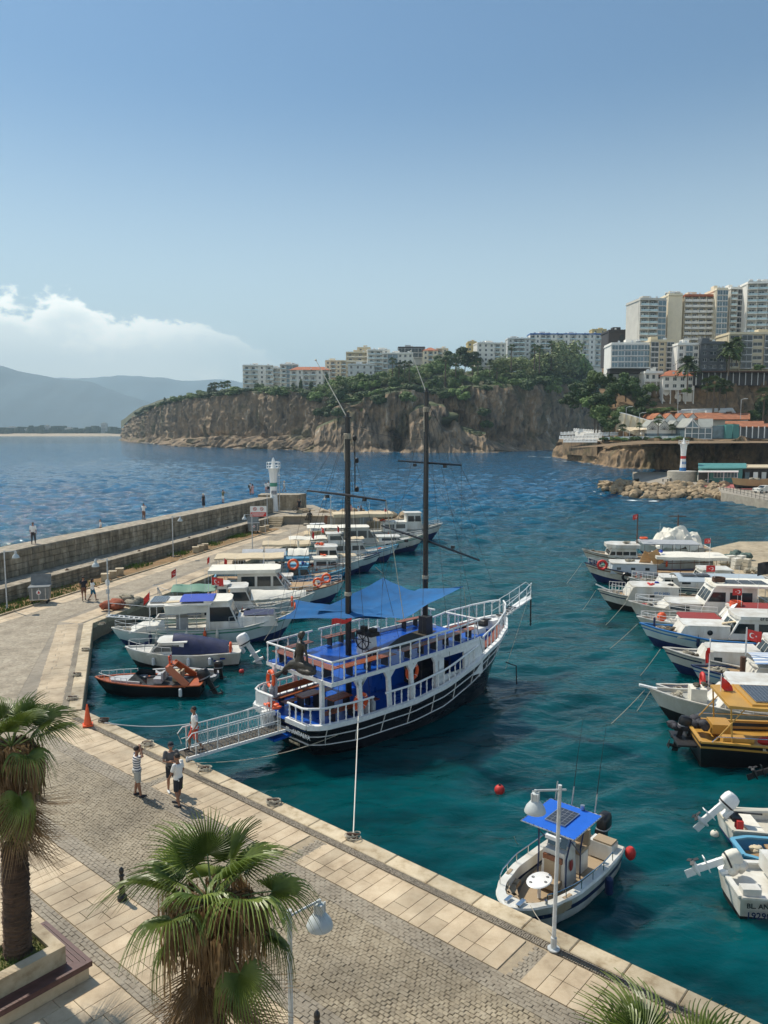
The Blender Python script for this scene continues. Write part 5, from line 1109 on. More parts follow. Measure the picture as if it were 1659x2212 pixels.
t,Hh=boat('small_boat','low white boat lettered 07 B 1337 with long cabin roof and flag staff','boat',(13.6,37.2),HR-.04,9.5,2.6,(.8,.7,1.05),'hull_white','hull_white','trim_blue','antifoul_blue','tan',1.0,.82,-.12,.5,.14,grp=GRr)
house(t,-2.6,1.6,1.9,.75,1.55,.25,.3,'hull_white',3,wl=.45,wz=(.3,.6),roof=.1,nm='cabin',front=False);lettering('07 B 1337',.22,t,(-.2,.98,1.32),(-1,0,0),(0,0,1),'dark');MB().tube([(2.4,.2,.8),(2.4,.2,3.6)],.03,6).build('flag_staff','white',t);flag(t,(2.4,.2,3.2),.35,.75,0,.85);b=MB();b.torus((2.7,.3,1.55),.3,.09,0,14,6,'x');b.build('lifebuoy','red',t);heap(t,2.2,-.3,1.0,4,.3,'dark','gear');b=MB();b.torus((-2.7,.9,1.4),.3,.1,0,12,5,'y');b.build('tyre','black',t)
t,Hh=boat('motor_boat','long white wooden boat with sloping foredeck cabin, rope-heaped bow box and black waterline','boat',(12.6,35.5),HR-.05,11.5,3.2,(1.0,.9,1.45),'hull_white','hull_white',None,'antifoul_black','deck_grey',1.3,.85,-.12,.55,.12,grp=GRr)
house(t,-.4,3.0,2.4,.95,1.65,.6,0,nwin=0,roof=.03,nm='trunk_cabin',front=False,over=.02);house(t,-4.2,-.2,2.5,1.0,2.35,1.1,0,nwin=3,wz=(.3,.85),roof=.12,nm='wheelhouse');b=MB();b.box((3.6,.1,1.35),(.7,.8,.7));b.build('bow_box','canvas_white',t);heap(t,3.6,.1,1.75,6,.28,'net');heap(t,4.4,0,1.25,5,.25,'net_pale','rope_pile');b=MB();b.beam((5.4,0,1.45),(6.2,0,1.6),.2,.08);b.build('bow_plank','white',t);b=MB();b.lathe([(.14,0),(.15,.1),(.15,.5),(.14,.55)],n=10);b.build('water_drum','trim_blue',t,loc=(-1.6,1.7,.1));pulpit(t,Hh,-.2,2.6,.3,m='white');heap(t,-2.6,0,2.5,4,.35,'glass_blue','gear');b=MB();b.tube([(-3.2,.8,2.4),(-3.2,.8,2.8),(-1.4,.8,2.8),(-1.4,.8,2.4)],.02,5);b.build('roof_rail','white',t)
# yellow workboat, stern towards the basin
t,Hh=boat('work_boat','ochre yellow and black work boat with solar panels on its flat roof','boat',(22.3,30.0),-.13,9.4,2.9,(1.15,1.1,1.3),'black','hull_yellow','hull_yellow','antifoul_black','hull_yellow',.9,.9,-.35,.6,.14,grp=GRr)
for p, q in (((-3.9, 1.3), (-3.9, 1.25)),): pass
b=MB();b.prism([(-3.7,-1.3),(-2.6,-1.5),(.9,-1.5),(.9,1.5),(-2.6,1.5),(-3.7,1.3)],2.6,2.72,0);b.prism([(-2.8,-1.25),(.7,-1.25),(.7,1.25),(-2.8,1.25)],2.722,2.8,0);b.build('roof','hull_yellow',t);solar(t,-1.9,0,2.84,1.4,2.1,2)
b = MB()
for s in(-1,1):MB().tube([(-3.5,s*1.25,1.1),(-3.6,s*1.25,2.6)],.035,6).build('roof_post','hull_yellow',t);MB().tube([(-4.2,s*1.3,1.2),(-3.1,s*1.3,2.58)],.025,6).build('roof_post','hull_yellow',t)
house(t,-1.0,1.6,2.5,1.0,2.1,-.1,.5,'hull_yellow',0,roof=0,nm='console',front=False);MB().box((-3.5,.5,1.2),(.8,.9,.4)).build('seat','hull_yellow',t);MB().box((-3.2,-.9,1.15),(1.2,.4,.3)).build('seat','hull_yellow',t);b=MB();b.ball((-1.9,-.5,1.0),.3,0,10,(1.3,.8,.6));b.build('cushion','red',t)
b=MB();b.box((-5.0,.3,.62),(.8,1.6,.08));b.build('swim_platform','dark',t);outboard(t,(-4.75,.5,.85),0,-.25,'black',1.0)
mat('shroud',(.045,.045,.055),.8,.3,bump=.3,bscale=6);heap(t,-4.35,.5,1.25,7,.45,'shroud','motor_shroud',.9);heap(t,-5.2,.5,1.0,6,.36,'shroud','motor_shroud',.9)
flag(t,(-3.5,.5,3.4),.9,.5,.2,.75,pole=.7);b=MB();b.lathe([(.04,0),(.13,.08),(.13,.55),(.04,.62)],n=10);b.build('fender','white',t,loc=(-.2,-1.55,.15));b=MB()
for s in (-1, 1): b.tube([(-4.3, s * 1.35, 1.2), (-4.1, s * 1.35, 1.42), (-1.2, s * 1.4, 1.42)], .022, 5)
b.build('grab_rail', 'chrome', t)
lettering('BL. ANTALYA', .14, t, (-2.4, -1.48, .98), (1, 0, 0), (0, 0, 1), 'canvas')
# two nearest small boats, sterns towards the basin
t,Hh=boat('small_boat','open white boat with a large white outboard tilted out of the water','boat',(16.3,24.3),-.06,4.9,1.75,(.7,.62,.8),'hull_white','hull_cream',None,'antifoul_blue','hull_cream',.6,.92,-.3,.65,.1,grp=GRr)
outboard(t, (-2.4, 0, .9), 0, -.75, 'white', 1.0)
for x in (-1.6, -.1): MB().box((x, 0, .56), (.5, 1.5, .06)).build('thwart', 'canvas_white', t)
b=MB();b.tube([(-2.0,.75,.6),(1.6,.8,.62)],.09,8);b.tube([(-2.2,-.85,.25),(.5,-.95,.3)],.09,8);b.build('tube_fender','hull_cream',t)
b=MB();b.box((-2.15,-.1,.85),(.3,.5,.12));b.tube([(-2.1,0,.95),(-1.3,-.2,1.0)],.03,6);b.build('tiller','dark',t);b=MB();b.box((-2.1,-.35,.72),(.2,.25,.3));b.build('fuel_can','red',t)
t,Hh=boat('rowing_boat','small bright blue wooden boat with a clay bucket and cream cloth in its stern','boat',(15.2,22.5),-.05,4.2,1.55,(.72,.6,.8),'hull_blue','sky_blue',None,'hull_blue','tan',.5,.6,-.35,.7,.14,grp=GRr)
b=MB();b.lathe([(.15,0),(.2,.3),(.22,.32),(.2,.33),(.17,.05)],n=12);b.build('bucket','red_dark',t,loc=(-.55,.05,.35));heap(t,-1.5,.1,.55,7,.26,'canvas','cloth');b=MB().grid(lambda u,v:Vector((lerp(-.1,2.0,u),(v-.5)*1.4,.85+.25*(1-(2*v-1)**2))),6,6);b.build('boat_cover','blue_bright',t)
for x in (-.95, -.1): MB().box((x, 0, .5), (.2, 1.2, .05)).build('thwart', 'tan', t)
t,Hh=boat('small_boat','white motor boat lettered BL. ANTALYA 1929051 with a cloth-wrapped outboard, nearest of the right row','boat',(15.2,20.6),-.06,5.3,2.0,(.85,.78,1.0),'hull_white','hull_white',None,'antifoul_black','hull_white',.6,.92,-.15,.7,.16,grp=GRr)
outboard(t,(-2.7,.25,.95),0,-1.15,'white',.95,cover='canvas_white');heap(t,-2.35,.25,1.0,7,.36,'canvas_white','motor_cover',.9)
lettering('BL. ANTALYA',.2,t,(-2.5,-.93,.55),(1,-.04,0),(0,0,1),'dark');lettering('1929051',.27,t,(-2.5,-.92,.24),(1,-.04,0),(0,0,1),'hull_navy');b=MB();b.box((-2.35,-.75,.95),(.5,.3,.25));b.box((-1.2,0,1.1),(.6,1.5,.5));b.build('stern_locker','hull_white',t);heap(t,-2.2,.9,.95,4,.18,'net_pale','gear');flag(t,(-1.9,-.95,1.5),.5,.9,.1,.8)
t,Hh=boat('small_boat','pale blue boat tip at the right edge with a black tilted outboard','boat',(20.2,27.0),-.05,5.6,1.9,(.7,.62,.8),'sky_blue','hull_white',None,'antifoul_blue','hull_white',.6,.9,-.3,.65,.1,grp=GRr)
outboard(t, (-2.8, .3, .8), 0, -1.2, 'black', .9)
# white passenger boat on the right edge
t,Hh=boat('passenger_boat','tall white passenger boat with dark glazed upper deck, cut by the right edge','boat',(30.0,60.2),pi-.3,13,5.0,(1.5,1.4,2.2),'hull_white','hull_white',None,'antifoul_blue','hull_white',1.0,.9,-.1,.6,.14,grp=GRr)
house(t,-6.0,3.6,4.2,1.4,3.3,.4,0,nwin=6,wl=.5,wz=(.5,.8),roof=0,nm='lower_cabin',front=False);house(t,-6.0,3.0,4.2,3.3,5.4,.5,0,nwin=4,wl=.96,wz=(.12,.9),roof=.18,nm='upper_cabin',over=.25);b=MB();b.lathe([(.08,0),(.08,.2),(.2,.25),(.2,.4),(.08,.5)],(1.6,0,5.6),10);b.build('radar_dome','white',t)
# ------------------------------------------------------------------ centre-console boat below the blue top
ca = radians(229.5); CB = Vector((5.05, 21.35, 0))
t=thing('console_boat','white centre console boat with bright blue sun top and tan cushions by the near quay','boat',CB,ca)
Hh=Hull([(-2.7,.95),(-2.2,1.05),(-.8,1.12),(.6,1.1),(1.6,.92),(2.3,.62),(2.65,.32),(2.8,.05)],[(-2.7,.72),(-1,.74),(1,.86),(2.8,1.02)],-.45,((-1,.85),(0,.84),(.6,.6),(1,.35)),1.1,5.5)
Hh.build(MB(),[(.12,0),(.3,0),(.42,1),(.48,1),(None,0)],26).build('hull',['hull_white','hull_navy'],t)
b = MB(); n = 30; pr = None
for i in range(n + 1):
    x=lerp(-2.6,2.78,i/n);z=interp(Hh.sh,x);wd=interp(Hh.hw,x);iw=max(0.0,wd-.24)if x<2.15 else max(0,wd-.24-(x-2.15)*.9)
    c=[b.P((x,s*q,z+dz_))for s in(-1,1)for q,dz_ in((wd+.02,.0),(wd-.02,.05),(iw,.05),(iw,-.28 if x<2.35 else .0))]
    if pr:
        for k in(0,1,2):b.F((pr[k],pr[k+1],c[k+1],c[k]));b.F((pr[4+k],c[4+k],c[5+k],pr[5+k]))
        if x > 2.3: b.F((pr[2], pr[6], c[6], c[2]))
    pr = c
b.build('deck_edge', 'hull_white', t)
Hh.deck(MB(), lambda x: .42, 0, 16, -2.6, 2.3, .22).build('cockpit_floor', 'vinyl_beige', t)
b=MB();b.box((-.15,0,.95),(.75,.78,1.1),0,taper=.88);b.box((-.3,0,1.52),(.4,.7,.15));con=b.build('console','hull_white',t)
b=MB();b.box((.22,0,1.28),(.1,.6,.16));b.build('name_board','wood',con);b=MB();b.box((.24,0,.92),(.08,.5,.6));b.box((.42,0,.62),(.4,.6,.16));b.build('console_seat','vinyl_beige',con)
b=MB();b.ball((-.15,.4,1.05),.12,0,10,(1,.2,1.5));b.build('speaker','red_dark',con);b=MB();b.poly([(.0,-.3,1.55),(.0,.3,1.55),(-.15,.28,1.8),(-.15,-.28,1.8)]);b.build('windscreen','glass_blue',con,0);b=MB();b.torus((-.6,0,1.45),.17,.02,0,14,5,'x');b.build('steering_wheel','dark',con)
b=MB();b.box((-1.05,0,.75),(.5,.75,.6));f=b.build('helm_seat_base','hull_white',t);b=MB();b.box((-1.05,0,1.1),(.5,.72,.14));b.box((-1.33,0,1.4),(.12,.8,.5));b.build('helm_seat','vinyl_beige',f)
b = MB()
for k in range(12):
    a=radians(-80)+radians(160)*k/11;x=.9+1.12*cos(a);y=.8*sin(a)*(1 if x<1.6 else .85)
    b.box((x,y,.62),(.34,.3,.14),rz=a);b.box((x+.13*cos(a),y+.13*sin(a),.78),(.1,.34,.3),rz=a)
b.build('bow_cushion', 'vinyl_beige', t)
b=MB();b.lathe([(.05,0),(.05,.5)],(1.0,0,.45),8);b.lathe([(.36,0),(.38,.02),(.36,.04)],(1.0,0,.95),20,0,1.25,.85);f=b.build('table','white',t);b=MB()
for sx,sy in((-.26,.12),(.28,-.12),(0,.2),(0,-.2)):b.torus((1.0+sx,sy,.995),.035,.012,0,8,4)
b.build('cup_holder', 'dark', f)
b=MB();b.box((-2.2,.45,.72),(.45,.75,.5));b.box((-2.2,-.55,.72),(.45,.5,.5));b.build('stern_seat_base','hull_white',t);b=MB();b.box((-2.2,.5,.99),(.42,.6,.08));b.box((-2.2,-.58,.99),(.42,.42,.08));b.box((-2.45,-.6,1.2),(.1,.6,.42));b.build('stern_cushion','vinyl_beige',t)
outboard(t, (-2.75, .1, .7), 0, 0, 'black', 1.1)
b = MB()
for s in (-1, 1):
    for x0,x1 in((.28,.1),(-.62,-.7)):b.tube([(x0,s*.45,.45),(x0-.02,s*.44,1.4),(x1,s*.55,2.25)],.025,6)
    b.tube([(.1,s*.55,2.25),(-.7,s*.55,2.25)],.025,6);b.tube([(-.62,s*.45,1.2),(.1,s*.52,1.9)],.018,5)
b.build('top_frame', 'hull_navy', t)
b=MB();cs=[(.62,-.85),(.62,.85),(-1.15,.85),(-1.15,-.85)];b.prism(cs,2.28,2.31);b.build('sun_top','blue_top' if 'blue_top' in MATS else mat('blue_top',(.002,.11,.55),.6,.06),t)
b = MB(); rim = [(x, y, 2.3) for x, y in cs]
b.tube(rim + [rim[0]], .022, 5); b.build('top_rim', 'steel', t); b = MB()
for p, q in zip(rim, rim[1:] + rim[:1]):
    for k in range(12):c=Vector(p).lerp(Vector(q),k/12);b.torus(c,.03,.008,0,6,3,'x' if abs(p[0]-q[0])<.1 else 'y')
b.build('lacing','dark',t);solar(t,-.3,0,2.34,.95,.65);b=MB();b.box((.72,.25,2.2),(.1,.45,.1));b.build('light_bar','white',t)
b = MB()
for y in (-.7, -.15, .6): b.tube([(-1.2, y, 2.3), (-1.32, y, 2.85)], .025, 6)
b.lathe([(.05,0),(.07,.05),(.07,.15)],(-1.1,.25,2.32),8);f=b.build('rod_holder','steel',t);b=MB()
for y in(-.15,.6):b.tube([(-1.3,y,2.8),(-1.45,y+.03,3.8),(-1.7,y+.05,4.9)],[.014,.008,.004],4)
b.build('fishing_rod', 'dark', f)
pulpit(t,Hh,-1.6,1.9,.32,m='chrome',mid=False);b=MB();b.box((2.45,.25,1.1),(.35,.12,.06));b.box((2.5,-.1,1.1),(.3,.1,.06));b.lathe([(.04,0),(.02,.08),(.05,.1)],(1.9,.7,1.0),8);b.build('cleat','chrome',t)
b=MB();b.ball((0,0,0),.17,0,12,(1,1,1.3));b.build('float','red',t,loc=(-2.75,1.1,.55));b=MB();b.lathe([(.04,0),(.12,.07),(.12,.5),(.04,.57)],n=10);b.build('fender','hull_navy',t,loc=(-.9,1.24,.12))
quayrope('mooring_rope','black rope lying along the near quay edge past the tall lamp post',Q(26,.68,1.15),(4.25,17.35,1.16),0,.022,'rope_dark')
quayrope('mooring_rope','thin rope from the console boat bow cleat down to the lamp post foot',(3.9,19.3,1.05),(4.2,17.7,1.3),.1,.01,'rope')

for k,(bx,by,bz,dx,lb)in enumerate(((16.4,58.6,1.4,-1.2,'white boat with the grey tent awning'),(16.1,47.9,1.45,-2.0,'blue gunwaled white boat'),(15.6,42.4,1.4,-1.4,'boat with the navy stripes'),(12.4,35.5,1.4,-1.8,'long white wooden boat'),(13.4,37.2,1.0,-1.0,'boat lettered 07 B 1337'),(18.0,69.2,1.7,-1.5,'boat with the tyre fender'),(17.4,54.3,1.45,-1.6,'motor boat with the roof panels'))):
    ropeto('bow rope slanting into the water from the '+lb,(bx,by,bz),(bx+dx,by-.6,-.1),.05,'rope',.022)

t,Hh=boat('small_boat','slim white boat with a blue canvas dodger squeezed beside the large motor boat','boat',(-7.6,53.3),.13,8.2,2.3,(.8,.75,1.2),'hull_white','hull_white','trim_blue','antifoul_blue','deck_grey',1.0,.8,-.2,.5,.1,grp=GL)
house(t,-1.0,1.4,1.7,.8,1.5,.6,0,nwin=2,roof=.06,nm='cabin');canopy(t,-3.4,-1.0,2.0,2.0,'navy',2,.8,.15);pulpit(t,Hh,1.4,4.0,.5);heap(t,2.6,0,.9,4,.25,'net_pale')
t,Hh=boat('small_boat','small white boat with a tan awning between the brown decked and the blue fishing boat','boat',(-4.6,63.8),.11,9.0,2.5,(.85,.8,1.3),'hull_white','trim_blue',None,'antifoul_blue','tan',1.1,.8,-.15,.5,.1,grp=GL)
house(t,-.4,1.8,1.8,.8,1.7,.5,0,nwin=2,roof=.08,nm='cabin');canopy(t,-4.2,-.6,2.2,2.3,'canvas',3,.8,.08,.15);pulpit(t,Hh,1.8,4.3,.5);heap(t,2.8,0,1.0,5,.3,'net');flag(t,(-4.2,.3,3.2),.4,.5,0,.7,pole=1.2)
t,Hh=boat('fishing_boat','white boat with a railed bow behind the one with the grey tent awning','boat',(20.6,63.8),HR,10.5,3.0,(.9,.85,1.4),'hull_white','hull_white','hull_navy','antifoul_blue','tan',1.2,.8,-.1,.5,.12,grp=GRr)
house(t,.0,3.0,2.0,.9,1.6,.4,0,nwin=2,wl=.5,roof=.06,nm='trunk_cabin',front=False);house(t,-2.6,.2,2.2,.9,2.3,.6,0,nwin=2,roof=.1,nm='wheelhouse');pulpit(t,Hh,2.6,5.0,.6,m='white');heap(t,3.8,0,1.0,6,.35,'net');heap(t,1.4,.2,1.7,5,.3,'dark','gear')
# ================================================================== mountains, far shore
mat('mountain', (.07, .12, .15), .95, .3, scale=.004, bump=.0)
def range_(name, Y, prof, depth, seed):
    def hgt(u):
        x = lerp(prof[0][0], prof[-1][0], u); y = interp(prof, x); p = A(x, y, Y); return p
    b=MB();b.grid(lambda u,v:(lambda p:Vector((p.x,Y+depth*(v-.6),max(-5,(p.z+12*fbm((p.x*.006,seed,0),5))*(1-abs(v-.6)/.6)**.8*(1+.25*fbm((p.x*.003,v*3,seed),5)*(abs(v-.6)*2))))))(hgt(u)),160,14)
    return setting(b.build(name, 'mountain', smooth=60))
range_('mountain',8200,[(-700,700),(-300,730),(-60,768),(0,783),(40,793),(90,806),(150,815),(200,820),(240,838),(290,854),(350,876),(420,902),(520,925),(700,932)],1500,1.3)
range_('mountain',11500,[(-400,800),(60,812),(200,812),(260,806),(330,808),(400,818),(470,815),(540,822),(640,850),(800,880),(1000,925)],1500,5.1)
range_('mountain',9800,[(100,930),(250,900),(330,868),(380,858),(400,853),(430,862),(520,880),(600,915),(700,932)],900,9.1)
mat('beach_sand',(.42,.34,.24),.95,.15,scale=.02);mat('far_foliage',(.035,.06,.03),.9,.4,scale=.03,c2=(.06,.085,.035))
sh=setting(MB().grid(lambda u,v:Vector((lerp(-2200,-700,u),2600+60*v+40*fbm((u*6,0,3)),-1+9*v)),60,2).build('beach','beach_sand'))
setting(MB().grid(lambda u,v:Vector((lerp(-2600,-550,u),2660+500*v,8+4*v)),30,4).build('far_shore','far_foliage'))
b = MB(); random.seed(21)
for k in range(1500):
    x=random.uniform(-2300,-690);y=2665+random.random()*260;zt=8+16*random.random()*(1+.6*fbm((x*.006,0,2)))*(1.3 if x>-1350 else .75)
    for q in range(2):r=random.uniform(6,13);b.ball((x+random.uniform(-8,8),y,zt-r*.3),r,0,6,(1,.8,.8))
tag(b.build('far_wood','far_foliage',smooth=0),'far low wood along the beach under the hazy mountain','trees',kind='stuff')
mat('far_wall', (.55, .52, .48), .8, .12, scale=.1)
for k,(x,w,h,lab)in enumerate(((28,22,22,'leftmost'),(62,12,16,'low'),(103,9,27,'tall narrow'),(120,16,15,'wide low'),(226,10,35,'tallest'),(150,14,19,'middle'))):
    p=G(x,934,0);y=2700;xx=A(x,930,y).x;t=thing('far_building',f'{lab} pale building above the far beach woods','building',(xx,y,8),group='far buildings above the beach');b=MB();b.box((0,0,h*.5),(w*1.9,14,h));b.box((0,0,h+1),(w*.8,8,4));b.build('wall','far_wall',t)
    for r in range(max(2,int(h/5))):MB().box((0,-7.05,3+5*r),(w*1.7,.3,1.6)).build('window_band','glass_blue',t)
# ================================================================== cliffs
def rock_material(name, dark, mid, warm, pale, sc, veg=.0, tall=.35):
    m, t, bs = nodes_of(name); N = t.nodes.new; K = t.links.new
    g=N('ShaderNodeNewGeometry');mp=N('ShaderNodeMapping');mp.inputs['Scale'].default_value=(1,1,tall);K(g.outputs['Position'],mp.inputs[0])
    n=N('ShaderNodeTexNoise');n.inputs['Scale'].default_value=sc;n.inputs['Detail'].default_value=10;n.inputs['Roughness'].default_value=.68;K(mp.outputs[0],n.inputs['Vector'])
    r=N('ShaderNodeValToRGB');e=r.color_ramp.elements;e[0].position=.33;e[0].color=(*dark,1);e[1].position=.72;e[1].color=(*pale,1)
    for p_, c_ in ((.46, mid), (.58, warm)): x = e.new(p_); x.color = (*c_, 1)
    K(n.outputs[0], r.inputs[0])
    n2=N('ShaderNodeTexNoise');n2.inputs['Scale'].default_value=sc*.35;n2.inputs['Detail'].default_value=5;K(g.outputs['Position'],n2.inputs['Vector'])
    mx=N('ShaderNodeMix');mx.data_type='RGBA';mx.inputs[7].default_value=(.035,.055,.02,1);K(r.outputs[0],mx.inputs[6])
    mr=N('ShaderNodeMapRange');K(n2.outputs[0],mr.inputs[0]);mr.inputs[1].default_value=.56;mr.inputs[2].default_value=.62;mr.inputs[4].default_value=veg;K(mr.outputs[0],mx.inputs[0]);K(mx.outputs[2],bs.inputs['Base Color']);bs.inputs['Roughness'].default_value=.95;bs.inputs['Specular IOR Level'].default_value=.2
    bp=N('ShaderNodeBump');bp.inputs['Strength'].default_value=.9;bp.inputs['Distance'].default_value=.5/sc*.25;K(n.outputs[0],bp.inputs['Height']);K(bp.outputs[0],bs.inputs['Normal']);MATS[name]=m
rock_material('cliff_rock', (.055, .045, .036), (.19, .15, .11), (.30, .215, .135), (.50, .44, .36), .13, .45)
rock_material('headland_rock',(.07,.052,.036),(.19,.135,.085),(.28,.19,.11),(.36,.28,.19),.3,.35,.6)
mat('clifftop_ground', (.10, .095, .045), .95, .3, scale=.05, c2=(.05, .07, .025))
def cliff(name,prof,nx,nz,amp,matn,back=26,caves=(),lean=9,seed=0,topm='clifftop_ground',zs=.05,freq=.045,foot=6,rise=.8):
    """prof: sight lines (x, foot, brow) of the rock face"""
    def at_(u):
        x=lerp(prof[0][0],prof[-1][0],u);yb=interp([(a,b_)for a,b_,c in prof],x);yt=interp([(a,c)for a,b_,c in prof],x);p=G(x,yb,0);q=A(x,yt,p.y);return p,q.z
    P_ = [at_(i / nx) for i in range(nx + 1)]; b = MB(); I = []
    for i in range(nx + 1):
        p,zt=P_[i];a=P_[max(0,i-3)][0];c=P_[min(nx,i+3)][0];d=(c-a).normalized();nn=Vector((d.y,-d.x,0));px_=lerp(prof[0][0],prof[-1][0],i/nx);col=[]
        for j in range(nz + 5):
            v = min(1, j / nz); z = -2 + (zt + 2) * v; s = p.x * .6 + p.y * .3
            w_=Vector((p.x*freq,p.y*freq*.6+seed,z*zs*.35));r=noise.ridged_multi_fractal(w_,.9,2.1,5,1.0,2.0)-1.1;q1=Vector((p.x*.11+seed,p.y*.07,z*.022));r2=1-2.4*abs(noise.noise(q1))-1.3*abs(noise.noise(q1*2.3));q2=Vector((p.x*.3,p.y*.16,z*.16));r3=1-2*abs(noise.noise(q2))-abs(noise.noise(q2*2.1))
            o = amp * (.42 * r + .62 * (r2 - .2) + .36 * r3) - lean * v ** 1.3 + foot * max(0, .22 - v) / .22
            o -= amp * .55 * max(0, sin(v * 8 + 3.5 * fbm((p.x * .03, seed, 1)))) ** 8
            for cx, cy, cw, ch, dp in caves:
                yy=CY-0;q=A(px_,cy,p.y).z;e=((px_-cx)/cw)**2+((z-q)/(ch/FPX*p.y))**2;o-=dp*math.exp(-e*e)
            if j>nz:o-=(j-nz)**2*back/16;z=zt+(j-nz)*rise+2.0*rise*fbm((p.x*.04,p.y*.05,j*.4),3)
            elif v > .85: z += 3.5 * (v - .85) / .15 * fbm((p.x * .07, p.y * .05, seed), 3)
            w = p + nn * o; col.append(b.P((w.x, w.y, z)))
        if I:
            for j in range(nz + 4): b.F((I[-1][j], col[j], col[j + 1], I[-1][j + 1]), 1 if j >= nz else 0)
        I.append(col)
    return setting(b.build(name, [matn, topm], smooth=35)), P_
random.seed(11)
CL=[(262,949,925),(276,951,906),(290,953,898),(312,955,888),(345,957,872),(375,960,866),(420,962,858),(480,965,853),(540,967,846),(600,969,848),(650,970,850),(690,972,862),(730,974,872),(780,975,862),(830,975,850),(880,975,842),(930,974,850),(980,974,852),(1040,974,838),(1100,973,834),(1160,972,828),(1220,968,826),(1290,962,826),(1340,955,815)]
cliff('cliff',CL,860,52,5.5,'cliff_rock',34,((848,960,22,26,26),(990,905,16,18,12),(1000,870,10,12,8),(395,930,12,30,10),(560,925,7,10,7),(640,915,6,12,7),(700,950,14,14,8)),4)
# the land behind the brow, carrying streets and gardens
def bk(u, v):
    x=lerp(262,1420,u);yb=interp([(a,b_)for a,b_,c in CL],x);yt=interp([(a,c)for a,b_,c in CL],x);p=G(x,yb,0);q=A(x,yt,p.y)
    Y=p.y+10+260*v;yk=interp([(262,922),(300,893),(350,872),(450,856),(520,848),(700,840),(750,830),(850,816),(900,806),(960,800),(1050,806),(1150,800),(1310,806),(1420,806)],x);zb=A(x,yk,p.y+60).z;z=lerp(q.z-1,zb,min(1,v/.2))+max(0,v-.2)*18;return Vector((A(x,yk,Y).x,Y,z+1.2*fbm((q.x*.03,v*5,0),3)))
setting(MB().grid(bk, 120, 20).build('hillside', 'clifftop_ground'))
# fallen lower apron of pale rock in front of the face
AP=[(640,974,958),(672,975,930),(720,975,908),(760,975,892),(800,975,890),(825,975,905),(850,975,935)]
cliff('cliff_spur', [(a, b_ + 1, c) for a, b_, c in AP], 190, 28, 4, 'cliff_rock', 30, (), 20, 4.0)
AP=[(868,976,925),(880,977,900),(905,977,880),(935,977,872),(965,977,880),(985,977,905),(1005,977,930),(1060,977,940),(1110,975,958),(1160,973,965)]
cliff('cliff_spur', AP, 200, 28, 3.5, 'cliff_rock', 24, ((968, 915, 12, 14, 14),), 14, 7.0)
AP=[(330,958,950),(400,964,952),(470,966,945),(540,968,950),(600,970,944),(660,972,952),(690,973,958)]
cliff('cliff_spur',[(a,b_+.8,c)for a,b_,c in AP],300,18,6,'cliff_rock',24,(),9,2.0,'cliff_rock',.12)
# surf at the foot of the rocks
mat('foam', (.72, .78, .78), .9, .1, scale=.2)
def foam_mat():
    m, t, b = nodes_of('surf_foam'); N = t.nodes.new; K = t.links.new
    g=N('ShaderNodeNewGeometry');n=N('ShaderNodeTexNoise');n.inputs['Scale'].default_value=.35;n.inputs['Detail'].default_value=6;K(g.outputs['Position'],n.inputs['Vector'])
    r=N('ShaderNodeMapRange');K(n.outputs[0],r.inputs[0]);r.inputs[1].default_value=.46;r.inputs[2].default_value=.60;K(r.outputs[0],b.inputs['Alpha']);b.inputs['Base Color'].default_value=(.75,.8,.8,1);b.inputs['Roughness'].default_value=.9;MATS['surf_foam']=m
foam_mat()
b = MB()
for i in range(150):
    x=300+i*6.0;yb=interp([(a,c_)for a,c_,_ in CL],x);p=G(x,yb+1.0,.06);q=G(x+6,interp([(a,c_)for a,c_,_ in CL],x+6)+1.0,.06);w0=9+12*max(0,fbm((i*.11,0,0),3));dv=Vector((0,w0,0));b.poly([p-dv*.35,q-dv*.35,q+dv*1.6,p+dv*1.6])
for(x0,y0,x1,y1,w0)in((1140,985,1200,988,3),(1200,990,1260,999,5),(1255,999,1310,1006,4),(1180,993,1240,997,2),(1308,1006,1350,1012,2.5),(1280,1060,1300,1068,1.5),(1300,1069,1340,1081,1.2),(1340,1080,1450,1083,1.0)):
    p = G(x0, y0, .05); q = G(x1, y1, .05)
    for k in range(6):a=p.lerp(q,k/6);c=p.lerp(q,(k+1)/6);dv=Vector((0,w0*(1+.5*sin(k*2.1)),0));b.poly([a-dv,c-dv,c+dv,a+dv])
tag(b.build('surf','surf_foam',smooth=0),'white surf breaking along the foot of the cliffs','foam',kind='stuff')
# ================================================================== vegetation
def leaf_mat(name, a, c, tr=.3):
    m, t, b = nodes_of(name); N = t.nodes.new; K = t.links.new
    g=N('ShaderNodeNewGeometry');n=N('ShaderNodeTexNoise');n.inputs['Scale'].default_value=.5;n.inputs['Detail'].default_value=4;K(g.outputs['Position'],n.inputs['Vector'])
    r=N('ShaderNodeValToRGB');r.color_ramp.elements[0].position=.35;r.color_ramp.elements[1].position=.65;r.color_ramp.elements[0].color=(*a,1);r.color_ramp.elements[1].color=(*c,1);K(n.outputs[0],r.inputs[0])
    oi=N('ShaderNodeObjectInfo');hs=N('ShaderNodeHueSaturation');mr=N('ShaderNodeMapRange');K(oi.outputs['Random'],mr.inputs[0]);mr.inputs[3].default_value=.7;mr.inputs[4].default_value=1.3;K(mr.outputs[0],hs.inputs['Value']);K(r.outputs[0],hs.inputs['Color']);K(hs.outputs[0],b.inputs['Base Color']);b.inputs['Roughness'].default_value=.65;b.inputs['Specular IOR Level'].default_value=.3
    MATS[name] = m
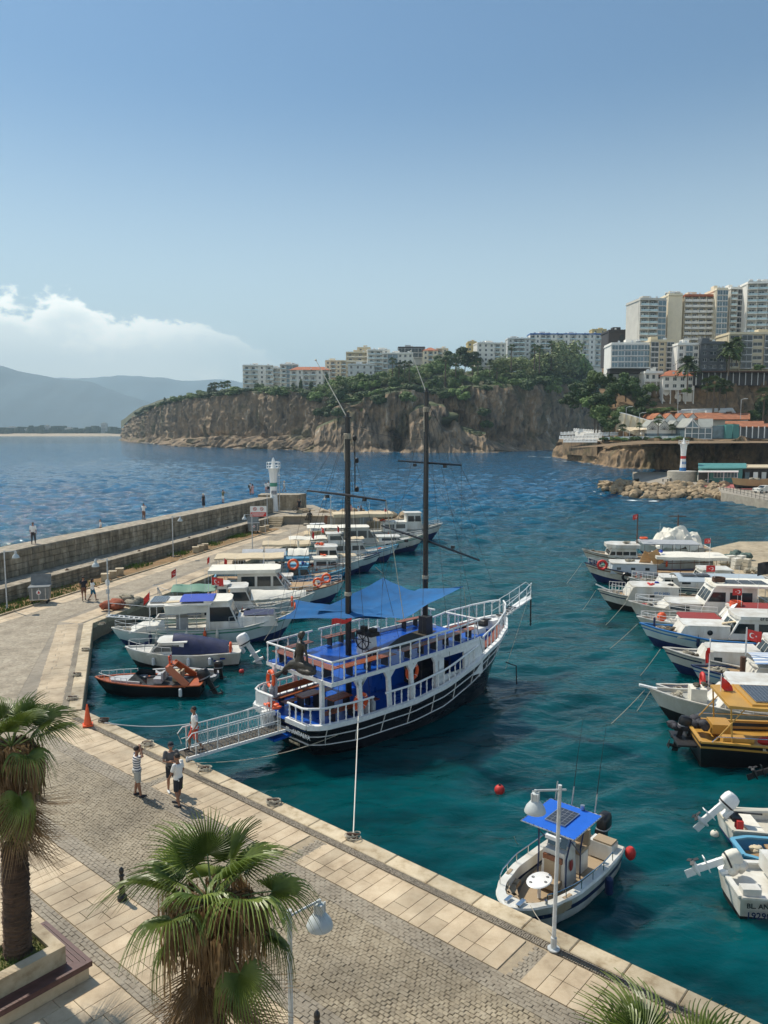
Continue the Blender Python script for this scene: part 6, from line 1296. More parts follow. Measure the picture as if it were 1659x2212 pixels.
leaf_mat('foliage',(.07,.13,.03),(.17,.24,.07));leaf_mat('foliage_dark',(.03,.06,.018),(.065,.105,.03));leaf_mat('foliage_light',(.13,.17,.06),(.24,.27,.11));leaf_mat('palm_leaf',(.05,.085,.025),(.11,.15,.05));mat('bark',(.11,.08,.055),.95,.3,scale=4,bump=.6)
def crown_mesh(n, seed, shape=(1, 1, .8), leaf=.09, nm='foliage', lobes=11):
    rnd = random.Random(seed); b = MB(); L_ = []
    for k in range(lobes):
        while True:
            c = Vector((rnd.uniform(-1, 1), rnd.uniform(-1, 1), rnd.uniform(-.8, 1)))
            if c.length < .78: break
        L_.append((Vector((c.x * shape[0], c.y * shape[1], c.z * shape[2])), rnd.uniform(.28, .5)))
    for k in range(n):
        c,r=L_[k%lobes];d=Vector((rnd.gauss(0,1),rnd.gauss(0,1),rnd.gauss(0,1))).normalized();p=c+Vector((d.x,d.y,d.z*.8))*r*rnd.uniform(.65,1.05);s=leaf*rnd.uniform(.6,1.3)
        nn=(d+Vector((rnd.uniform(-.7,.7),rnd.uniform(-.7,.7),rnd.uniform(-.3,.9)))).normalized();a=nn.orthogonal().normalized();a=(a*cos(k)+nn.cross(a)*sin(k));c2=nn.cross(a);b.poly([p-a*s,p+c2*s*.8,p+a*s,p-c2*s*.7])
    return b.mesh('crown', nm, 0)
trunk_m=MB().tube([(0,0,-1),(.05,0,-.3),(0,.03,.3)],[.06,.045,.03],7).tube([(.03,0,-.4),(.3,.1,.1)],[.03,.015],5).tube([(.03,0,-.3),(-.25,-.15,.2)],[.03,.012],5).mesh('trunk','bark')
CR_M={'foliage':[crown_mesh(2600,k,leaf=.075)for k in range(3)],'foliage_dark':[crown_mesh(2600,10+k,nm='foliage_dark',leaf=.07)for k in range(2)],'foliage_light':[crown_mesh(2400,20+k,nm='foliage_light',leaf=.06,shape=(1,1,.9),lobes=16)for k in range(2)],
        'cypress':[crown_mesh(1600,31,(.32,.32,1.25),.07,'foliage_dark',12)],'shrub':[crown_mesh(1200,41,(1,1,.5),.10,'foliage',8),crown_mesh(1200,42,(1,1,.5),.10,'foliage_dark',8)]}
def tree(kind, p, w, h, label, group='trees on the clifftop'):
    """p = centre of the crown foot; w crown width, h crown height"""
    nm={'foliage':'broadleaf_tree','foliage_dark':'dark_tree','foliage_light':'pale_tree','cypress':'conifer','shrub':'bush'}[kind]
    t=thing(nm,label,'bush' if kind=='shrub' else 'tree',p,random.uniform(0,6),group);me=random.choice(CR_M[kind])
    put('crown',me,t,(0,0,h*.42),random.uniform(0,6),(w*.56,w*.56,h*.6 if kind!='cypress' else h/2))
    if kind != 'shrub': put('trunk', trunk_m, t, (0, 0, h * .1), 0, (h * .5, h * .5, h * .45))
    return t
def frond_palm_meshes():
    out_ = []
    for kind in ('fan', 'date'):
        rnd = random.Random(3 if kind == 'fan' else 5); b = MB(); nf = 26 if kind == 'fan' else 44
        for k in range(nf):
            az_=k*2.4;el_=rnd.uniform(-.7,1.35)if kind=='fan' else rnd.uniform(-.5,1.2);d=Vector((cos(az_)*cos(el_),sin(az_)*cos(el_),sin(el_)));side=Vector((-sin(az_),cos(az_),0));up=side.cross(d)
            if kind == 'fan':
                c = d * .45; n = 9
                for q in range(n):a=(q-(n-1)/2)/n*2.6;e=c+(d*cos(a)+side*sin(a))*.55-Vector((0,0,.18));w_=(d*-sin(a)+side*cos(a))*.05;m_=c.lerp(e,.6)+Vector((0,0,.04));b.poly([c,m_+w_,e,m_-w_])
                b.tube([(0, 0, 0), c], .012, 3)
            else:
                pr = None
                for q in range(9):
                    s=q/8;c=d*s*1.0-Vector((0,0,.55*s*s*(1.2-el_*.3)));w_=.12*sin(pi*min(1,s*.9+.12))**.7;
                    if pr:
                        for sg in(-1,1):e=pr+side*sg*w_*1.6-Vector((0,0,.05))+d*.06;b.poly([pr,c,e+d*.05,e])
                    pr = c
        out_.append(b.mesh('crown', 'palm_leaf', 0))
    return out_
PALM_M = frond_palm_meshes()
ptrunk=MB().tube([(0,0,-1),(.005,0,-.5),(0,0,0)],[.03,.022,.026],7).mesh('trunk','bark');skirt_m=MB().lathe([(.05,-.35),(.12,-.25),(.16,-.05),(.05,.05)],n=9).mesh('dead_leaf_skirt',mat('dead_leaf',(.20,.14,.08),.95,.3,scale=3))
def palm(p, h, r, label, kind=0, group='palms on the clifftop', skirt=True):
    t=thing('palm_tree',label,'palm tree',p,random.uniform(0,6),group);put('trunk',ptrunk,t,(0,0,h),0,(h,h,h));put('crown',PALM_M[kind],t,(0,0,h),0,r)
    if skirt: put('dead_leaf_skirt', skirt_m, t, (0, 0, h), 0, r * 1.5)
    return t
def cdist(px): return G(px, interp([(a, b_) for a, b_, c in CL], px), 0).y
# sight lines of the crowns: x, foot, top, width in the photo, species, metres behind the brow, words
TR=[(322,893,884,14,'foliage_dark',5,'small dark tree at the outermost tip of the cliff'),(338,886,872,16,'foliage_dark',10,'dark round tree near the cliff tip beside a low wall'),(350,880,866,14,'foliage',8,'green tree near the cliff tip'),(357,878,855,8,'cypress',12,'pointed conifer standing above the cliff tip'),(368,874,862,14,'foliage_dark',12,'dark tree right of the pointed conifer'),(383,872,856,20,'foliage',14,'broad green tree above the cliff tip slope'),(400,868,849,22,'foliage_dark',18,'dark broad tree left of the clifftop palms'),(418,864,846,24,'foliage',20,'rounded green tree on the tip slope'),(438,860,840,22,'foliage',24,'rounded green tree below the two tall palms'),(455,858,836,20,'foliage_dark',26,'dark tree below the small palm group'),(470,855,838,22,'foliage_dark',26,'dark tree at the foot of the palms by the white block'),(488,852,836,22,'foliage',28,'green tree left of the first white apartment block'),(507,850,832,18,'foliage_light',28,'pale green tree next to the first white apartment block'),(560,850,822,20,'foliage_dark',20,'dark tree in front of the first white apartment block'),(573,848,830,12,'foliage',20,'small green tree between the white blocks'),(600,848,828,20,'foliage_dark',20,'umbrella-shaped dark tree before the second white block'),(632,848,828,18,'foliage_dark',20,'flat dark tree before the teal glazed block'),(650,846,815,12,'cypress',20,'narrow dark conifer before the orange roofed block'),(672,846,820,14,'cypress',20,'slim conifer right of the orange roofed block'),(706,846,800,14,'cypress',20,'tall pointed conifer at the right end of the orange roofed block'),(698,850,826,24,'foliage',12,'spreading green tree in the cleft of the cliff'),(722,850,815,34,'foliage',20,'large green tree at the head of the cleft'),(735,880,832,42,'foliage_dark',-4,'large dark tree filling the cleft in the cliff'),(715,905,868,36,'foliage_dark',-14,'dark tree hanging low in the cliff cleft'),(752,838,806,40,'foliage',25,'wide green tree below the beige block'),(780,836,800,36,'foliage',25,'green tree below the grey low block'),(804,838,802,36,'foliage_dark',22,'dark round tree below the balconied white block'),(815,880,858,20,'foliage',-6,'green tree on the ledge of the cliff'),(795,900,868,22,'foliage',-10,'bright green bush low on the ledge'),(835,834,796,38,'foliage',26,'broad green tree right of the dark round tree'),(862,836,804,34,'foliage_dark',22,'dark tree below the first tall clifftop palm'),(870,850,824,24,'foliage',5,'leafy tree at the brow'),(895,838,800,36,'foliage',24,'green tree behind the small pavilion'),(910,812,782,46,'foliage',42,'large bright green tree below the cream houses'),(935,812,776,44,'foliage',45,'large green tree in the middle of the gardens'),(925,846,818,34,'foliage',6,'green tree at the brow in front of the gardens'),(955,812,772,34,'foliage',44,'green tree below the cream house row'),(966,790,756,40,'foliage_dark',60,'tall black-green tree rising above the roofs, left one'),(1004,788,748,48,'foliage_dark',60,'tall black-green tree rising above the roofs, right one'),(985,830,796,36,'foliage',26,'green tree between the tall gardens palms'),(1012,835,806,30,'foliage_dark',20,'dark tree left of the small terracotta wall'),(1052,830,792,44,'foliage',22,'green tree right of the gardens lamp'),(1075,836,810,34,'foliage',12,'low green tree on the brow'),(1085,800,770,50,'foliage_light',36,'pale green tree below the white gridded block'),(1108,800,762,46,'foliage_light',40,'pale green feathery tree beside the white gridded block'),(1125,836,798,44,'foliage_dark',14,'dark tree at the brow before the feathery tree'),(1150,805,765,50,'foliage_light',36,'pale tree below the grey block'),(1095,852,832,34,'foliage',0,'bush-like tree hanging over the brow'),(1180,812,745,62,'foliage_light',30,'tall feathery pale tree in front of the blue-roofed block'),(1212,806,722,70,'foliage_light',30,'tallest feathery tree, left one of the pair'),(1240,815,750,56,'foliage',26,'grey-green tree between the two feathery trees'),(1278,812,722,76,'foliage_light',28,'tallest feathery tree, right one of the pair'),(1298,815,770,44,'foliage',22,'green tree at the foot of the right feathery tree'),(1165,832,806,50,'foliage',10,'low wide tree at the brow'),(1215,838,812,60,'foliage',8,'wide low tree on the brow below the pair'),(1262,862,818,64,'foliage_dark',-4,'large dark ivy-clad tree hanging over the cliff'),(1245,850,822,44,'foliage',0,'green tree on the edge of the cliff'),(1290,850,815,40,'foliage_dark',4,'dark tree right of the hanging one'),(1022,880,862,0,'shrub',0,'')]
for x, yb, yt, wd, kd, off, lb in TR:
    if not wd: continue
    Y=cdist(x)+22+off;a=A(x,yb+3,Y);c=A(x,yt,Y);wm_=wd/FPX*Y*1.35;tree(kd,a,wm_,(c.z-a.z)*1.05,lb)
for k in range(84):
    x=lerp(300,1330,k/84)+random.uniform(-5,5);Y=cdist(x)+8+random.uniform(0,14);yt=interp([(a,c)for a,b_,c in CL],x);p=A(x,yt+random.uniform(0,8),Y);p.z=min(p.z,A(x,yt+4,Y).z)
    tree('shrub',p,random.uniform(10,20),random.uniform(5,9),'green bush on the cliff brow '+('at the sloping cliff tip','left of the first white block','in front of the white blocks','either side of the deep cleft','below the palm avenue','below the gardens','under the pale spur','left of the feathery trees','under the feathery trees','at the corner by the right slope')[min(9,int((x-295)/104))],'bushes along the cliff brow')
FBL=['green bush clinging to the cliff '+q for q in('near the teal glazed block','below the mast gaff','right of the deep cleft','at the right of the pale spur','low under the pale spur','above the upper cave','beside the upper cave','on the ledge by the cleft','just right of the ledge','left of the cleft','under the feathery trees','low at the dark right face','left of the feathery trees')]
for x,y,s in((590,855,12),(730,900,10),(820,875,12),(1045,900,10),(1050,925,9),(1000,865,10),(980,855,9),(880,868,12),(960,862,10),(690,900,10),(1190,850,16),(1230,870,14),(1140,845,12)):
    Y = cdist(x) - 4; tree('shrub', A(x, y, Y), s, s * .8, FBL.pop(0), 'bushes on the cliff face')
for k in range(64):
    x=lerp(690,1320,k/64)+random.uniform(-6,6);o_=random.choice((14,26,38,50));Y=cdist(x)+o_+10;yk=interp([(690,846),(750,830),(850,818),(900,812),(960,806),(1050,812),(1150,808),(1320,812)],x);yk=lerp(interp([(a,c)for a,b_,c in CL],x),yk,min(1,o_/45))+2;a=A(x,yk,Y);s_=random.uniform(8,13)
    tree(random.choice(('foliage','foliage','foliage_dark','foliage_light')),a,s_,s_*random.uniform(.7,1.0),'tree in the dense planting '+('behind the deep cleft','below the beige block','around the palm avenue','in the middle gardens','below the black-green trees','before the gridded block','before the grey block','among the feathery trees','behind the cliff corner')[min(8,int((x-684)/72))],'garden trees behind the brow')
for x,yt,yb,kd,lb in((458,829,858,0,'left of two tall palms near the cliff tip'),(466,827,858,0,'right of two tall palms near the cliff tip'),(480,826,855,0,'small palm left of the first white block'),(492,824,852,0,'palm nearest the first white block'),(848,774,822,0,'tall palm at the left end of the palm avenue'),(862,784,828,0,'second palm of the avenue from the left'),(874,782,822,0,'third palm of the avenue'),(884,782,825,0,'fourth palm of the avenue'),(962,773,846,0,'tall palm behind the foremast top'),(984,780,835,0,'palm right of the foremast top'),(1020,784,836,0,'tall palm with a bare trunk by the terracotta wall'),(1032,776,826,0,'palm beside the bare trunk palm'),(1073,790,838,0,'palm before the pale feathery tree'),(1093,796,830,0,'short palm below the white gridded block'),(1058,776,812,1,'feather palm before the white gridded block'),(1104,745,800,0,'palm before the grey block'),(1154,745,806,0,'palm left of the tall feathery tree'),(1165,748,806,0,'palm at the foot of the tall feathery tree'),(1190,738,800,0,'palm crown rising beside the feathery tree'),(1073,800,845,0,'dark palm low at the brow'),(1096,808,848,0,'second dark palm low at the brow')):
    Y=cdist(x)+26+random.uniform(0,12);a=A(x,yb,Y);c=A(x,yt+5,Y);palm(a,c.z-a.z,3.6*(Y/560),lb,kd)
# ================================================================== apartment blocks
mat('conc_white',(.76,.74,.68),.8,.06,scale=.3);mat('conc_cream',(.74,.66,.50),.8,.08,scale=.3);mat('conc_grey',(.55,.57,.56),.8,.08,scale=.3);mat('conc_beige',(.62,.54,.38),.8,.08,scale=.3);mat('rail_glass',(.42,.54,.56),.15,.2,scale=.5);mat('shade_grey',(.10,.11,.12),.7,.2);mat('roof_tile_far',(.40,.13,.06),.8,.2,scale=.6);mat('wall_blue',(.05,.14,.38),.7,.1);mat('wall_dark',(.06,.055,.055),.7,.2);mat('win_frame',(.65,.66,.66),.5,.05);mat('conc_yellow',(.58,.45,.20),.8,.06)
_wc = {}
def win_mesh(w, h, kind):
    k = (round(w, 1), round(h, 1), kind)
    if k not in _wc:
        a = MB(); fr = .12; a.box((0, 0, h / 2), (w, .06, h)); g_ = a.mesh('pane', kind, 0); f = MB()
        for sx in (-1, 1): f.box((sx * w / 2, -.03, h / 2), (fr, .14, h + fr))
        if w > 1.6: f.box((0, -.03, h / 2), (fr * .8, .12, h - fr))
        for z_ in (0, h): f.box((0, -.03, z_), (w - fr, .14, fr))
        _wc[k] = (f.mesh('window', 'win_frame', 0), g_)
    return _wc[k]
def heater(parent, x, y, z):
    f=MB();f.box((0,0,.8),(2.0,.08,1.5),R=Matrix.Rotation(-.7,3,'X'));f=f.build('solar_water_heater','glass_blue',parent,loc=(x,y,z));b=MB();b.tube([(-.8,.6,1.8),(.8,.6,1.8)],.35,8);b.build('tank','white',f);b=MB();b.beam((-.7,.6,0),(-.7,.6,1.6),.08,.08);b.beam((.7,.6,0),(.7,.6,1.6),.08,.08);b.build('stand','galv',f)
def block(name,label,x0,x1,ytop,ybot,Y,nf,bays,wall='conc_white',rz=0,depth=14,roof=None,rail='rail_glass',heaters=0,group='apartment blocks on the clifftop',top='conc_white',side=None,sidewall=None,parapet=.8,fins=True,cat='apartment block'):
    """bays: string of facade columns; b balcony, w window, g glazed bay, d dark glazed, . blank wall"""
    a=A(x0,ybot,Y);c=A(x1,ytop,Y);w=c.x-a.x;h=c.z-a.z;t=thing(name,label,cat,((a.x+c.x)/2,Y,a.z),rz,group);fh=h/nf;n=len(bays);bwd=w/n;core=MB();core.box((0,depth/2+.9,h/2-3),(w-.02,depth-1.8,h+6));sp=fins_=core
    for k in range(n + 1):
        if fins: fins_.box((-w / 2 + k * bwd, .5, h / 2 - 3), (.3, 1.1, h + 6.01))
    bm4=MB().box((0,.1,.1),(bwd-.02,2.0,.22)).mesh('balcony',top,0);rm4=MB().box((0,-.86,.7),(bwd*.94,.07,.9)).mesh('railing',rail,0)
    for f in range(nf):
        z = f * fh
        for k, ch in enumerate(bays):
            x = -w / 2 + (k + .5) * bwd
            if ch == 'b':
                o = put('balcony', bm4, t, (x, 0, z)); put('railing', rm4, o)
                fm,gm=win_mesh(min(2.4,bwd*.55),fh*.68,'glass_dark');o=put('window',fm,t,(x+random.uniform(-.12,.12)*bwd,.86,z+.25));put('pane',gm,o)
            elif ch in 'wW':
                ww=min(1.7,bwd*.5)if ch=='w' else bwd*.8;sp.box((x,.45,z+fh*.16),(bwd-.3,.9,fh*.34));sp.box((x,.45,z+fh*.93),(bwd-.3,.9,fh*.16));s_=(bwd-.3-ww)/2
                for sg in (-1, 1): sp.box((x + sg * (ww / 2 + s_ / 2), .45, z + fh * .59), (s_, .9, fh * .5))
                fm,gm=win_mesh(ww,fh*.5,'glass_dark');o=put('window',fm,t,(x,.3,z+fh*.34));put('pane',gm,o)
            elif ch in 'gd':
                put('balcony',bm4,t,(x,0,z));fm,gm=win_mesh(bwd*.92,fh*.8,'glass_blue' if ch=='g' else 'glass_dark');o=put('window',fm,t,(x,-.7,z+.22));put('pane',gm,o)
            else: sp.box((x, .45, z + fh / 2), (bwd - .02, .9, fh))
    core.build('wall', wall, t, 0)
    rr = MB()
    if roof == 'tile':
        hw,hd=w/2+.8,depth/2+.8;i=[rr.P(p)for p in((-hw,-.8,h+.05),(hw,-.8,h+.05),(hw,depth+.8,h+.05),(-hw,depth+.8,h+.05),(-hw+hd*.8,depth/2,h+hd*.42),(hw-hd*.8,depth/2,h+hd*.42))]
        for q in ((0, 1, 5, 4), (1, 2, 5), (2, 3, 4, 5), (3, 0, 4), (3, 2, 1, 0)): rr.F([i[z_] for z_ in q])
        r = rr.build('roof', 'roof_tile_far', t, 0)
    else:
        rr.box((0, depth / 2, h + .05), (w + .6, depth + 1.4, .3))
        for sg in (-1, 1): rr.box((sg * (w / 2), depth / 2, h + .2 + parapet / 2), (.2, depth, parapet))
        rr.box((0, -.2, h + .2 + parapet / 2), (w, .2, parapet)); r = rr.build('roof', roof or wall, t, 0)
        MB().box((random.uniform(-.2,.2)*w,depth*.5,h+1.6),(min(5,w*.3),4,2.6)).build('stair_head',wall,r)
    for k in range(heaters):heater(r,-w/2+(k+.7)*w/heaters+random.uniform(-.6,.6),random.uniform(1,4),h+.2)
    for k in range(min(6, nf)):
        MB().box((0,0,0),(.9,.35,.65)).build('air_conditioner','canvas_white',t,loc=(random.uniform(-.4,.4)*w,.62,(random.randrange(nf)+.6)*fh))
    for k in range(2):b=MB();b.ball((0,0,0),.55,0,10,(1,.25,1));b.tube([(0,0,0),(0,.3,-.6)],.05,4);b.build('satellite_dish','white',r,loc=(random.uniform(-.4,.4)*w,0,h+1.3))
    return t
CB_ = 'apartment_building'; cl_ = lambda x, o: cdist(min(1330, x)) + o
random.seed(5)
block(CB_,'first white balconied block on the left of the clifftop row',526,590,790,850,cl_(560,70),6,'bbwb','conc_white',.15,heaters=2)
block(CB_,'narrow white block behind the first white block',584,612,796,846,cl_(595,100),5,'bb','conc_white')
block(CB_,'white block with teal glazed bays, third from the left',606,644,788,846,cl_(620,75),6,'bgg','conc_white',.1,heaters=1)
block(CB_,'grey-white block with low orange tiled roof at the cleft',627,712,799,846,cl_(660,66),4,'bwbbwb','conc_white',0,roof='tile',heaters=0)
block(CB_,'distant pale block left of the stepped beige block',703,748,780,815,cl_(725,140),4,'wbwb','conc_cream')
block(CB_,'stepped beige block with long balcony bands',748,806,762,810,cl_(775,110),5,'bbb','conc_beige',0,rail='conc_cream')
block(CB_,'top storeys of the stepped beige block with chimney',772,800,752,766,cl_(785,116),2,'w.','conc_beige')
block(CB_,'low slate grey building in front of the beige block',752,808,788,812,cl_(780,92),2,'wwww','conc_grey')
block(CB_,'white block with curved balconies beside the beige block',794,842,757,802,cl_(815,105),5,'bbw','conc_white',.1,heaters=2)
block(CB_,'grey-white block with teal glass bay left of the avenue palms',826,892,764,808,cl_(860,100),4,'bggwww','conc_white',0,heaters=2)
block(CB_,'dark flat roofed top storey behind the palm avenue',860,918,751,772,cl_(890,140),2,'dddd','conc_grey',roof='wall_dark')
block(CB_,'cream house with orange roof above the gardens',914,946,757,790,cl_(925,120),3,'wbw','conc_cream',roof='tile')
block(CB_,'second cream house right of the orange roofed one',942,968,754,785,cl_(950,130),3,'bw','conc_cream',heaters=1)
block(CB_,'yellow building top between the black-green trees',1010,1030,740,770,cl_(1018,120),3,'w.','conc_yellow',heaters=2)
block(CB_,'white block with a regular grid of windows',1030,1094,742,792,cl_(1060,80),5,'wwwbw','conc_white',.12,heaters=3)
block(CB_,'grey-white block right of the gridded one',1096,1146,732,780,cl_(1120,85),5,'wbbw','conc_grey',0,heaters=4)
block(CB_,'blue and white block behind the feathery trees',1144,1190,722,775,cl_(1165,80),5,'bwbb','conc_white',0,roof='wall_blue',heaters=3)
block(CB_,'long block with a bright blue roof band behind the tallest trees',1188,1314,722,790,cl_(1250,75),6,'wbwbwbwbw','conc_white',0,roof='wall_blue',heaters=6)
block(CB_,'ochre roofed house above the blue band',1279,1310,712,724,cl_(1300,110),1,'ww','conc_yellow')
dk=block('arcade_building','dark brown building with arched windows left of the tall tower',1314,1372,716,765,400,3,'....','wall_dark',0,cat='building',group='apartment blocks on the clifftop')
for k, (x, w, z, h) in enumerate(((-5, 2.4, 2, 5), (0, 2.4, 4, 8), (5, 2.2, 2, 5))):
    b=MB();b.prism([(x+w/2*cos(a),z+h*.6+w/2*sin(a))for a in[pi*q/8 for q in range(9)]]+[(x-w/2,z),(x+w/2,z)],0,.1);b.v=[(v[0],-v[2]-.02,v[1])for v in b.v];b.build('arched_window','glass_dark',dk,0)
NG = 'apartment blocks above the harbour'
block(CB_,'low white glazed apartment row at the left foot of the tall tower',1320,1404,744,794,352,4,'gggggg','conc_white',-.05,group=NG,heaters=1)
mat('tower_paint', (.56, .54, .48), .8, .08, scale=.3)
tw=block('tower_block','tall white tower with stacked balconies and a blank cream side wall',1377,1440,648,800,368,12,'bbg','tower_paint',.1,depth=16,group=NG,heaters=0)
block('tower_block','blank cream side wing of the tall tower with solar heaters above',1440,1474,638,760,374,10,'...','conc_cream',0,depth=14,group=NG,heaters=5)
block(CB_,'lower beige storeys standing before the tall tower',1403,1456,738,806,350,6,'dwd','conc_beige',0,group=NG)
block('tower_block','cream tower with curved balconies right of the blank side wall',1474,1542,640,770,376,11,'bbbb','conc_cream',0,group=NG,rail='conc_white',heaters=0,roof='roof_tile_far')
block('tower_block','narrow tower with enclosed glazed bays in the middle right',1542,1572,626,770,372,12,'gg','conc_cream',0,group=NG)
block('tower_block','tower with projecting dark glass box bay',1572,1606,624,770,374,12,'bd','conc_white',0,group=NG)
block('tower_block','rightmost tall white tower, cut by the right edge',1609,1700,612,770,366,12,'bbbb','conc_white',-.08,group=NG,heaters=6)
block(CB_,'dark slate house with white framed windows below the cream tower',1512,1570,742,800,340,4,'wWw','shade_grey',0,group=NG,depth=12)
block(CB_,'white narrow house left of the dark slate house',1462,1512,745,805,342,4,'wgw','conc_white',0,group=NG,depth=12)
block(CB_,'yellowish terraced house at the right edge below the towers',1572,1700,722,796,346,5,'WdWdb','conc_beige',0,group=NG,depth=14)
# ================================================================== the right-hand slope: terraces below the towers
random.seed(9)
HL=[(1270,968,900),(1300,968,862),(1340,966,835),(1392,962,838),(1430,962,832),(1480,960,842),(1530,960,838),(1580,958,822),(1640,955,816),(1720,950,812),(1800,950,812)]
cliff('terrace_cliff',[(a,13.6*FPX/interp([(1270,385),(1300,366),(1340,346),(1392,332),(1480,327)],a)+932.4,c)for a,b_,c in HL],160,26,3.4,'headland_rock',22,(),8,3.3,'headland_rock',.08,.09,4)
setting(MB().poly([A(1300,832,348),A(1820,832,348),A(1820,792,430),A(1300,792,430)]).build('upper_terrace','headland_rock'))
setting(MB().poly([(96,330,22),(260,330,22),(260,348,32.8),(96,348,32.8)]).build('bank','headland_rock'))
HD=[(1190,977,975),(1194,982,955),(1204,987,950),(1235,993,952),(1262,998,954),(1290,1001,955),(1303,1004,962),(1320,1008,958),(1350,1011,955),(1400,1013,950),(1460,1014,949),(1520,1014,949),(1580,1014,949),(1650,1014,949),(1760,1014,949)]
cliff('headland', HD, 300, 26, 3.4, 'headland_rock', 60, (), 2.5, 6.1, 'headland_rock', .12, .16, 3, 0)
setting(MB().poly([G(1215,968,10.3),G(1300,964,10.3),G(1400,958,10.3),G(1700,956,10.3),(260,345,10.3),(120,345,10.3)]).build('headland_terrace','headland_rock',smooth=0))
# masonry retaining walls of the headland
rw=thing('retaining_wall','long weathered masonry wall carrying the restaurant terrace above the sea','wall',(0,0,0));p=A(1448,951,285);q=A(1475,950,284);r_=A(1700,950,274)
for a, c, n in ((p, q, 2), (q, r_, 14)):
    for k in range(n):
        for j in range(4):s=a.lerp(c,k/n);e=a.lerp(c,(k+1)/n);z=.5+j*2.45;b=MB();b.beam(Vector((s.x,s.y,z+1.2))+(e-s)*.01,Vector((e.x,e.y,z+1.2))-(e-s)*.01,1.4+random.uniform(0,.3),2.42);b.build('wall_section','headland_rock',rw,0)
# balustrades of the terraces on the left of the headland
bal_m = MB(); bal_m.box((0, 0, .1), (3.0, .3, .2)); bal_m.box((0, 0, .95), (3.0, .3, .16));
for k in range(7): bal_m.lathe([(.09, .2), (.13, .4), (.06, .7), (.1, .88)], (-1.3 + k * .43, 0, 0), 5)
bal_m=bal_m.mesh('balustrade_panel','white',0);post_m=MB().box((0,0,.65),(.45,.45,1.3)).lathe([(.12,1.3),(.3,1.5),(.05,1.9)],n=6).mesh('balustrade_post','white',0)
def balus(label, a, c):
    t=thing('balustrade',label,'balustrade',a,0,'white balustrades of the headland terraces');d=c-a;n=max(1,int(d.length/3.1));an_=atan2(d.y,d.x)
    for k in range(n):p=d*((k+.5)/n);put('balustrade_panel',bal_m,t,p,an_,(d.length/n/3.0,1,1.3));put('balustrade_post',post_m,t,d*(k/n),an_,(1.1,1.1,.85))
    return t
balus('lower white balustrade at the seaward tip of the headland',A(1209,948,372),A(1300,946,336));balus('upper white balustrade at the back of the tip terrace',A(1212,939,390),A(1262,937,372));balus('white balustrade above the middle of the tip terrace',A(1240,931,384),A(1300,936,350));balus('long white balustrade in front of the cream umbrellas',A(1262,942,356),A(1335,940,322));balus('low white balustrade over the masonry wall',A(1218,955,362),A(1290,955,332))
b=MB();b.prism([A(1218,960,366)[:2],A(1290,960,333)[:2],A(1302,950,352)[:2],A(1215,950,384)[:2]],3,9.4);t=thing('terrace_block','pale stone terrace block under the white balustrades','terrace',(0,0,0));b.build('wall','headland_rock',t,0)
b=MB();b.prism([A(1242,945,378)[:2],A(1300,945,350)[:2],A(1305,940,370)[:2],A(1245,940,392)[:2]],9,13.4);b.build('upper_block','conc_white',t,0)
t=thing('parapet','long low white parapet on top of the headland rock before the restaurant','parapet',(0,0,0))
for k in range(12):s_=A(1303+k*14,949-k*.15,300-k*1.4);e_=A(1316.5+k*14,948.9-k*.15,299-k*1.4);MB().beam(s_+Vector((0,0,.5)),e_+Vector((0,0,.5)),.3,1.1).build('panel','rail_glass' if k%3 else 'white',t,0)
for k in range(13):tree('shrub',A(1306+k*14+random.uniform(-4,4),950,298-k*1.4)-Vector((0,1.5,.3)),random.uniform(2.4,4.5),random.uniform(1.2,2.2),'green plant spilling over the headland edge '+('left of the cream awnings','under the cream awnings','before the fan windows')[min(2,k//5)],'plants along the headland edge')
# restaurant complex
def gable(t, x0, x1, yb, ye, yr, Y, dp, wallm='conc_white', roofm='roof_tile', nm='gable'):
    a=A(x0,yb,Y);c=A(x1,ye,Y);r=A((x0+x1)/2,yr,Y);b=MB();mid=(a.x+c.x)/2;f=[(a.x,Y,a.z),(c.x,Y,a.z),(c.x,Y,c.z),(mid,Y,r.z),(a.x,Y,c.z)];k=[(x,y+dp,z)for x,y,z in f]
    i=[b.P(p)for p in f];j=[b.P(p)for p in k];b.F(i);b.F(j[::-1]);b.F((i[0],i[4],j[4],j[0]));b.F((i[2],i[1],j[1],j[2]));g_=b.build(nm,wallm,t,0)
    for sg, xe in ((-1, a.x), (1, c.x)):
        m_=MB();dx=(xe-mid)*1.06;dz=(c.z-r.z)*1.06;m_.poly([(mid,Y-.3,r.z+.25),(mid,Y+dp,r.z+.25),(mid+dx,Y+dp,r.z+dz+.25),(mid+dx,Y-.3,r.z+dz+.25)]);m_.poly([(mid,Y-.3,r.z+.03),(mid+dx,Y-.3,r.z+dz+.03),(mid+dx,Y+dp,r.z+dz+.03),(mid,Y+dp,r.z+.03)]);m_.poly([(mid,Y-.3,r.z+.25),(mid+dx,Y-.3,r.z+dz+.25),(mid+dx,Y-.3,r.z+dz+.03),(mid,Y-.3,r.z+.03)]);m_.build('roof',roofm,g_,0)
    return g_
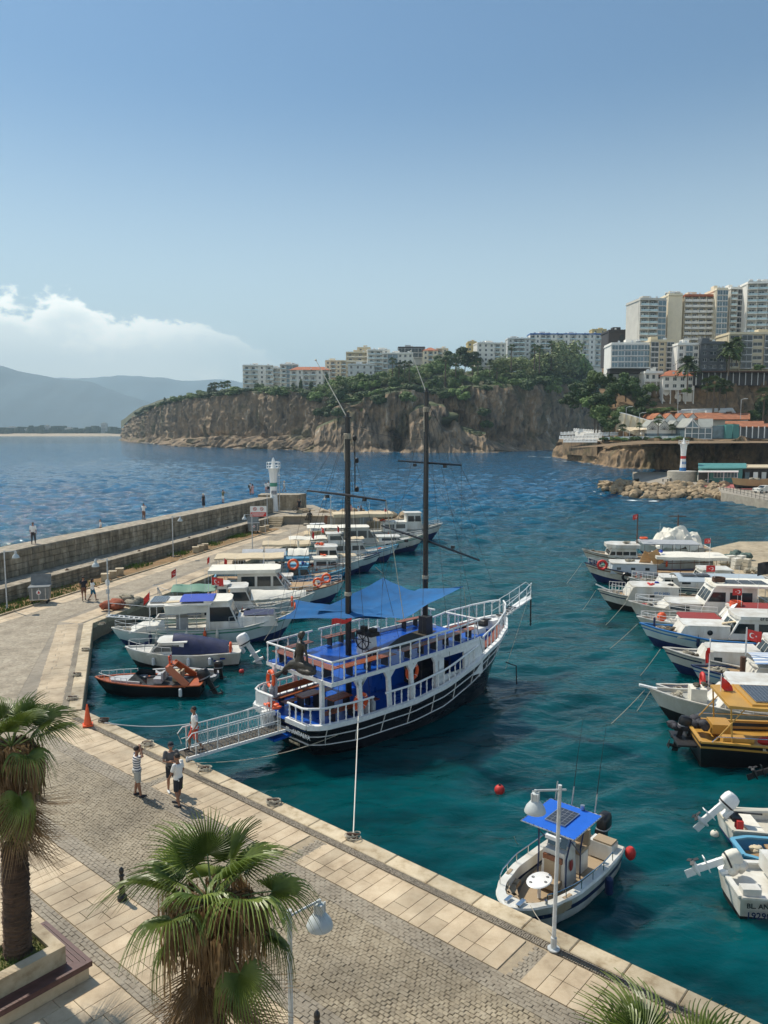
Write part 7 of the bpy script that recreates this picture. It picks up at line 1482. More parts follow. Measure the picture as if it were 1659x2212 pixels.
def tile_mat():
    m,t,b=nodes_of('roof_tile');N=t.nodes.new;K=t.links.new;g=N('ShaderNodeNewGeometry');w=N('ShaderNodeTexWave');w.inputs['Scale'].default_value=1.3;w.inputs['Distortion'].default_value=.6;K(g.outputs['Position'],w.inputs['Vector']);n=N('ShaderNodeTexNoise');n.inputs['Scale'].default_value=.6;n.inputs['Detail'].default_value=7;K(g.outputs['Position'],n.inputs['Vector'])
    r=N('ShaderNodeValToRGB');r.color_ramp.elements[0].position=.3;r.color_ramp.elements[0].color=(.26,.085,.035,1);r.color_ramp.elements[1].position=.7;r.color_ramp.elements[1].color=(.50,.19,.085,1);K(n.outputs[0],r.inputs[0]);K(r.outputs[0],b.inputs['Base Color']);bp=N('ShaderNodeBump');bp.inputs['Strength'].default_value=.6;bp.inputs['Distance'].default_value=.2;K(w.outputs[0],bp.inputs['Height']);K(bp.outputs[0],b.inputs['Normal']);b.inputs['Roughness'].default_value=.8;MATS['roof_tile']=m
tile_mat(); mat('roof_grey', (.28, .29, .26), .6, .15, scale=.5)
rs=thing('restaurant','long white restaurant with saw-tooth gables and orange tiled roofs on the headland','restaurant',(0,0,0))
for k in range(4): gable(rs, 1412 + k * 24, 1436 + k * 24, 912, 905, 893, 306, 16)
for k in range(4):
    g_=gable(rs,1397+k*25,1422+k*25,938,922,909,298,8,'conc_white','roof_grey');c=A(1409.5+k*25,924,297.9);b=MB()
    for q in range(7):a=pi*q/6;b.beam((c.x,c.y-.1,c.z-.6),(c.x+1.5*cos(a),c.y-.1,c.z-.6+1.5*sin(a)),.1,.12,up=(0,1,0))
    b.build('fan_window', 'glass_dark', g_, 0)
a=A(1506,918,306);c=A(1618,904,306);b=MB();b.box(((a.x+c.x)/2,316,(a.z+c.z)/2-2),(c.x-a.x,18,c.z-a.z+4));b.build('wall','conc_white',rs,0)
def slope(t, x0, x1, ye, yr, Y, dp, m='roof_tile', nm='roof', th=.25):
    a=A(x0,ye,Y);c=A(x1,ye,Y);r=A(x0,yr,Y+dp);q=A(x1,yr,Y+dp);b=MB();P_=[a,c,q,r];b.poly(P_);lo=[p-Vector((0,0,th))for p in P_];b.poly(lo[::-1])
    for k in range(4): b.poly([P_[k], lo[k], lo[(k + 1) % 4], P_[(k + 1) % 4]])
    return b.build(nm, m, t, 0)
slope(rs,1500,1620,905,891,304,10);slope(rs,1566,1650,915,909,296,6);slope(rs,1590,1668,921,914,290,6)
a=A(1595,947,290);c=A(1668,921,290);b=MB();b.box(((a.x+c.x)/2,296,(a.z+c.z)/2),(c.x-a.x,10,c.z-a.z));b.build('wall','shade_grey',rs,0)
for k in range(6):p=A(1598+k*13,946,289.8);b=MB();b.box((p.x,289.7,p.z+2.2),(.3,.3,4.4));b.build('post','white',rs,0)
# glass house with white frame, teal hall
a=A(1480,948,288);c=A(1538,924,288);b=MB();w=c.x-a.x;b.box(((a.x+c.x)/2,293,(a.z+c.z)/2),(w,9.5,c.z-a.z));gh=b.build('glass_hall','glass_blue',rs,0)
fr = MB()
for k in range(5): x = a.x + w * k / 4; fr.box((x, 288.2, (a.z + c.z) / 2), (.25, .3, c.z - a.z))
for z in (a.z + .1, (a.z + c.z) / 2, c.z): fr.box(((a.x + c.x) / 2, 288.15, z), (w, .32, .22))
fr.build('window_frame','white',gh,0);g_=gable(rs,1480,1512,924,923,904,287.6,10,'glass_blue','roof_grey','glass_gable');slope(rs,1508,1540,922,904,289,8,'roof_grey');fr=MB();l_=A(1481,923,287.4);m_=A(1496,905,287.4);r_=A(1511,923,287.4);fr.beam(l_,m_,.35,.3,up=(0,1,0));fr.beam(m_,r_,.35,.3,up=(0,1,0));fr.beam(l_,r_,.3,.3);fr.beam(m_,(l_+r_)/2,.25,.25,up=(0,1,0));fr.build('window_frame','white',g_,0)
mat('teal_paint', (.08, .26, .24), .5, .1, scale=.3)
for x0,x1,yt,m_,Y,nm in((1538,1566,919,'glass_blue',289,'side_hall'),(1567,1582,918,'teal_paint',287.5,'teal_wall'),(1582,1597,916,'teal_paint',290,'teal_wall')):
    a=A(x0,947,Y);c=A(x1,yt,Y);b=MB();b.box(((a.x+c.x)/2,Y+4,(a.z+c.z)/2),(c.x-a.x-.03,8,c.z-a.z));b.build(nm,m_,rs,0)
for x0, x1 in ((1398, 1478),):
    a=A(x0,947,297);c=A(x1,936,297);b=MB();b.box(((a.x+c.x)/2,299,(a.z+c.z)/2),(c.x-a.x,3,c.z-a.z));b.build('glass_front','glass_blue',rs,0)
a=A(1430,893,322);b=MB();b.tube([a+Vector((8,0,1)),a+Vector((29,0,1.6)),a+Vector((30,0,0))],.8,8);b.build('vent_duct','galv',rs)
for k in range(5):p=A(1440+k*30,892,318);b=MB();b.box((p.x,p.y,p.z+.4),(2.2,1.6,1.4));b.build('rooftop_unit','galv',rs,0)
# cream umbrellas and awning bands
t = thing('terrace_awning', 'row of cream awnings over the restaurant terrace', 'awning', (0, 0, 0));
for k in range(5):a=A(1360+k*26,931,300);c=A(1386+k*26,931,300);b=MB();b.poly([a,c-Vector((.15,0,0)),c+Vector((-.15,6,1.6)),a+Vector((0,6,1.6))]);b.poly([a,a-Vector((0,0,.5)),c-Vector((.15,0,.5)),c-Vector((.15,0,0))]);b.build('awning_panel','cream' if k%2 else 'canvas',t,0);b=MB();b.tube([a,a-Vector((0,0,3))],.08,5);b.build('post','white',t)
for k, x in enumerate((1346, 1374, 1432, 1396)):
    p=A(x,941,303-k);t=thing('parasol','tan parasol on the restaurant terrace, number %s from the left'%('one','two','four','three')[k],'parasol',p,0,'tan parasols on the terrace');t['label']=('tan terrace parasol nearest the white balustrades','tan terrace parasol left of the small palms','tan terrace parasol nearest the fan windows','tan terrace parasol in the middle of the awnings')[k];b=MB();b.lathe([(2.3,2.2),(.05,3.3)],n=8);b.build('canopy','canvas',t,0);MB().tube([(0,0,-.5),(0,0,3)],.07,6).build('pole','white',t)
# house with red roof on the terrace cliff, veranda row
b_=block('stone_house','white two storey house with red hipped roof on the upper terrace behind the feather palm',1432,1500,812,842,336,2,'wwww','conc_white',0,depth=12,roof='tile',cat='house',group=None)
block('stone_house','white annex with terrace left of the red roofed house',1392,1432,806,824,340,1,'www','conc_white',0,depth=8,cat='house',group=None)
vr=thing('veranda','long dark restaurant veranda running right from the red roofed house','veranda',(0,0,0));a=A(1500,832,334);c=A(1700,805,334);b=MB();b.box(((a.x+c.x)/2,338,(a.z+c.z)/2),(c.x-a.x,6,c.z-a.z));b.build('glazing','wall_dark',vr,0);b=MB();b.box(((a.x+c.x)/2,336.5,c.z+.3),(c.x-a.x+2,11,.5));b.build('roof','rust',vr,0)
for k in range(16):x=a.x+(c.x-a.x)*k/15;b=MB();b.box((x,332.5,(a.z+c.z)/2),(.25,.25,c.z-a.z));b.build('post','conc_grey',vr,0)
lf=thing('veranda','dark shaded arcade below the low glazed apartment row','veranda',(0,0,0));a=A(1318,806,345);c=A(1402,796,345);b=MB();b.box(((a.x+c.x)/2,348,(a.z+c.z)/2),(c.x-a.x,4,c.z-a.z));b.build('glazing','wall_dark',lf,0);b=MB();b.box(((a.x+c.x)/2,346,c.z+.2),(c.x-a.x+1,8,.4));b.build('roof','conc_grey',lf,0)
# trees and palms of the right slope
RT=[(1258,866,815,52,'foliage_dark',352),(1285,838,792,44,'foliage',356),(1236,880,842,46,'foliage_dark',380),(1314,838,800,36,'foliage_dark',350),(1275,880,848,46,'foliage',340),(1330,862,815,46,'foliage_dark',332),(1352,850,800,56,'foliage_dark',336),(1375,862,818,44,'foliage_dark',332),(1392,880,850,40,'foliage_dark',326),(1362,905,868,56,'foliage_dark',322),(1335,915,868,44,'foliage',320),(1300,880,840,50,'foliage_dark',330),(1302,912,868,44,'foliage',324),(1408,848,822,24,'foliage',330),(1285,905,870,26,'foliage',330),(1415,893,878,30,'foliage',316),(1440,890,876,36,'foliage',316),(1316,930,895,40,'foliage_dark',318),(1650,905,850,40,'foliage_dark',322),(1620,910,880,40,'foliage_dark',320),(1580,780,745,40,'foliage',338),(1560,850,825,26,'foliage_dark',326),(1484,850,835,22,'foliage',330),(1640,800,785,26,'foliage',332)]
RL=['large dark tree at the meeting of cliff and right slope','green tree left of the low glazed row','dark tree on the cliff corner below the meeting point','dark tree touching the low glazed row','green tree midway down the cliff corner','dark tree at the left end of the low glazed row','largest dark tree below the shaded arcade','dark tree right of the largest one below the arcade','dark tree below the white annex','dark tree spreading beside the zigzag path','green tree on the bank left of the zigzag wall','dark tree above the cliff corner','green tree on the corner of the headland slope','small green tree beside the white annex','green bush-like tree at the foot of the bank palms','low green tree above the gable roofs, left','low green tree above the gable roofs, right','dark tree behind the white balustrades','ivy-dark tree at the right edge of the cliff','dark tree beside the tall street lamp','green tree below the yellowish terraced house','dark tree by the palm cluster','small tree at the foot of the feather palm','green tree on the veranda roof edge']
for(x,yb,yt,wd,kd,Y),lb in zip(RT,RL):a=A(x,yb,Y);c=A(x,yt,Y);tree(kd,a,wd/FPX*Y*1.1,c.z-a.z,lb,'trees on the right slope')
for x,yt,yb,kd,r,Y,lb in((1484,778,842,1,6.4,326,'large feather palm in front of the red roofed house'),(1573,745,812,1,6,330,'large feather palm before the terraced house'),(1590,732,790,1,4.5,340,'dark feather palm beside the terraced house'),(1526,822,872,0,3.6,322,'leftmost fan palm of the cluster on the terrace cliff'),(1540,818,890,0,3.8,320,'second fan palm of the terrace cliff cluster'),(1553,822,888,0,3.4,321,'third fan palm of the terrace cliff cluster'),(1567,828,885,0,3.6,322,'fourth fan palm of the terrace cliff cluster'),(1535,830,865,0,3.2,325,'fan palm behind the terrace cliff cluster'),(1647,845,930,0,4.0,312,'fan palm with dead skirt at the right edge'),(1421,900,942,0,2.2,295,'small palm before the fan windows'),(1344,917,952,0,2.0,298,'small palm on the rock at the terrace corner'),(1380,912,944,0,1.5,297,'thin palm beside the terrace lamp'),(1451,916,944,0,1.8,296,'low palm beside the glass gable'),(1284,880,935,0,4.2,352,'left of three palms at the foot of the slope'),(1291,876,935,0,4.2,350,'middle of three palms at the foot of the slope'),(1299,890,932,0,3.8,348,'right of three palms at the foot of the slope')):
    a=A(x,yb,Y);c=A(x,yt+6,Y);palm(a,c.z-a.z,r,lb,kd,'palms on the right slope',kd==0 and r>2.5)
zz_=thing('zigzag_wall','zigzag yellowish stone wall with white coping beside the sloping path','wall',(0,0,0));a=A(1336,890,316);c=A(1412,912,306)
for k in range(12):s=a.lerp(c,k/12);e=a.lerp(c,(k+1)/12);b=MB();b.beam(s-Vector((0,0,3.5)),e-Vector((0,.0+.6*(k%2),3.5)),.8,7.0-.2*(k%2));b.build('wall_section','conc_beige',zz_,0);b=MB();b.beam(s+Vector((0,0,.1)),e+Vector((0,0,.1)),1.0,.4);b.build('coping','white',zz_,0)
def street_lamp_far(x, yt, yb, Y, lb):
    a=A(x,yb,Y);h=A(x,yt,Y).z-a.z;t=thing('street_lamp',lb,'street lamp',a,0,'tall lamps on the slope');MB().tube([(0,0,0),(0,0,h),(1.2,0,h+.4)],.12,6).build('pole','galv',t);MB().box((1.8,0,h+.4),(1.3,.4,.2)).build('lamp_head','white',t)
street_lamp_far(1599,863,905,300,'tall grey street lamp above the orange tiled roof');street_lamp_far(1463,851,898,310,'street lamp below the red roofed house');street_lamp_far(1352,880,905,312,'street lamp beside the zigzag wall');street_lamp_far(1380,893,940,300,'flat headed lamp on the restaurant terrace')
b=MB();a=A(1365,755,366);t=thing('antenna_mast','thin lattice antenna mast left of the tall tower','antenna',(A(1373,760,372)));h=24;b.tube([(0,0,0),(0,0,h)],.15,5)
for k in range(12): b.box((0, 0, 2 * k), (.9 if k % 3 else 1.6, .1, .1))
b.build('mast', 'galv', t)
# ================================================================== right mole with its lighthouse
mole=setting(MB().prism([G(1330,1056,0)[:2],G(1380,1062,0)[:2],G(1460,1064,0)[:2],G(1548,1066,0)[:2],G(1558,1080,0)[:2],G(1720,1112,0)[:2],(160,128),(160,232),(75,232),(62,190),G(1380,1046,0)[:2]],-6,1.55).build('mole','concrete',smooth=0))
pts = []
for k in range(250):
    u=random.random()**.8;x=lerp(1300,1565,u);yy=lerp(1062,1078,min(1,u*3.2))if u<.3 else 1078;s=random.random();p=G(x,yy-16*s*min(1,u*4+.25),0);pts.append((p.x,p.y,1.7*s**.7+random.uniform(-.1,.3)))
for k in range(50):u=random.random();p=G(lerp(1298,1345,u),lerp(1062,1050,random.random()),0);pts.append((p.x,p.y,.5+.6*u))
rubble(mole, pts, .7, 1.35)
mat('red_paving',(.42,.12,.10),.8,.15,scale=.3);setting(MB().poly([G(1505,1050,1.556),G(1560,1052,1.556),G(1659,1062,1.556),G(1659,1046,1.556),G(1510,1043,1.556)]).build('red_pavement','red_paving',smooth=0))
def lighthouse(label, loc, H_, R_, band, signs, base_h=0, blue=False, rz=0):
    t = thing('lighthouse', label, 'lighthouse', loc, rz, 'two harbour lighthouses'); s = R_
    b=MB();b.lathe([(s,0),(s*.92,.1*H_),(s*.80,.35*H_),(s*.76,.55*H_),(s*.84,.75*H_),(s*1.02,.93*H_),(s*1.1,.98*H_),(s*1.1,H_)],n=8);b.build('tower','white',t,30)
    def rr(z):return interp([(0,s),(.1,s*.92),(.35,s*.80),(.55,s*.76),(.75,s*.84),(.93,s*1.02),(1,s*1.1)],z/H_)+.015
    z0,z1,m_=band;MB().lathe([(rr(z0),z0),(rr((z0+z1)/2),(z0+z1)/2),(rr(z1),z1)],n=8,cap=False).build('colour_band',m_,t,30)
    if blue: MB().lathe([(rr(.0), .02), (rr(.8), .85)], n=8, cap=False).build('base_band', 'trim_blue', t, 30)
    for(z0,z1)in signs:b=MB();b.box((0,-rr((z0+z1)/2)*.96,(z0+z1)/2),(s*1.1,.06,z1-z0));sg=b.build('sign','trim_blue' if blue else 'hull_navy',t);b=MB();[b.box((0,-rr((z0+z1)/2)*.96-.04,z0+(z1-z0)*q),(s*.85,.01,(z1-z0)*.12))for q in(.3,.68)];b.build('lettering','white',sg)
    b=MB();b.lathe([(s*1.5,H_),(s*1.5,H_+.08)],n=10);g=b.build('gallery','white',t);b=MB()
    for zz in (.45, .9): b.torus((0, 0, H_ + zz), s * 1.45, .03, 0, 12, 4)
    for k in range(8):a=k*pi/4;b.tube([(s*1.45*cos(a),s*1.45*sin(a),H_),(s*1.45*cos(a),s*1.45*sin(a),H_+.9)],.03,4)
    b.build('gallery_rail','white',g);b=MB();b.lathe([(.38,H_+.08),(.32,H_+.5),(.2,H_+.9),(.26,H_+1.0),(.14,H_+1.4),(.03,H_+1.6)],n=10);b.build('lantern','white',t);return t
p=G(1483,1040,1.55);p.y+=3;mat('whitewashed_stone',(.55,.53,.47),.85,.15,scale=.8,c2=(.38,.34,.27),bump=.4,bscale=3)
dr=thing('stone_drum','round whitewashed stone drum under the red and white lighthouse','platform',(p.x,p.y,1.5));b=MB();b.lathe([(3.45,0),(3.35,2.5),(0.01,2.52)],n=24,cap=False);b.build('drum','whitewashed_stone',dr,30)
for r in range(6):
    for k in range(26): a = 2 * pi * (k + .5 * (r % 2)) / 26; b = MB();
blk = MB().box((0, 0, 0), (.78, .12, .37)).mesh('stone_block', 'whitewashed_stone', 0)
for r in range(6):
    for k in range(26):
        a = 2 * pi * (k + .5 * (r % 2)) / 26
        if sin(a) < .3: put('stone_block', blk, dr, (3.42 * cos(a), 3.42 * sin(a), .22 + .41 * r), a + pi / 2)
lighthouse('white lighthouse with a red band on the round stone drum of the right mole',(p.x+.1,p.y,4.0),6.6,.85,(3.0,3.7,'red'),((1.7,2.3),),blue=True)
p=G(592,1103,2.2);lighthouse('white lighthouse with a green band at the end of the long breakwater',(p.x,p.y,2.15),6.2,.66,(3.6,4.15,'trim_green'),((2.5,3.0),),rz=.2)
t=thing('pole','thin steel pole standing beside the left lighthouse','pole',(p.x+.85,p.y-.3,2.2));MB().tube([(0,0,0),(0,0,6.6)],.05,6).build('pole','steel',t);MB().ball((0,0,5.2),.15).build('lamp','white',t)
# shed, shelter, railing, boats on trailers and cars of the right mole
t=thing('harbour_shed','green painted harbour shed with white framed windows behind the right lighthouse','shed',(0,0,0));a=A(1535,1042,184);c=A(1606,1012,184);b=MB();b.box(((a.x+c.x)/2,188,(a.z+c.z)/2),(c.x-a.x,7,c.z-a.z));w_=b.build('wall','teal_paint',t,0);slope(t,1508,1612,1010,1000,183.5,7,'teal_paint','roof')
for k in range(7):x=a.x+1.2+k*(c.x-a.x-2)/7;b=MB();b.box((x,184.4,a.z+1.9),(.75,.08,1.6));f=b.build('window','white',t,0);MB().box((x,184.34,a.z+1.9),(.6,.06,1.4)).build('pane','glass_blue',f)
t=thing('shelter','long flat white shelter on thin posts right of the lighthouse drum','shelter',(0,0,0));slope(t,1508,1595,1018,1016,178,6,'conc_white','roof')
for x in(1530,1563,1593):p=A(x,1018,178.2);MB().tube([(p.x,p.y,1.5),p],.07,6).build('post','white',t)
b=MB();a=A(1512,1038,184);c=A(1535,1019,184);b.box(((a.x+c.x)/2,185,(a.z+c.z)/2),(c.x-a.x,.3,c.z-a.z));b.build('back_wall','wall_dark',t,0)
t=thing('harbour_shed','long brown lean-to shed at the right edge above the parked boats','shed',(0,0,0));a=A(1606,1042,186);c=A(1720,1010,186);b=MB();b.box(((a.x+c.x)/2,190,(a.z+c.z)/2),(c.x-a.x,7,c.z-a.z));b.build('wall','wall_dark',t,0);slope(t,1595,1720,1009,1003,184.5,8,'canvas','roof')
for k in range(5):p=A(1612+k*18,1042,185.8);b=MB();b.box((p.x,185.6,p.z+1.3),(1.1,.1,2.5));b.build('door',('glass_blue','white','conc_grey')[k%3],t)
rl_=thing('quay_railing','dark metal railing along the edge of the right mole road','railing',(0,0,0));a=G(1556,1057,1.55);c=G(1700,1092,1.55);b=MB()
for z in (.5, 1.05): b.tube([a + Vector((0, 0, z)), c + Vector((0, 0, z))], .035, 5)
b.build('rail', 'dark', rl_)
for k in range(18):p=a.lerp(c,k/17);MB().tube([p,p+Vector((0,0,1.08))],.04,5).build('post','dark',rl_)
def car(label, loc, rz, m='hull_white'):
    t=thing('parked_car',label,'car',loc,rz);b=MB();prof=[(-2.1,.35),(-2.1,.85),(-1.7,.98),(-.9,1.02),(-.35,1.45),(1.1,1.47),(1.75,1.0),(2.1,.9),(2.1,.35)]
    pr = None
    for y, k in ((-.85, .0), (-.78, 0), (.78, 0), (.85, 0)): pass
    a=[b.P((x,-.86+(.12 if z>1.1 else 0),z))for x,z in prof];c=[b.P((x,.86-(.12 if z>1.1 else 0),z))for x,z in prof];b.F(a);b.F(c[::-1]);[b.F((a[k],c[k],c[(k+1)%9],a[(k+1)%9])[::-1])for k in range(9)];b.build('body',m,t,30)
    for s in (-1, 1):
        b=MB();b.poly([(-.75,s*.8,1.05),(1.5,s*.8,1.05),(1.05,s*.755,1.4),(-.3,s*.755,1.4)]);b.build('side_window','glass_dark',t,0)
        for x in(-1.35,1.3):w=MB().tube([(x,s*.7,.33),(x,s*.9,.33)],.33,14).build('wheel','black',t);MB().tube([(x,s*.9,.33),(x,s*.915,.33)],.19,10).build('rim','steel',w)
        b = MB(); b.box((-2.1, s * .6, .75), (.06, .35, .16)); b.build('headlight', 'glass_blue', t)
    b=MB();b.poly([(-.93,-.7,1.06),(-.93,.7,1.06),(-.4,.66,1.42),(-.4,-.66,1.42)]);b.build('windscreen','glass_dark',t,0);return t
p=G(1650,1064,1.55);car('white car parked at the right edge beside the mole railing',p,.3);p=G(1620,1040,1.55);car('silver car parked before the brown lean-to shed',p+Vector((2,3,0)),0,'steel')
p=G(1625,1056,1.6);tb,Hh=boat('covered_boat','boat under a brown tarpaulin standing on a trailer on the right mole','boat',(p.x-4.5,p.y),pi,8,2.4,(1.5,1.4,1.8),'tan','tan',None,'dark','tan',.8,.8,-.1,grp=None);tb.location.z=2.2;heap(tb,-.5,0,1.35,14,.9,'net_pale','tarpaulin')
b=MB();[b.box((x,0,-.2),(.2,1.8,.3))for x in(-2,0,2)];b.box((0,0,-.4),(6,.2,.2));b.build('trailer','dark',tb)
for k, (x, y) in enumerate(((1437, 1040), (1452, 1039), (1530, 1042), (1560, 1044))):
    p=G(x,y,1.55);t=thing('table',('small table with bench on the mole, left of the drum','small table closest to the drum on the mole','dark table under the shelter posts','green table in front of the green shed')[k],'table',p,0,'tables on the right mole');MB().box((0,0,.74),(1.4,.8,.06)).build('table_top','galv',t)
    for sx in (-.6, .6): MB().box((sx, 0, .36), (.06, .6, .72)).build('leg', 'dark', t)
# ================================================================== the right quay beside the moored boats
qd=setting(MB().prism([(28.8,58.5),(31.5,72),(34.5,82),(41,88),(60,88),(60,40),(26,40),(27.5,52)],-6,1.0).build('right_quay','coping_stone',smooth=0))
t=thing('pontoon','flat wooden raft moored beyond the right quay','raft',G(1600,1196,.6));b=MB();b.box((0,0,0),(8,3,.5));b.build('hull','hull_navy',t)
for k in range(12): MB().box((-3.67 + k * .667, 0, .3), (.63, 2.9, .08)).build('plank', 'wood_light', t)
p = G(1512 + 6, 1204, 1.0)
for(x,y,n,s,m_,nm,lb)in((1592,1208,14,.8,'net_green','net_pile','large grey-green fishing net pile on the right quay'),(1560,1222,8,.5,'net_pale','net_pile','pale yellowish net heap beside the large net pile'),(1630,1238,7,.5,'net_pale','net_pile','brown net heap on the right quay near the passenger boat')):
    p=G(x,y,1.0);t=thing(nm,lb,'net pile',p,0,'net piles on the right quay');heap(t,0,0,.1,n,s*1.3,m_,'net',.7)
for k, (x, y) in enumerate(((1578, 1222), (1590, 1228), (1600, 1222), (1612, 1230))):
    p=G(x,y,1.0);t=thing('crate_stack',('leftmost','second','third','rightmost')[k]+' stack of white fish crates on the right quay','crates',p,.2*k,'fish crates on the right quay')
    for q in range(3):MB().box((0,0,.17+.34*q),(.8-.04*q,.55,.3)).build('crate','canvas_white' if k!=3 else 'cream',t,rz=.1*q)
# ================================================================== air between here and the mountains
m=bpy.data.materials.new('sea_haze');m.use_nodes=True;t=m.node_tree;t.nodes.clear();o=t.nodes.new('ShaderNodeOutputMaterial');v=t.nodes.new('ShaderNodeVolumePrincipled');v.inputs['Color'].default_value=(.62,.85,1.0,1);v.inputs['Density'].default_value=1.25e-4;v.inputs['Anisotropy'].default_value=.1;t.links.new(v.outputs[0],o.inputs['Volume']);MATS['sea_haze']=m
hz_=MB().prism([(-16000,-400),(16000,-400),(16000,13500),(-16000,13500)],-11,1300).build('haze','sea_haze',smooth=0);tag(hz_,'pale blue haze lying over the bay and the mountains','haze',kind='stuff')
# ================================================================== street furniture
random.seed(3)
def lamp(base, h, arm, label, near=False, lean=(0, 0)):
    t=thing('street_lamp',label,'street lamp',base,0,'grey street lamps on the harbour');ax,ay=arm;n=14 if near else 8;lx,ly=lean
    MB().lathe([(.15,0),(.15,.03),(.075,.04),(.075,.3),(.05,.32)],n=n).build('base_plate','galv',t);MB().tube([(0,0,.3),(lx,ly,h)],[.05,.045],n).build('pole','galv',t)
    e=Vector((lx+ax,ly+ay,h-.04));MB().tube([(lx-ax*.25,ly-ay*.25,h-.14),e],.025,6).build('arm','galv',t)
    b=MB();b.lathe([(.03,.02),(.03,-.05),(.085,-.07),(.085,-.24),(.10,-.25),(.13,-.28),(.21,-.38),(.255,-.5),(.25,-.52),(.2,-.42),(.1,-.3),(.02,-.29)],e,n+4);hd=b.build('lamp_head','lamp_grey' if 'lamp_grey' in MATS else mat('lamp_grey',(.48,.52,.52),.45,.06),t,50)
    if near:
        for k in range(4):a=k*pi/2+.4;MB().box(e+Vector((.1*cos(a),.1*sin(a),-.15)),(.03,.03,.2),rz=a).build('cooling_fin','galv',hd)
for px,py,h,arm,lb in((236,1331,4.0,(-.75,-.1),'street lamp at the pier edge beside the rusty red net heap'),(545.6,1195,4.1,(-.75,-.1),'street lamp at the pier edge in front of the red and white notice'),(715,1139,4.2,(-.8,-.1),'street lamp at the far end of the pier near the dark statue'),(15.6,1315,4.2,(.75,.1),'leftmost street lamp, on the grass strip by the breakwater'),(374.6,1204,4.2,(.75,.1),'street lamp on the soil strip with an electric scooter at its foot'),(578,1138,4.4,(.7,.1),'street lamp at the steps below the left lighthouse')):lamp(G(px,py,QZ+.03),h,arm,lb)
p=G(236,1331,QZ);MB().box((0,0,0),(.16,.12,.28));t=thing('junction_box','small grey box strapped to the lamp pole beside the net heap','box',p+Vector((0,-.08,1.75)));MB().box((0,0,0),(.2,.12,.3)).build('cover','galv',t);MB().ball((0,0,.6),.16,0,8,(1,.4,1.6)).build('meter','white',t)
lamp((4.11,17.45,QZ+.03),4.15,(-.62,-.2),'nearest tall street lamp on the quay edge, in front of the console boat',True,(.06,0));lamp((-1.72,13.15,QZ),3.86,(.52,.35),'street lamp in the foreground between the palm and the cobbles',True)
def bollard(loc,label):t=thing('bollard',label,'bollard',loc,0,'black iron bollards');b=MB();b.lathe([(.13,0),(.13,.1),(.09,.14),(.085,.2),(.05,.62),(.07,.66),(.07,.7),(.045,.73),(.07,.8),(.06,.87),(.02,.92)],n=14);b.build('post','black',t)
bollard((-7.03,19.48,QZ),'black iron bollard standing between the two foreground palms');bollard((-1.35,14.35,QZ),'black iron bollard beside the foreground lamp at the lower edge')
t=thing('traffic_cone','worn orange traffic cone leaning at the corner of the quay','traffic cone',G(190,1566,QZ+.03));MB().box((0,0,.03),(.42,.42,.06),rz=.4).build('base','orange',t);MB().lathe([(.17,.05),(.03,.92),(.02,.93)],n=14).build('cone','orange',t)
for k,(x,y,lb)in enumerate(((-9.46,29.62,'on the quay edge left of the gangway'),(-6.67,27.33,'in the shadow right of the gangway foot'),(-3.74,24.78,'on the quay edge past the gangway shadow'),(-12.1,32.2,'right of the traffic cone, thick with dark rope'),(-15.77,38.49,'on the coping beside the orange speedboat'),(-14.59,34.94,'on the coping near the inner corner'),(.6,21.9,'holding the taut white rope'),(-18.3,48.9,'at the far inner corner'),(-17.1,43.0,'on the coping opposite the cabin cruiser'))):
    if k == 6: q_ = G(763, 1812, QZ); x, y = q_.x, q_.y
    t=thing('mooring_cleat','mooring cleat with coiled rope '+lb,'cleat',(x,y,QZ+.03),0,'mooring cleats with rope');b=MB();b.box((0,0,.03),(.3,.16,.05));b.tube([(-.2,0,.14),(.2,0,.14)],.03,6);b.tube([(-.07,0,0),(-.07,0,.14)],.03,6);b.tube([(.07,0,0),(.07,0,.14)],.03,6);b.build('cleat','rust',t);b=MB()
    for q in range(9):b.torus((random.uniform(-.12,.12),random.uniform(-.1,.1),.03+.014*q),random.uniform(.1,.2),.016,0,12,4,'z',random.uniform(.6,1))
    b.build('rope', 'rope_dark' if k == 3 else 'rope', t)
quayrope('rope','thin rope trailing across the slabs past the gangway',G(720,0,0)*0+Vector((-6.9,26.9,1.14)),(-5.1,25.6,1.13),0,.01,'rope_dark')
# wheeled refuse containers, notice, concrete cubes
def dumpster(loc, rz, label, lid=True):
    t=thing('dumpster',label,'dumpster',loc,rz,'galvanised refuse containers');b=MB();b.box((0,0,.78),(1.25,.95,.95),0,taper=1.12);b.box((0,0,1.27),(1.46,1.14,.06));b.build('body',mat('bin_grey',(.17,.19,.20),.5,.2),t);b=MB()
    for x in (-.45, 0, .45): b.box((x, -.53, .8), (.05, .04, .8))
    b.box((0,-.5,.35),(1.2,.05,.06));b.build('rib','steel',t);MB().box((0,.58,1.65),(1.4,.06,.8),R=Matrix.Rotation(-.15,3,'X')).build('lid','bin_grey',t);b=MB();b.tube([(0,-.575,.9),(0,-.58,.9)],.17,12);f=b.build('round_emblem','white',t);MB().lathe([(.12,0),(.02,.18)],n=3).build('emblem_mark','red',f,loc=(0,-.585,.83),rz=(0,0,0),smooth=0)
    for x in (-.5, .5):
        for y in(-.35,.35):w=MB().tube([(x,y-.03,.1),(x,y+.03,.1)],.1,10).build('wheel','black',t)
dumpster(G(88,1302,QZ),.25,'grey wheeled refuse container with open lid on the grass strip by the breakwater');dumpster(G(548,1151,QZ),.25,'grey refuse container under the red and white notice at the far end')
def cube(px,py,lb):t=thing('concrete_block',lb,'concrete seat',G(px,py,QZ),.26,'concrete cube seats');b=MB();b.box((0,0,.3),(.62,.62,.6));b.box((0,0,.63),(.68,.68,.06));b.build('block','coping_stone',t)
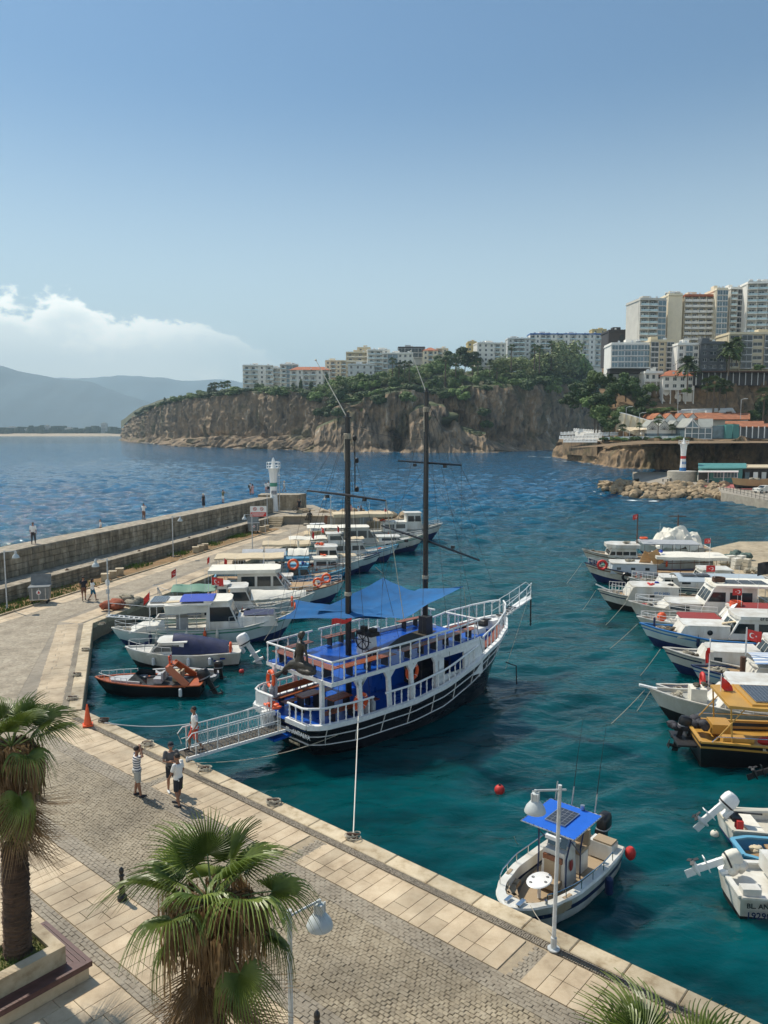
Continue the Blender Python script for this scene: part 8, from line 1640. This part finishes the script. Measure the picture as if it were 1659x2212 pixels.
for px,py,lb in((228,1255,'nearest cube of the near trio on the grass edge'),(244,1249,'middle cube of the near trio on the grass edge'),(259,1243,'farthest cube of the near trio on the grass edge'),(423,1194,'nearest cube of the middle trio past the scooter'),(434,1190.5,'middle cube of the middle trio past the scooter'),(443.5,1187,'farthest cube of the middle trio past the scooter'),(567,1148,'left cube of the pair beside the far refuse container'),(576,1145,'right cube of the pair beside the far refuse container')):cube(px,py,'stone coloured concrete '+lb)
p=G(559,1152,QZ);t=thing('notice_board','red and white prohibition notice with two round symbols above the far refuse container','sign',p,.1);MB().box((0,0,2.75),(2.0,.05,1.3)).build('panel','white',t);b=MB().box((0,-.03,2.38),(1.9,.012,.52)).build('red_field','red',t)
for x in(-.42,.42):b=MB();b.torus((x,-.04,3.05),.19,.03,0,16,4,'y');b.beam((x-.13,-.045,3.18),(x+.13,-.045,2.92),.03,.02,up=(0,1,0));b.build('prohibition_symbol','red',t);MB().box((x,-.035,3.05),(.2,.01,.08)).build('pictogram','dark',t)
for k in range(3):MB().box((0,-.042,2.52-.13*k),(1.6-.2*k,.006,.05)).build('lettering','white',t)
for x in (-.8, .8): MB().tube([(x, .05, 0), (x, .05, 3.3)], .035, 6).build('post', 'galv', t)
p=G(693,1146,QZ);t=thing('white_cabinet','white electrical cabinet on the pier beside net piles','cabinet',G(686,1152,QZ),.25);MB().box((0,0,.6),(1.7,.9,1.2)).build('body','conc_grey',t);MB().box((0,0,1.23),(1.8,1.0,.06)).build('top','white',t);t=thing('net_pile','net heap before the white cabinet at the far pier','net pile',G(676,1161,QZ),0,'net piles on the pier');heap(t,0,0,.1,8,.7,'net_pale')
p=G(713,1148,QZ);t=thing('board','upright brown plank leaning near the far street lamp','plank',G(703,1151,QZ));MB().box((0,0,1.1),(.4,.1,2.2),R=Matrix.Rotation(.1,3,'Y')).build('plank','wood',t);heap(t,.3,0,.1,3,.3,'rust','rope_pile')
for x,y,s,m_,lb in((247,1313,.9,'red_net','rusty red net heap at the foot of the pier lamp'),(268,1304,1.0,'net_pale','pale grey net and tarpaulin heap behind the red one'),(513,1217,.6,'net','brown net ball on the pier edge beside the flat roofed trawler')):
    if m_ == 'red_net': mat('red_net', (.36, .10, .05), .95, .3, scale=8, bump=.6, bscale=30)
    t=thing('net_pile',lb,'net pile',G(x+4,y,QZ),0,'net piles on the pier');heap(t,0,0,.1,9,s,m_,flat=.6)
t=thing('electric_scooter','dark electric scooter parked at a lamp pole on the soil strip','scooter',G(380,1204,QZ),.3);b=MB();b.beam((-.45,0,.12),(.4,0,.12),.14,.06);b.tube([(.45,0,.12),(.35,0,1.1)],.03,6);b.tube([(.35,-.22,1.1),(.35,.22,1.1)],.02,6);b.build('frame','dark',t)
for x in (-.5, .47): MB().torus((x, 0, .11), .09, .03, 0, 12, 5, 'y').build('wheel', 'black', t)
# buoys
for x,y,s,m_,lb in((1079,1712,.2,'red','small red mooring buoy floating left of the console boat'),(522,1453,.15,'red','red buoy floating beside the white outboard of the cabin cruiser'),(1543,1806,.14,'canvas_white','clear plastic bottle float tied near the blue rowing boat')):
    t=thing('buoy',lb,'buoy',G(x,y,0));MB().ball((0,0,s*.6),s,0,12).build('float',m_,t);MB().lathe([(s*.25,s*1.5),(s*.2,s*1.8)],n=8).build('cap','dark' if m_=='red' else 'trim_green',t);MB().lathe([(s*.3,-.6),(s*.6,0)],n=8).build('tail',m_,t)
# ================================================================== planter with bench
mat('planter_grass',(.17,.15,.05),.95,.3,scale=6,c2=(.09,.11,.03),bump=.4);pl=thing('planter','travertine planter wrapped by a brown slatted bench under the left palm','planter',(0,0,0))
U0, U1, D0, D1 = 13.0, 14.4, 8.93, 11.6; wt = .26
def qp(u, d): p = Q(u, d); return (p.x, p.y)
for a,c,e,f in((U0,U1,D0,D0+wt),(U0,U1,D1-wt,D1),(U0,U0+wt,D0+wt,D1-wt),(U1-wt,U1,D0+wt,D1-wt)):MB().prism([qp(a,e),qp(c,e),qp(c,f),qp(a,f)],QZ,QZ+.85).build('wall','coping_stone',pl,0)
MB().prism([qp(U0+wt,D0+wt),qp(U1-wt,D0+wt),qp(U1-wt,D1-wt),qp(U0+wt,D1-wt)],QZ,QZ+.74).build('soil','planter_grass',pl,0)
b = MB()
for k in range(1500):x,y=qp(random.uniform(U0+wt,U1-wt),random.uniform(D0+wt,D1-wt));a=random.uniform(0,pi);w=.012;b.poly([(x-w*cos(a),y-w*sin(a),QZ+.73),(x+w*cos(a),y+w*sin(a),QZ+.73),(x+random.uniform(-.04,.04),y+random.uniform(-.04,.04),QZ+.75+random.uniform(.03,.12))])
o = b.build('grass', 'grass', pl, 0); o['kind'] = 'stuff'
mat('bench_wood', (.10, .045, .04), .5, .25, scale=2, stretch=(1, 7, 7), bump=.15)
V0, V1, W0, W1 = 12.55, 14.78, 8.5, 12.1
for a,c,e,f in((V0+.06,V1-.06,W0+.06,D0-.03),(U1+.03,V1-.06,D0-.03,W1),(V0+.06,U0-.03,D0-.03,W1)):MB().prism([qp(a,e),qp(c,e),qp(c,f),qp(a,f)],QZ,QZ+.38).build('bench_base','travertine',pl,0)
for k in range(4):
    o_ = k * .105; m_ = .095; a, c, e = V0 + o_, V1 - o_ * .88, W0 + o_
    for pts_ in([(a,e),(c,e),(c-m_,e+m_),(a+m_,e+m_)],[(c,e),(c,W1),(c-m_*.9,W1),(c-m_,e+m_)],[(a,e),(a,W1),(a+m_,W1),(a+m_,e+m_)]):MB().prism([qp(*p)for p in pts_],QZ+.385,QZ+.43).build('slat','bench_wood',pl,0)
for q in([(V0,W0),(V1,W0),(V1,W0+.03),(V0,W0+.03)],[(V1-.03,W0),(V1,W0),(V1,W1),(V1-.03,W1)]):MB().prism([qp(*p)for p in q],QZ+.3,QZ+.384).build('edge_board','bench_wood',pl,0)
# ================================================================== foreground fan palms
def palm_leaf_mat(name, a, c):
    m,t,b=nodes_of(name);N=t.nodes.new;K=t.links.new;g=N('ShaderNodeTexCoord');n=N('ShaderNodeTexNoise');n.inputs['Scale'].default_value=2.5;n.inputs['Detail'].default_value=5;K(g.outputs['Object'],n.inputs['Vector']);r=N('ShaderNodeValToRGB');r.color_ramp.elements[0].position=.35;r.color_ramp.elements[1].position=.7;r.color_ramp.elements[0].color=(*a,1);r.color_ramp.elements[1].color=(*c,1);K(n.outputs[0],r.inputs[0])
    oi=N('ShaderNodeObjectInfo');hs=N('ShaderNodeHueSaturation');mr=N('ShaderNodeMapRange');K(oi.outputs['Random'],mr.inputs[0]);mr.inputs[3].default_value=.75;mr.inputs[4].default_value=1.3;K(mr.outputs[0],hs.inputs['Value']);K(r.outputs[0],hs.inputs['Color']);K(hs.outputs[0],b.inputs['Base Color']);b.inputs['Roughness'].default_value=.38
    tr=N('ShaderNodeBsdfTranslucent');K(hs.outputs[0],tr.inputs[0]);mx=N('ShaderNodeMixShader');mx.inputs[0].default_value=.35;o=t.nodes['Material Output'];K(b.outputs[0],mx.inputs[1]);K(tr.outputs[0],mx.inputs[2]);K(mx.outputs[0],o.inputs[0]);MATS[name]=m
palm_leaf_mat('fan_green',(.085,.135,.02),(.25,.31,.07));palm_leaf_mat('fan_dead',(.17,.10,.045),(.36,.25,.13));mat('palm_trunk',(.075,.045,.028),.95,.4,scale=5,bump=1.0,bscale=16,stretch=(1,1,2.5));mat('petiole',(.15,.20,.05),.5,.3)
def fan_leaf(seed, droop, Lp, R, fold, tip, m='fan_green', spread=2.05, n=40, sag=.25):
    rnd=random.Random(seed);b=MB();hx=lambda s:Vector((Lp*s,0,-sag*Lp*s*s));b.tube([hx(k/5)for k in range(6)],[.03,.024,.02,.017,.014,.012],5,1);c0=hx(1);pitch=-sag*1.2
    for k in range(n):
        a=(k/(n-1)-.5)*2*spread;rr=R*(1-.22*abs(a/spread)**2)*rnd.uniform(.93,1.05);da=spread/n;pr=None;split=.52;dd=droop*rnd.uniform(.7,1.35);tw=rnd.uniform(-.05,.05)
        for q in range(8):
            s=q/7;r=rr*s;wa=da*(1.02 if s<split else max(0,(1-s)/(1-split))**.8*.92*split/max(s,.1));aa=a+tw*max(0,s-split)
            def pt(ang, lift):
                x,y=r*cos(ang),r*sin(ang);z=fold*abs(y)*.8+pitch*x+lift-dd*max(0,s-.35)**2*rr*1.9-tip*max(0,s-.55)**2*rr*2.0;return c0+Vector((x-.25*tip*max(0,s-.5)**2*rr*3*cos(ang),y*(1-.2*fold),z))
            pl_=.012*min(1,s*3);cur=(b.P(pt(aa-wa,-pl_)),b.P(pt(aa,pl_)),b.P(pt(aa+wa,-pl_)))
            if pr: b.F((pr[0], pr[1], cur[1], cur[0])); b.F((pr[1], pr[2], cur[2], cur[1]))
            pr = cur
    return b.mesh('frond', [m, 'petiole' if m == 'fan_green' else 'fan_dead'], 0)
FL={'up':[fan_leaf(1,.15,.75,.76,.45,.35),fan_leaf(2,.25,.8,.8,.3,.5)],'mid':[fan_leaf(3,.4,.88,.82,.35,.8),fan_leaf(4,.5,.85,.8,.5,.9),fan_leaf(5,.35,.95,.82,.2,1.1)],'low':[fan_leaf(6,.9,1.05,.72,.1,1.2,sag=.5),fan_leaf(7,1.0,1.0,.72,.5,1.0,sag=.6)]}
DL = [fan_leaf(8 + k, 1.2, .8, .7, .9, 1.5, 'fan_dead', 1.5, 26, .8) for k in range(3)]
def big_palm(label, base, ctop, sc, nd, seed, th=.19):
    rnd=random.Random(seed);t=thing('fan_palm',label,'palm tree',base,0,'fan palms in the foreground');c=Vector(ctop)-Vector(base);b=MB();n=int(c.length/.11);R=[]
    for i in range(n * 2 + 1):
        s=i/(n*2);p=c*s;r=th*(1.12-.25*s)*(1.0+(.13 if i%2 else-.03))*rnd.uniform(.96,1.05);R.append(b.ring(p,c,r,14))
    b.skin(R); b.build('trunk', 'palm_trunk', t, 30); b = MB()
    for k in range(int(420 * c.length / 4)):
        s=rnd.random();a=rnd.uniform(0,2*pi);p=c*s+Vector((cos(a),sin(a),0))*th*(1.1-.22*s);o=Vector((cos(a),sin(a),rnd.uniform(-.2,.9)))*rnd.uniform(.04,.14);w_=Vector((-sin(a),cos(a),0))*.018;b.poly([p-w_,p+w_,p+o])
    o = b.build('leaf_base', 'palm_trunk', t, 0); o['kind'] = 'stuff'
    def putleaf(me, az_, el_, s, roll=0, zz=0):
        Rm=Matrix.Rotation(az_,3,'Z')@Matrix.Rotation(-el_,3,'Y')@Matrix.Rotation(roll,3,'X');o=put('frond',me,t,c+Vector((0,0,zz)));o.rotation_euler=Rm.to_euler();o.scale=(s,s,s);return o
    for k in range(7):putleaf(rnd.choice(FL['up']),k*2.4+rnd.uniform(-.2,.2),rnd.uniform(.85,1.35),sc*rnd.uniform(.85,1),rnd.uniform(-.5,.5),.05)
    for k in range(7):putleaf(rnd.choice(FL['mid']),k*2.4+.8,rnd.uniform(.15,.85),sc*rnd.uniform(.9,1.08),rnd.uniform(-.5,.5),0)
    for k in range(3):putleaf(rnd.choice(FL['low']),k*2.4+rnd.uniform(0,1),rnd.uniform(-.6,.1),sc*rnd.uniform(.85,1),rnd.uniform(-.6,.6),-.1)
    for k in range(nd):o=putleaf(rnd.choice(DL),k*2.4,rnd.uniform(-1.35,-.9),sc*rnd.uniform(.8,1.15),rnd.uniform(-.7,.7),-.1-.75*sc*(k/nd));o.name='dead_frond'
    b = MB()                                                        # dry fruit stalks with hanging threads
    for k in range(17):
        a=k*2.4+.5;l=rnd.uniform(.6,1.3)*sc;P_=[c+Vector((cos(a)*l*s,sin(a)*l*s,.25*sin(s*2.4)-.75*s**3))for s in(0,.25,.5,.75,1)];b.tube(P_,[.02,.016,.012,.01,.006],4);l*=1
        for q in range(60):
            s=rnd.uniform(.4,1);p=P_[int(s*3.99)]+Vector((rnd.gauss(0,.06),rnd.gauss(0,.06),0));ln=rnd.uniform(.35,1.2)*sc;w_=Vector((rnd.uniform(-1,1),rnd.uniform(-1,1),0)).normalized()*rnd.uniform(.006,.02)
            for z_ in range(3):e=p+Vector((rnd.gauss(0,.03),rnd.gauss(0,.03),-ln/3));b.poly([p-w_,p+w_,e+w_*.8,e-w_*.8]);p=e
    o = b.build('dry_fruit_stalk', 'fan_dead', t, 0); o['kind'] = 'stuff'; return t
big_palm('tall fan palm in the stone planter at the left edge, thick brown trunk',(-8.32,16.35,QZ+.7),(-8.25,16.4,6.6),.92,18,17,.25)
big_palm('fan palm in the middle foreground with long dry fruit stalks',(-2.75,11.0,QZ),(-2.6,10.95,6.45),.92,16,9,.2)
big_palm('fan palm at the lower right edge showing only its top fronds',(3.2,8.3,QZ),(3.5,8.5,5.3),1.05,4,13,.2)
# ================================================================== people
for nm,c in(('cloth_white',(.72,.72,.70)),('cloth_grey',(.10,.10,.105)),('cloth_dark',(.02,.022,.03)),('cloth_shorts',(.33,.34,.32)),('cloth_red',(.55,.06,.03)),('cloth_olive',(.12,.12,.06)),('cloth_blue',(.02,.12,.20)),('cloth_pink',(.6,.35,.35)),('cloth_brown',(.18,.09,.06)),('lime',(.45,.6,.12))):mat(nm,c,.85,.1,bump=.1,bscale=12)
def stripes():
    m,t,b=nodes_of('cloth_striped');N=t.nodes.new;K=t.links.new;co=N('ShaderNodeTexCoord');w=N('ShaderNodeTexWave');w.bands_direction='Z';w.inputs['Scale'].default_value=3.6;w.inputs['Distortion'].default_value=.4;K(co.outputs['Object'],w.inputs['Vector']);r=N('ShaderNodeValToRGB');r.color_ramp.interpolation='CONSTANT';r.color_ramp.elements[0].color=(.05,.06,.10,1);r.color_ramp.elements[1].position=.42;r.color_ramp.elements[1].color=(.7,.7,.68,1);K(w.outputs[0],r.inputs[0]);K(r.outputs[0],b.inputs['Base Color']);b.inputs['Roughness'].default_value=.85;MATS['cloth_striped']=m
stripes()
def remesh(mb, name, m, parent, vox, sm=60):
    o=mb.build(name,m,parent,sm);md=o.modifiers.new('merge','REMESH');md.mode='VOXEL';md.voxel_size=vox;md.use_smooth_shade=True;dg=bpy.context.evaluated_depsgraph_get();dg.update();me=bpy.data.meshes.new_from_object(o.evaluated_get(dg));o.modifiers.clear();o.data=me
    for q in range(2):
        bm3=bmesh.new();bm3.from_mesh(me);bmesh.ops.smooth_vert(bm3,verts=bm3.verts,factor=.5,use_axis_x=True,use_axis_y=True,use_axis_z=True);bm3.to_mesh(me);bm3.free()
    me.shade_smooth(); return o
BASE=dict(hipL=(-.09,0,.92),hipR=(.09,0,.92),kneeL=(-.1,.02,.5),kneeR=(.1,.02,.5),ankL=(-.11,-.02,.09),ankR=(.11,-.02,.09),shL=(-.18,0,1.43),shR=(.18,0,1.43),elL=(-.25,-.02,1.14),elR=(.25,-.02,1.14),wrL=(-.26,.08,.9),wrR=(.26,.08,.9),head=(0,.03,1.62),nod=0)
def person(label,loc,rz,pose,top,low,skin='skin',hair='hair',h=1.75,near=False,shorts=True,hat=None,sleeve=.6,dress=False,shoe='cloth_dark',group='people on the quay and breakwater',bag=None,longhair=False):
    J={k:(Vector(v)if k!='nod' else v)for k,v in{**BASE,**pose}.items()};t=thing('person',label,'person',loc,rz,group);s=h/1.75;t.scale=(s,s,s);v=.012 if near else .024;b=MB()
    pel = (J['hipL'] + J['hipR']) / 2; ch = (J['shL'] + J['shR']) / 2; nk = ch + (J['head'] - ch) * .35
    def torso(b, e=0, z1=1.0, flare=0):
        R = []
        for f,rx,ry in((-.12,.13+flare,.10+flare),(0,.165+flare*.6,.115+flare*.5),(.3,.145,.10),(.6,.165,.115),(.85,.18,.11),(1.0,.13,.08)):p=pel.lerp(ch,f);R.append([b.P(p+Vector(((rx+e)*cos(2*pi*k/14),(ry+e)*sin(2*pi*k/14),0)))for k in range(14)])
        b.skin(R)
    torso(b);b.tube([ch-Vector((0,0,.06)),nk,J['head']-Vector((0,0,.04))],[.075,.055,.055],10);hd=J['head'];b.ball(hd+Vector((0,.0,.03)),.095,0,14,(.86,1.03,1.2));b.ball(hd+Vector((0,.045,-.04)),.06,0,10,(.9,.9,.9));b.ball(hd+Vector((0,.11,.0)),.02,0,8,(.8,1,1.4))
    for sg in (-1, 1): b.ball(hd + Vector((sg * .083, 0, .01)), .022, 0, 8, (.5, .8, 1.3))
    for S_ in 'LR':
        b.tube([J['hip'+S_],J['knee'+S_],J['ank'+S_]],[.088,.056,.038],10);b.tube([J['knee'+S_],J['knee'+S_].lerp(J['ank'+S_],.35)-Vector((0,.012,0)),J['ank'+S_]],[.05,.056,.036],10);b.tube([J['sh'+S_],J['el'+S_],J['wr'+S_]],[.056,.04,.027],9);f_=J['ank'+S_];b.tube([f_+Vector((0,-.04,-.04)),f_+Vector((0,.06,-.05)),f_+Vector((0,.17,-.065))],[.04,.042,.028],8)
        w=J['wr'+S_];d=(w-J['el'+S_]).normalized();sd_=d.cross(Vector((0,1,.2))).normalized();fw=sd_.cross(d).normalized();b.tube([w,w+d*.05,w+d*.09],[.026,.034,.03],8)
        for k in range(4):o_=fw*(k-1.5)*.019;l=(.06,.075,.07,.05)[k];b.tube([w+d*.08+o_,w+d*(.08+l*.6)+o_*1.1+sd_*.008,w+d*(.08+l)+o_*1.1+sd_*.025],[.0105,.010,.009],6)
        b.tube([w+d*.03+fw*.025,w+d*.065+fw*.055,w+d*.09+fw*.06],[.013,.012,.010],6)
    remesh(b, 'body', skin, t, v if near else .02)
    b = MB(); torso(b, .018, flare=.02 if not dress else .05)
    for S_ in 'LR':
        e=J['sh'+S_].lerp(J['el'+S_],sleeve+.15);b.tube([J['sh'+S_],e],[.072,.062],10);b.ball(J['sh'+S_],.07,0,8)
    if dress: b.tube([pel, pel - Vector((0, 0, .35)), pel - Vector((0, 0, .7))], [.17, .2, .25], 12)
    remesh(b, 'top', top, t, .014 if near else .025)
    if not dress:
        b = MB(); b.tube([pel + Vector((0, 0, .06)), pel - Vector((0, 0, .08))], [.165, .15], 12)
        for S_ in 'LR':
            e=J['hip'+S_].lerp(J['knee'+S_],.95 if shorts else 1);b.tube([J['hip'+S_]+Vector((0,0,.02)),e],[.11,.085],10)
            if not shorts: b.tube([J['knee' + S_], J['ank' + S_] + Vector((0, 0, .02))], [.078, .058], 10)
        remesh(b, 'shorts' if shorts else 'trousers', low, t, .014 if near else .025)
    b = MB(); R = []; hc = hd + Vector((0, -.012, .045))
    for i in range(6):a=i/5*1.75;R.append([b.P(hc+Vector((.094*sin(a+.02)*cos(q*pi/7),.112*sin(a+.02)*sin(q*pi/7),.112*cos(a))if not(a>1.2 and sin(q*pi/7)>.2)else(.094*sin(1.25)*cos(q*pi/7),.11*sin(1.25)*sin(q*pi/7),.112*cos(1.2))))for q in range(14)])
    b.skin(R, 0, cap=False)
    if longhair:b.tube([hd+Vector((0,-.07,.05)),hd+Vector((0,-.1,-.12)),hd+Vector((0,-.09,-.28))],[.08,.085,.04],8)
    b.build('hair', hair, t, 80)
    if near:MB().ball(hd+Vector((-.034,.094,.025)),.009,0,6).build('eye','dark',t);MB().ball(hd+Vector((.034,.094,.025)),.009,0,6).build('eye','dark',t);MB().box(hd+Vector((0,.105,-.045)),(.045,.008,.008)).build('mouth','red_dark',t)
    if hat:b=MB();b.lathe([(.105,.06),(.1,.12),(.06,.165),(.01,.175)],hd,12);(b.lathe([(.2,.06),(.105,.075)],hd,14)if hat!='cloth_dark' else b.box(hd+Vector((0,.14,.07)),(.15,.12,.015)));b.build('hat',hat,t,60)
    for S_ in 'LR':f_=J['ank'+S_];b=MB();b.tube([f_+Vector((0,-.06,-.055)),f_+Vector((0,.05,-.055)),f_+Vector((0,.2,-.068))],[.042,.052,.03],8);b.v=[(x,y,max(z,.0+(f_.z-.09)))for x,y,z in b.v];b.build('shoe',shoe,t,60)
    if bag: MB().box(pel.lerp(ch, .6) + Vector((.0, -.19, 0)), (.28, .16, .38)).build('backpack', bag, t)
    return t
SUNP = -.9
person('man in a striped T-shirt and grey shorts holding a phone and shading his eyes',(-8.5,25.4,QZ),-1.0,dict(elL=(-.3,.16,1.2),wrL=(-.1,.2,1.52),elR=(.36,.12,1.5),wrR=(.13,.1,1.74),ankR=(.17,.06,.09),ankL=(-.12,-.05,.09)),'cloth_striped','cloth_shorts',h=1.76,near=True,skin='skin_tan',shoe='cloth_dark',sleeve=.5)
person('man in a dark cap and charcoal T-shirt with arms folded, behind the white T-shirt man',(-7.42,25.75,QZ),-2.7,dict(elL=(-.27,.08,1.16),wrL=(.02,.22,1.18),elR=(.27,.08,1.16),wrR=(-.02,.24,1.13)),'cloth_grey','cloth_dark',h=1.76,near=True,hat='cloth_dark',shoe='cloth_white')
person('heavy man in a white T-shirt and black shorts with lime stripe, seen half from behind',(-6.9,24.72,QZ),1.2,dict(elL=(-.25,.08,1.15),wrL=(-.2,.22,.95),ankR=(.1,.14,.09),ankL=(-.11,-.1,.09)),'cloth_white','cloth_dark',h=1.8,near=True,skin='skin_tan')
t = bpy.data.objects['person.002']; MB().box((.19, 0, .68), (.02, .06, .32)).build('side_stripe', 'lime', t)
g0=ga.lerp(gb_,.12);person('man in a white T-shirt and red shorts stepping down the gangway',(g0.x,g0.y,g0.z+.03),1.9,dict(kneeR=(.1,.2,.52),ankR=(.11,.22,.12),kneeL=(-.1,-.02,.5),ankL=(-.11,-.3,.14),elR=(.33,-.1,1.18),wrR=(.42,.05,1.02),elL=(-.28,-.08,1.17),wrL=(-.3,.06,.98)),'cloth_white','cloth_red',h=1.78,near=True,skin='skin_tan')
WALK=dict(kneeR=(.1,.16,.52),ankR=(.1,.22,.1),kneeL=(-.1,-.04,.5),ankL=(-.1,-.3,.14),elR=(.24,-.12,1.16),wrR=(.25,-.12,.92),elL=(-.24,.06,1.16),wrL=(-.25,.2,.95))
p=G(182,1297,QZ);person('man in a black T-shirt and brown shorts walking along the pier, left of the couple',(p.x,p.y,QZ+.03),.4,WALK,'cloth_dark','cloth_brown',h=1.8);p=G(201,1298,QZ);person('woman in a white T-shirt and teal shorts walking beside the man in black',(p.x,p.y,QZ+.03),-.8,{**WALK,'wrR':(.45,.25,1.1),'elR':(.36,.05,1.2)},'cloth_white','cloth_blue',h=1.66,longhair=True)
WT = 4.28
def onwall(px, py, *a, **k): p = G(px, py, WT); return person(a[0], (p.x, p.y, WT), *a[1:], **k)
ARMSUP = dict(elL=(-.3, .15, 1.25), wrL=(-.1, .28, 1.45), elR=(.3, .15, 1.25), wrR=(.1, .28, 1.45))
onwall(73,1174,'man in a white long-sleeved shirt and black trousers walking on the breakwater wall',.3,WALK,'cloth_white','cloth_dark',shorts=False,sleeve=.85,h=1.8)
onwall(311,1122,'person in a white top and brown trousers photographing the sea on the breakwater',-.2,ARMSUP,'cloth_white','cloth_brown',shorts=False,h=1.74)
onwall(440,1095,'woman in a long dark dress and pale sun hat on the breakwater',1.0,{},'cloth_dark','cloth_dark',dress=True,hat='canvas',h=1.66);onwall(482,1086,'person in an olive top and white shorts with raised arms on the breakwater',-.6,ARMSUP,'cloth_olive','cloth_white',h=1.74)
onwall(541,1068,'man with a dark backpack on the breakwater, left of the pair',-.9,{},'cloth_white','cloth_brown',h=1.76,bag='cloth_dark');onwall(546,1068,'woman in a pale dress on the breakwater, right of the pair',1.0,{},'cloth_pink','cloth_white',dress=True,h=1.6,longhair=True)
onwall(575,1064,'woman in a white top and pink shorts just left of the lighthouse',0.5,ARMSUP,'cloth_white','cloth_pink',h=1.62);onwall(580,1064,'man in white shirt and black shorts touching the left side of the lighthouse',-.3,{},'cloth_white','cloth_dark',h=1.8);onwall(614,1062,'person in white walking on the wall right of the left lighthouse',-1.4,WALK,'cloth_white','cloth_shorts',h=1.7,hat='canvas')
p=G(196,1142,WT-.5);person('bather whose head and shoulders show behind the breakwater wall',(Wp(19.5,5.2)[0],Wp(19.5,5.2)[1],3.45),2.0,{},'cloth_white','cloth_dark',h=1.6)
SIT=dict(hipL=(-.1,0,.3),hipR=(.1,0,.3),kneeL=(-.12,.4,.42),kneeR=(.12,.4,.42),ankL=(-.12,.5,.09),ankR=(.12,.5,.09),shL=(-.18,.03,.8),shR=(.18,.03,.8),elL=(-.26,.1,.55),elR=(.26,.1,.55),wrL=(-.18,.32,.48),wrR=(.18,.32,.48),head=(0,.08,.99))
for x,y,lb,m_ in((752,1104,'person in red sitting on the rocks at the end of the pier, left one','cloth_red'),(759,1104,'person in pink sitting on the rocks beside the one in red','cloth_pink'),(775,1108,'person in white sitting on the far rocks','cloth_white'),(781,1107,'person in grey sitting rightmost on the far rocks','cloth_grey')):p=G(x,y,2.4);person(lb,(p.x,p.y,2.3),1.2,SIT,m_,'cloth_dark')
p=G(657,1103,2.2);t=thing('bicycle','dark bicycle leaning by the end wall of the breakwater','bicycle',(p.x-.7,p.y-.4,2.15),.1)
for x in (-.55, .55): MB().torus((x, 0, .35), .33, .025, 0, 18, 4, 'y').build('wheel', 'black', t)
b=MB();[b.tube([q,r_],.02,5)for q,r_ in(((-.55,0,.35),(-.1,0,.3)),((-.1,0,.3),(-.2,0,.85)),((-.55,0,.35),(-.18,0,.75)),((-.18,0,.75),(.38,0,.8)),((-.1,0,.3),(.38,0,.75)),((.55,0,.35),(.35,0,1.0)))];b.build('frame','dark',t);MB().box((-.2,0,.88),(.22,.1,.05)).build('saddle','black',t);MB().tube([(.34,-.25,1.0),(.34,.25,1.0)],.015,5).build('handlebar','steel',t)
person('dark clothed person standing behind the bicycle at the end wall',(p.x-.7,p.y,2.2),3.0,{},'cloth_dark','cloth_dark',h=1.75)
p=G(669,1134,QZ);t=thing('statue','dark bronze statue of a standing figure on a low plinth at the pier end','statue',(p.x,p.y,QZ));MB().prism([(-.8,-.6),(.8,-.6),(.8,.6),(-.8,.6)],0,.22).build('plinth','concrete',t);b=MB();b.tube([(-.1,0,.2),(-.11,0,.8),(-.05,0,1.1)],[.07,.08,.1],8);b.tube([(.12,.05,.2),(.12,0,.8),(.05,0,1.1)],[.07,.08,.1],8);b.tube([(0,0,.75),(0,0,1.2),(0,0,1.65),(0,0,1.78)],[.3,.22,.25,.09],10);b.ball((0,.02,1.92),.15);b.tube([(-.24,0,1.6),(-.38,0,1.2),(-.42,.05,.95)],[.09,.07,.05],7);b.tube([(.24,0,1.6),(.34,.05,1.3),(.2,.25,1.15)],[.09,.07,.05],7);b.box((-.45,.05,.8),(.4,.15,.3));b.build('figure','bronze',t,60)
p = gl(-2.9, .55, UD);
quayrope('mooring_rope','slack rope from the console boat float to the water',(4.2,23.6,.6),(4.5,24.3,0),.1,.01)
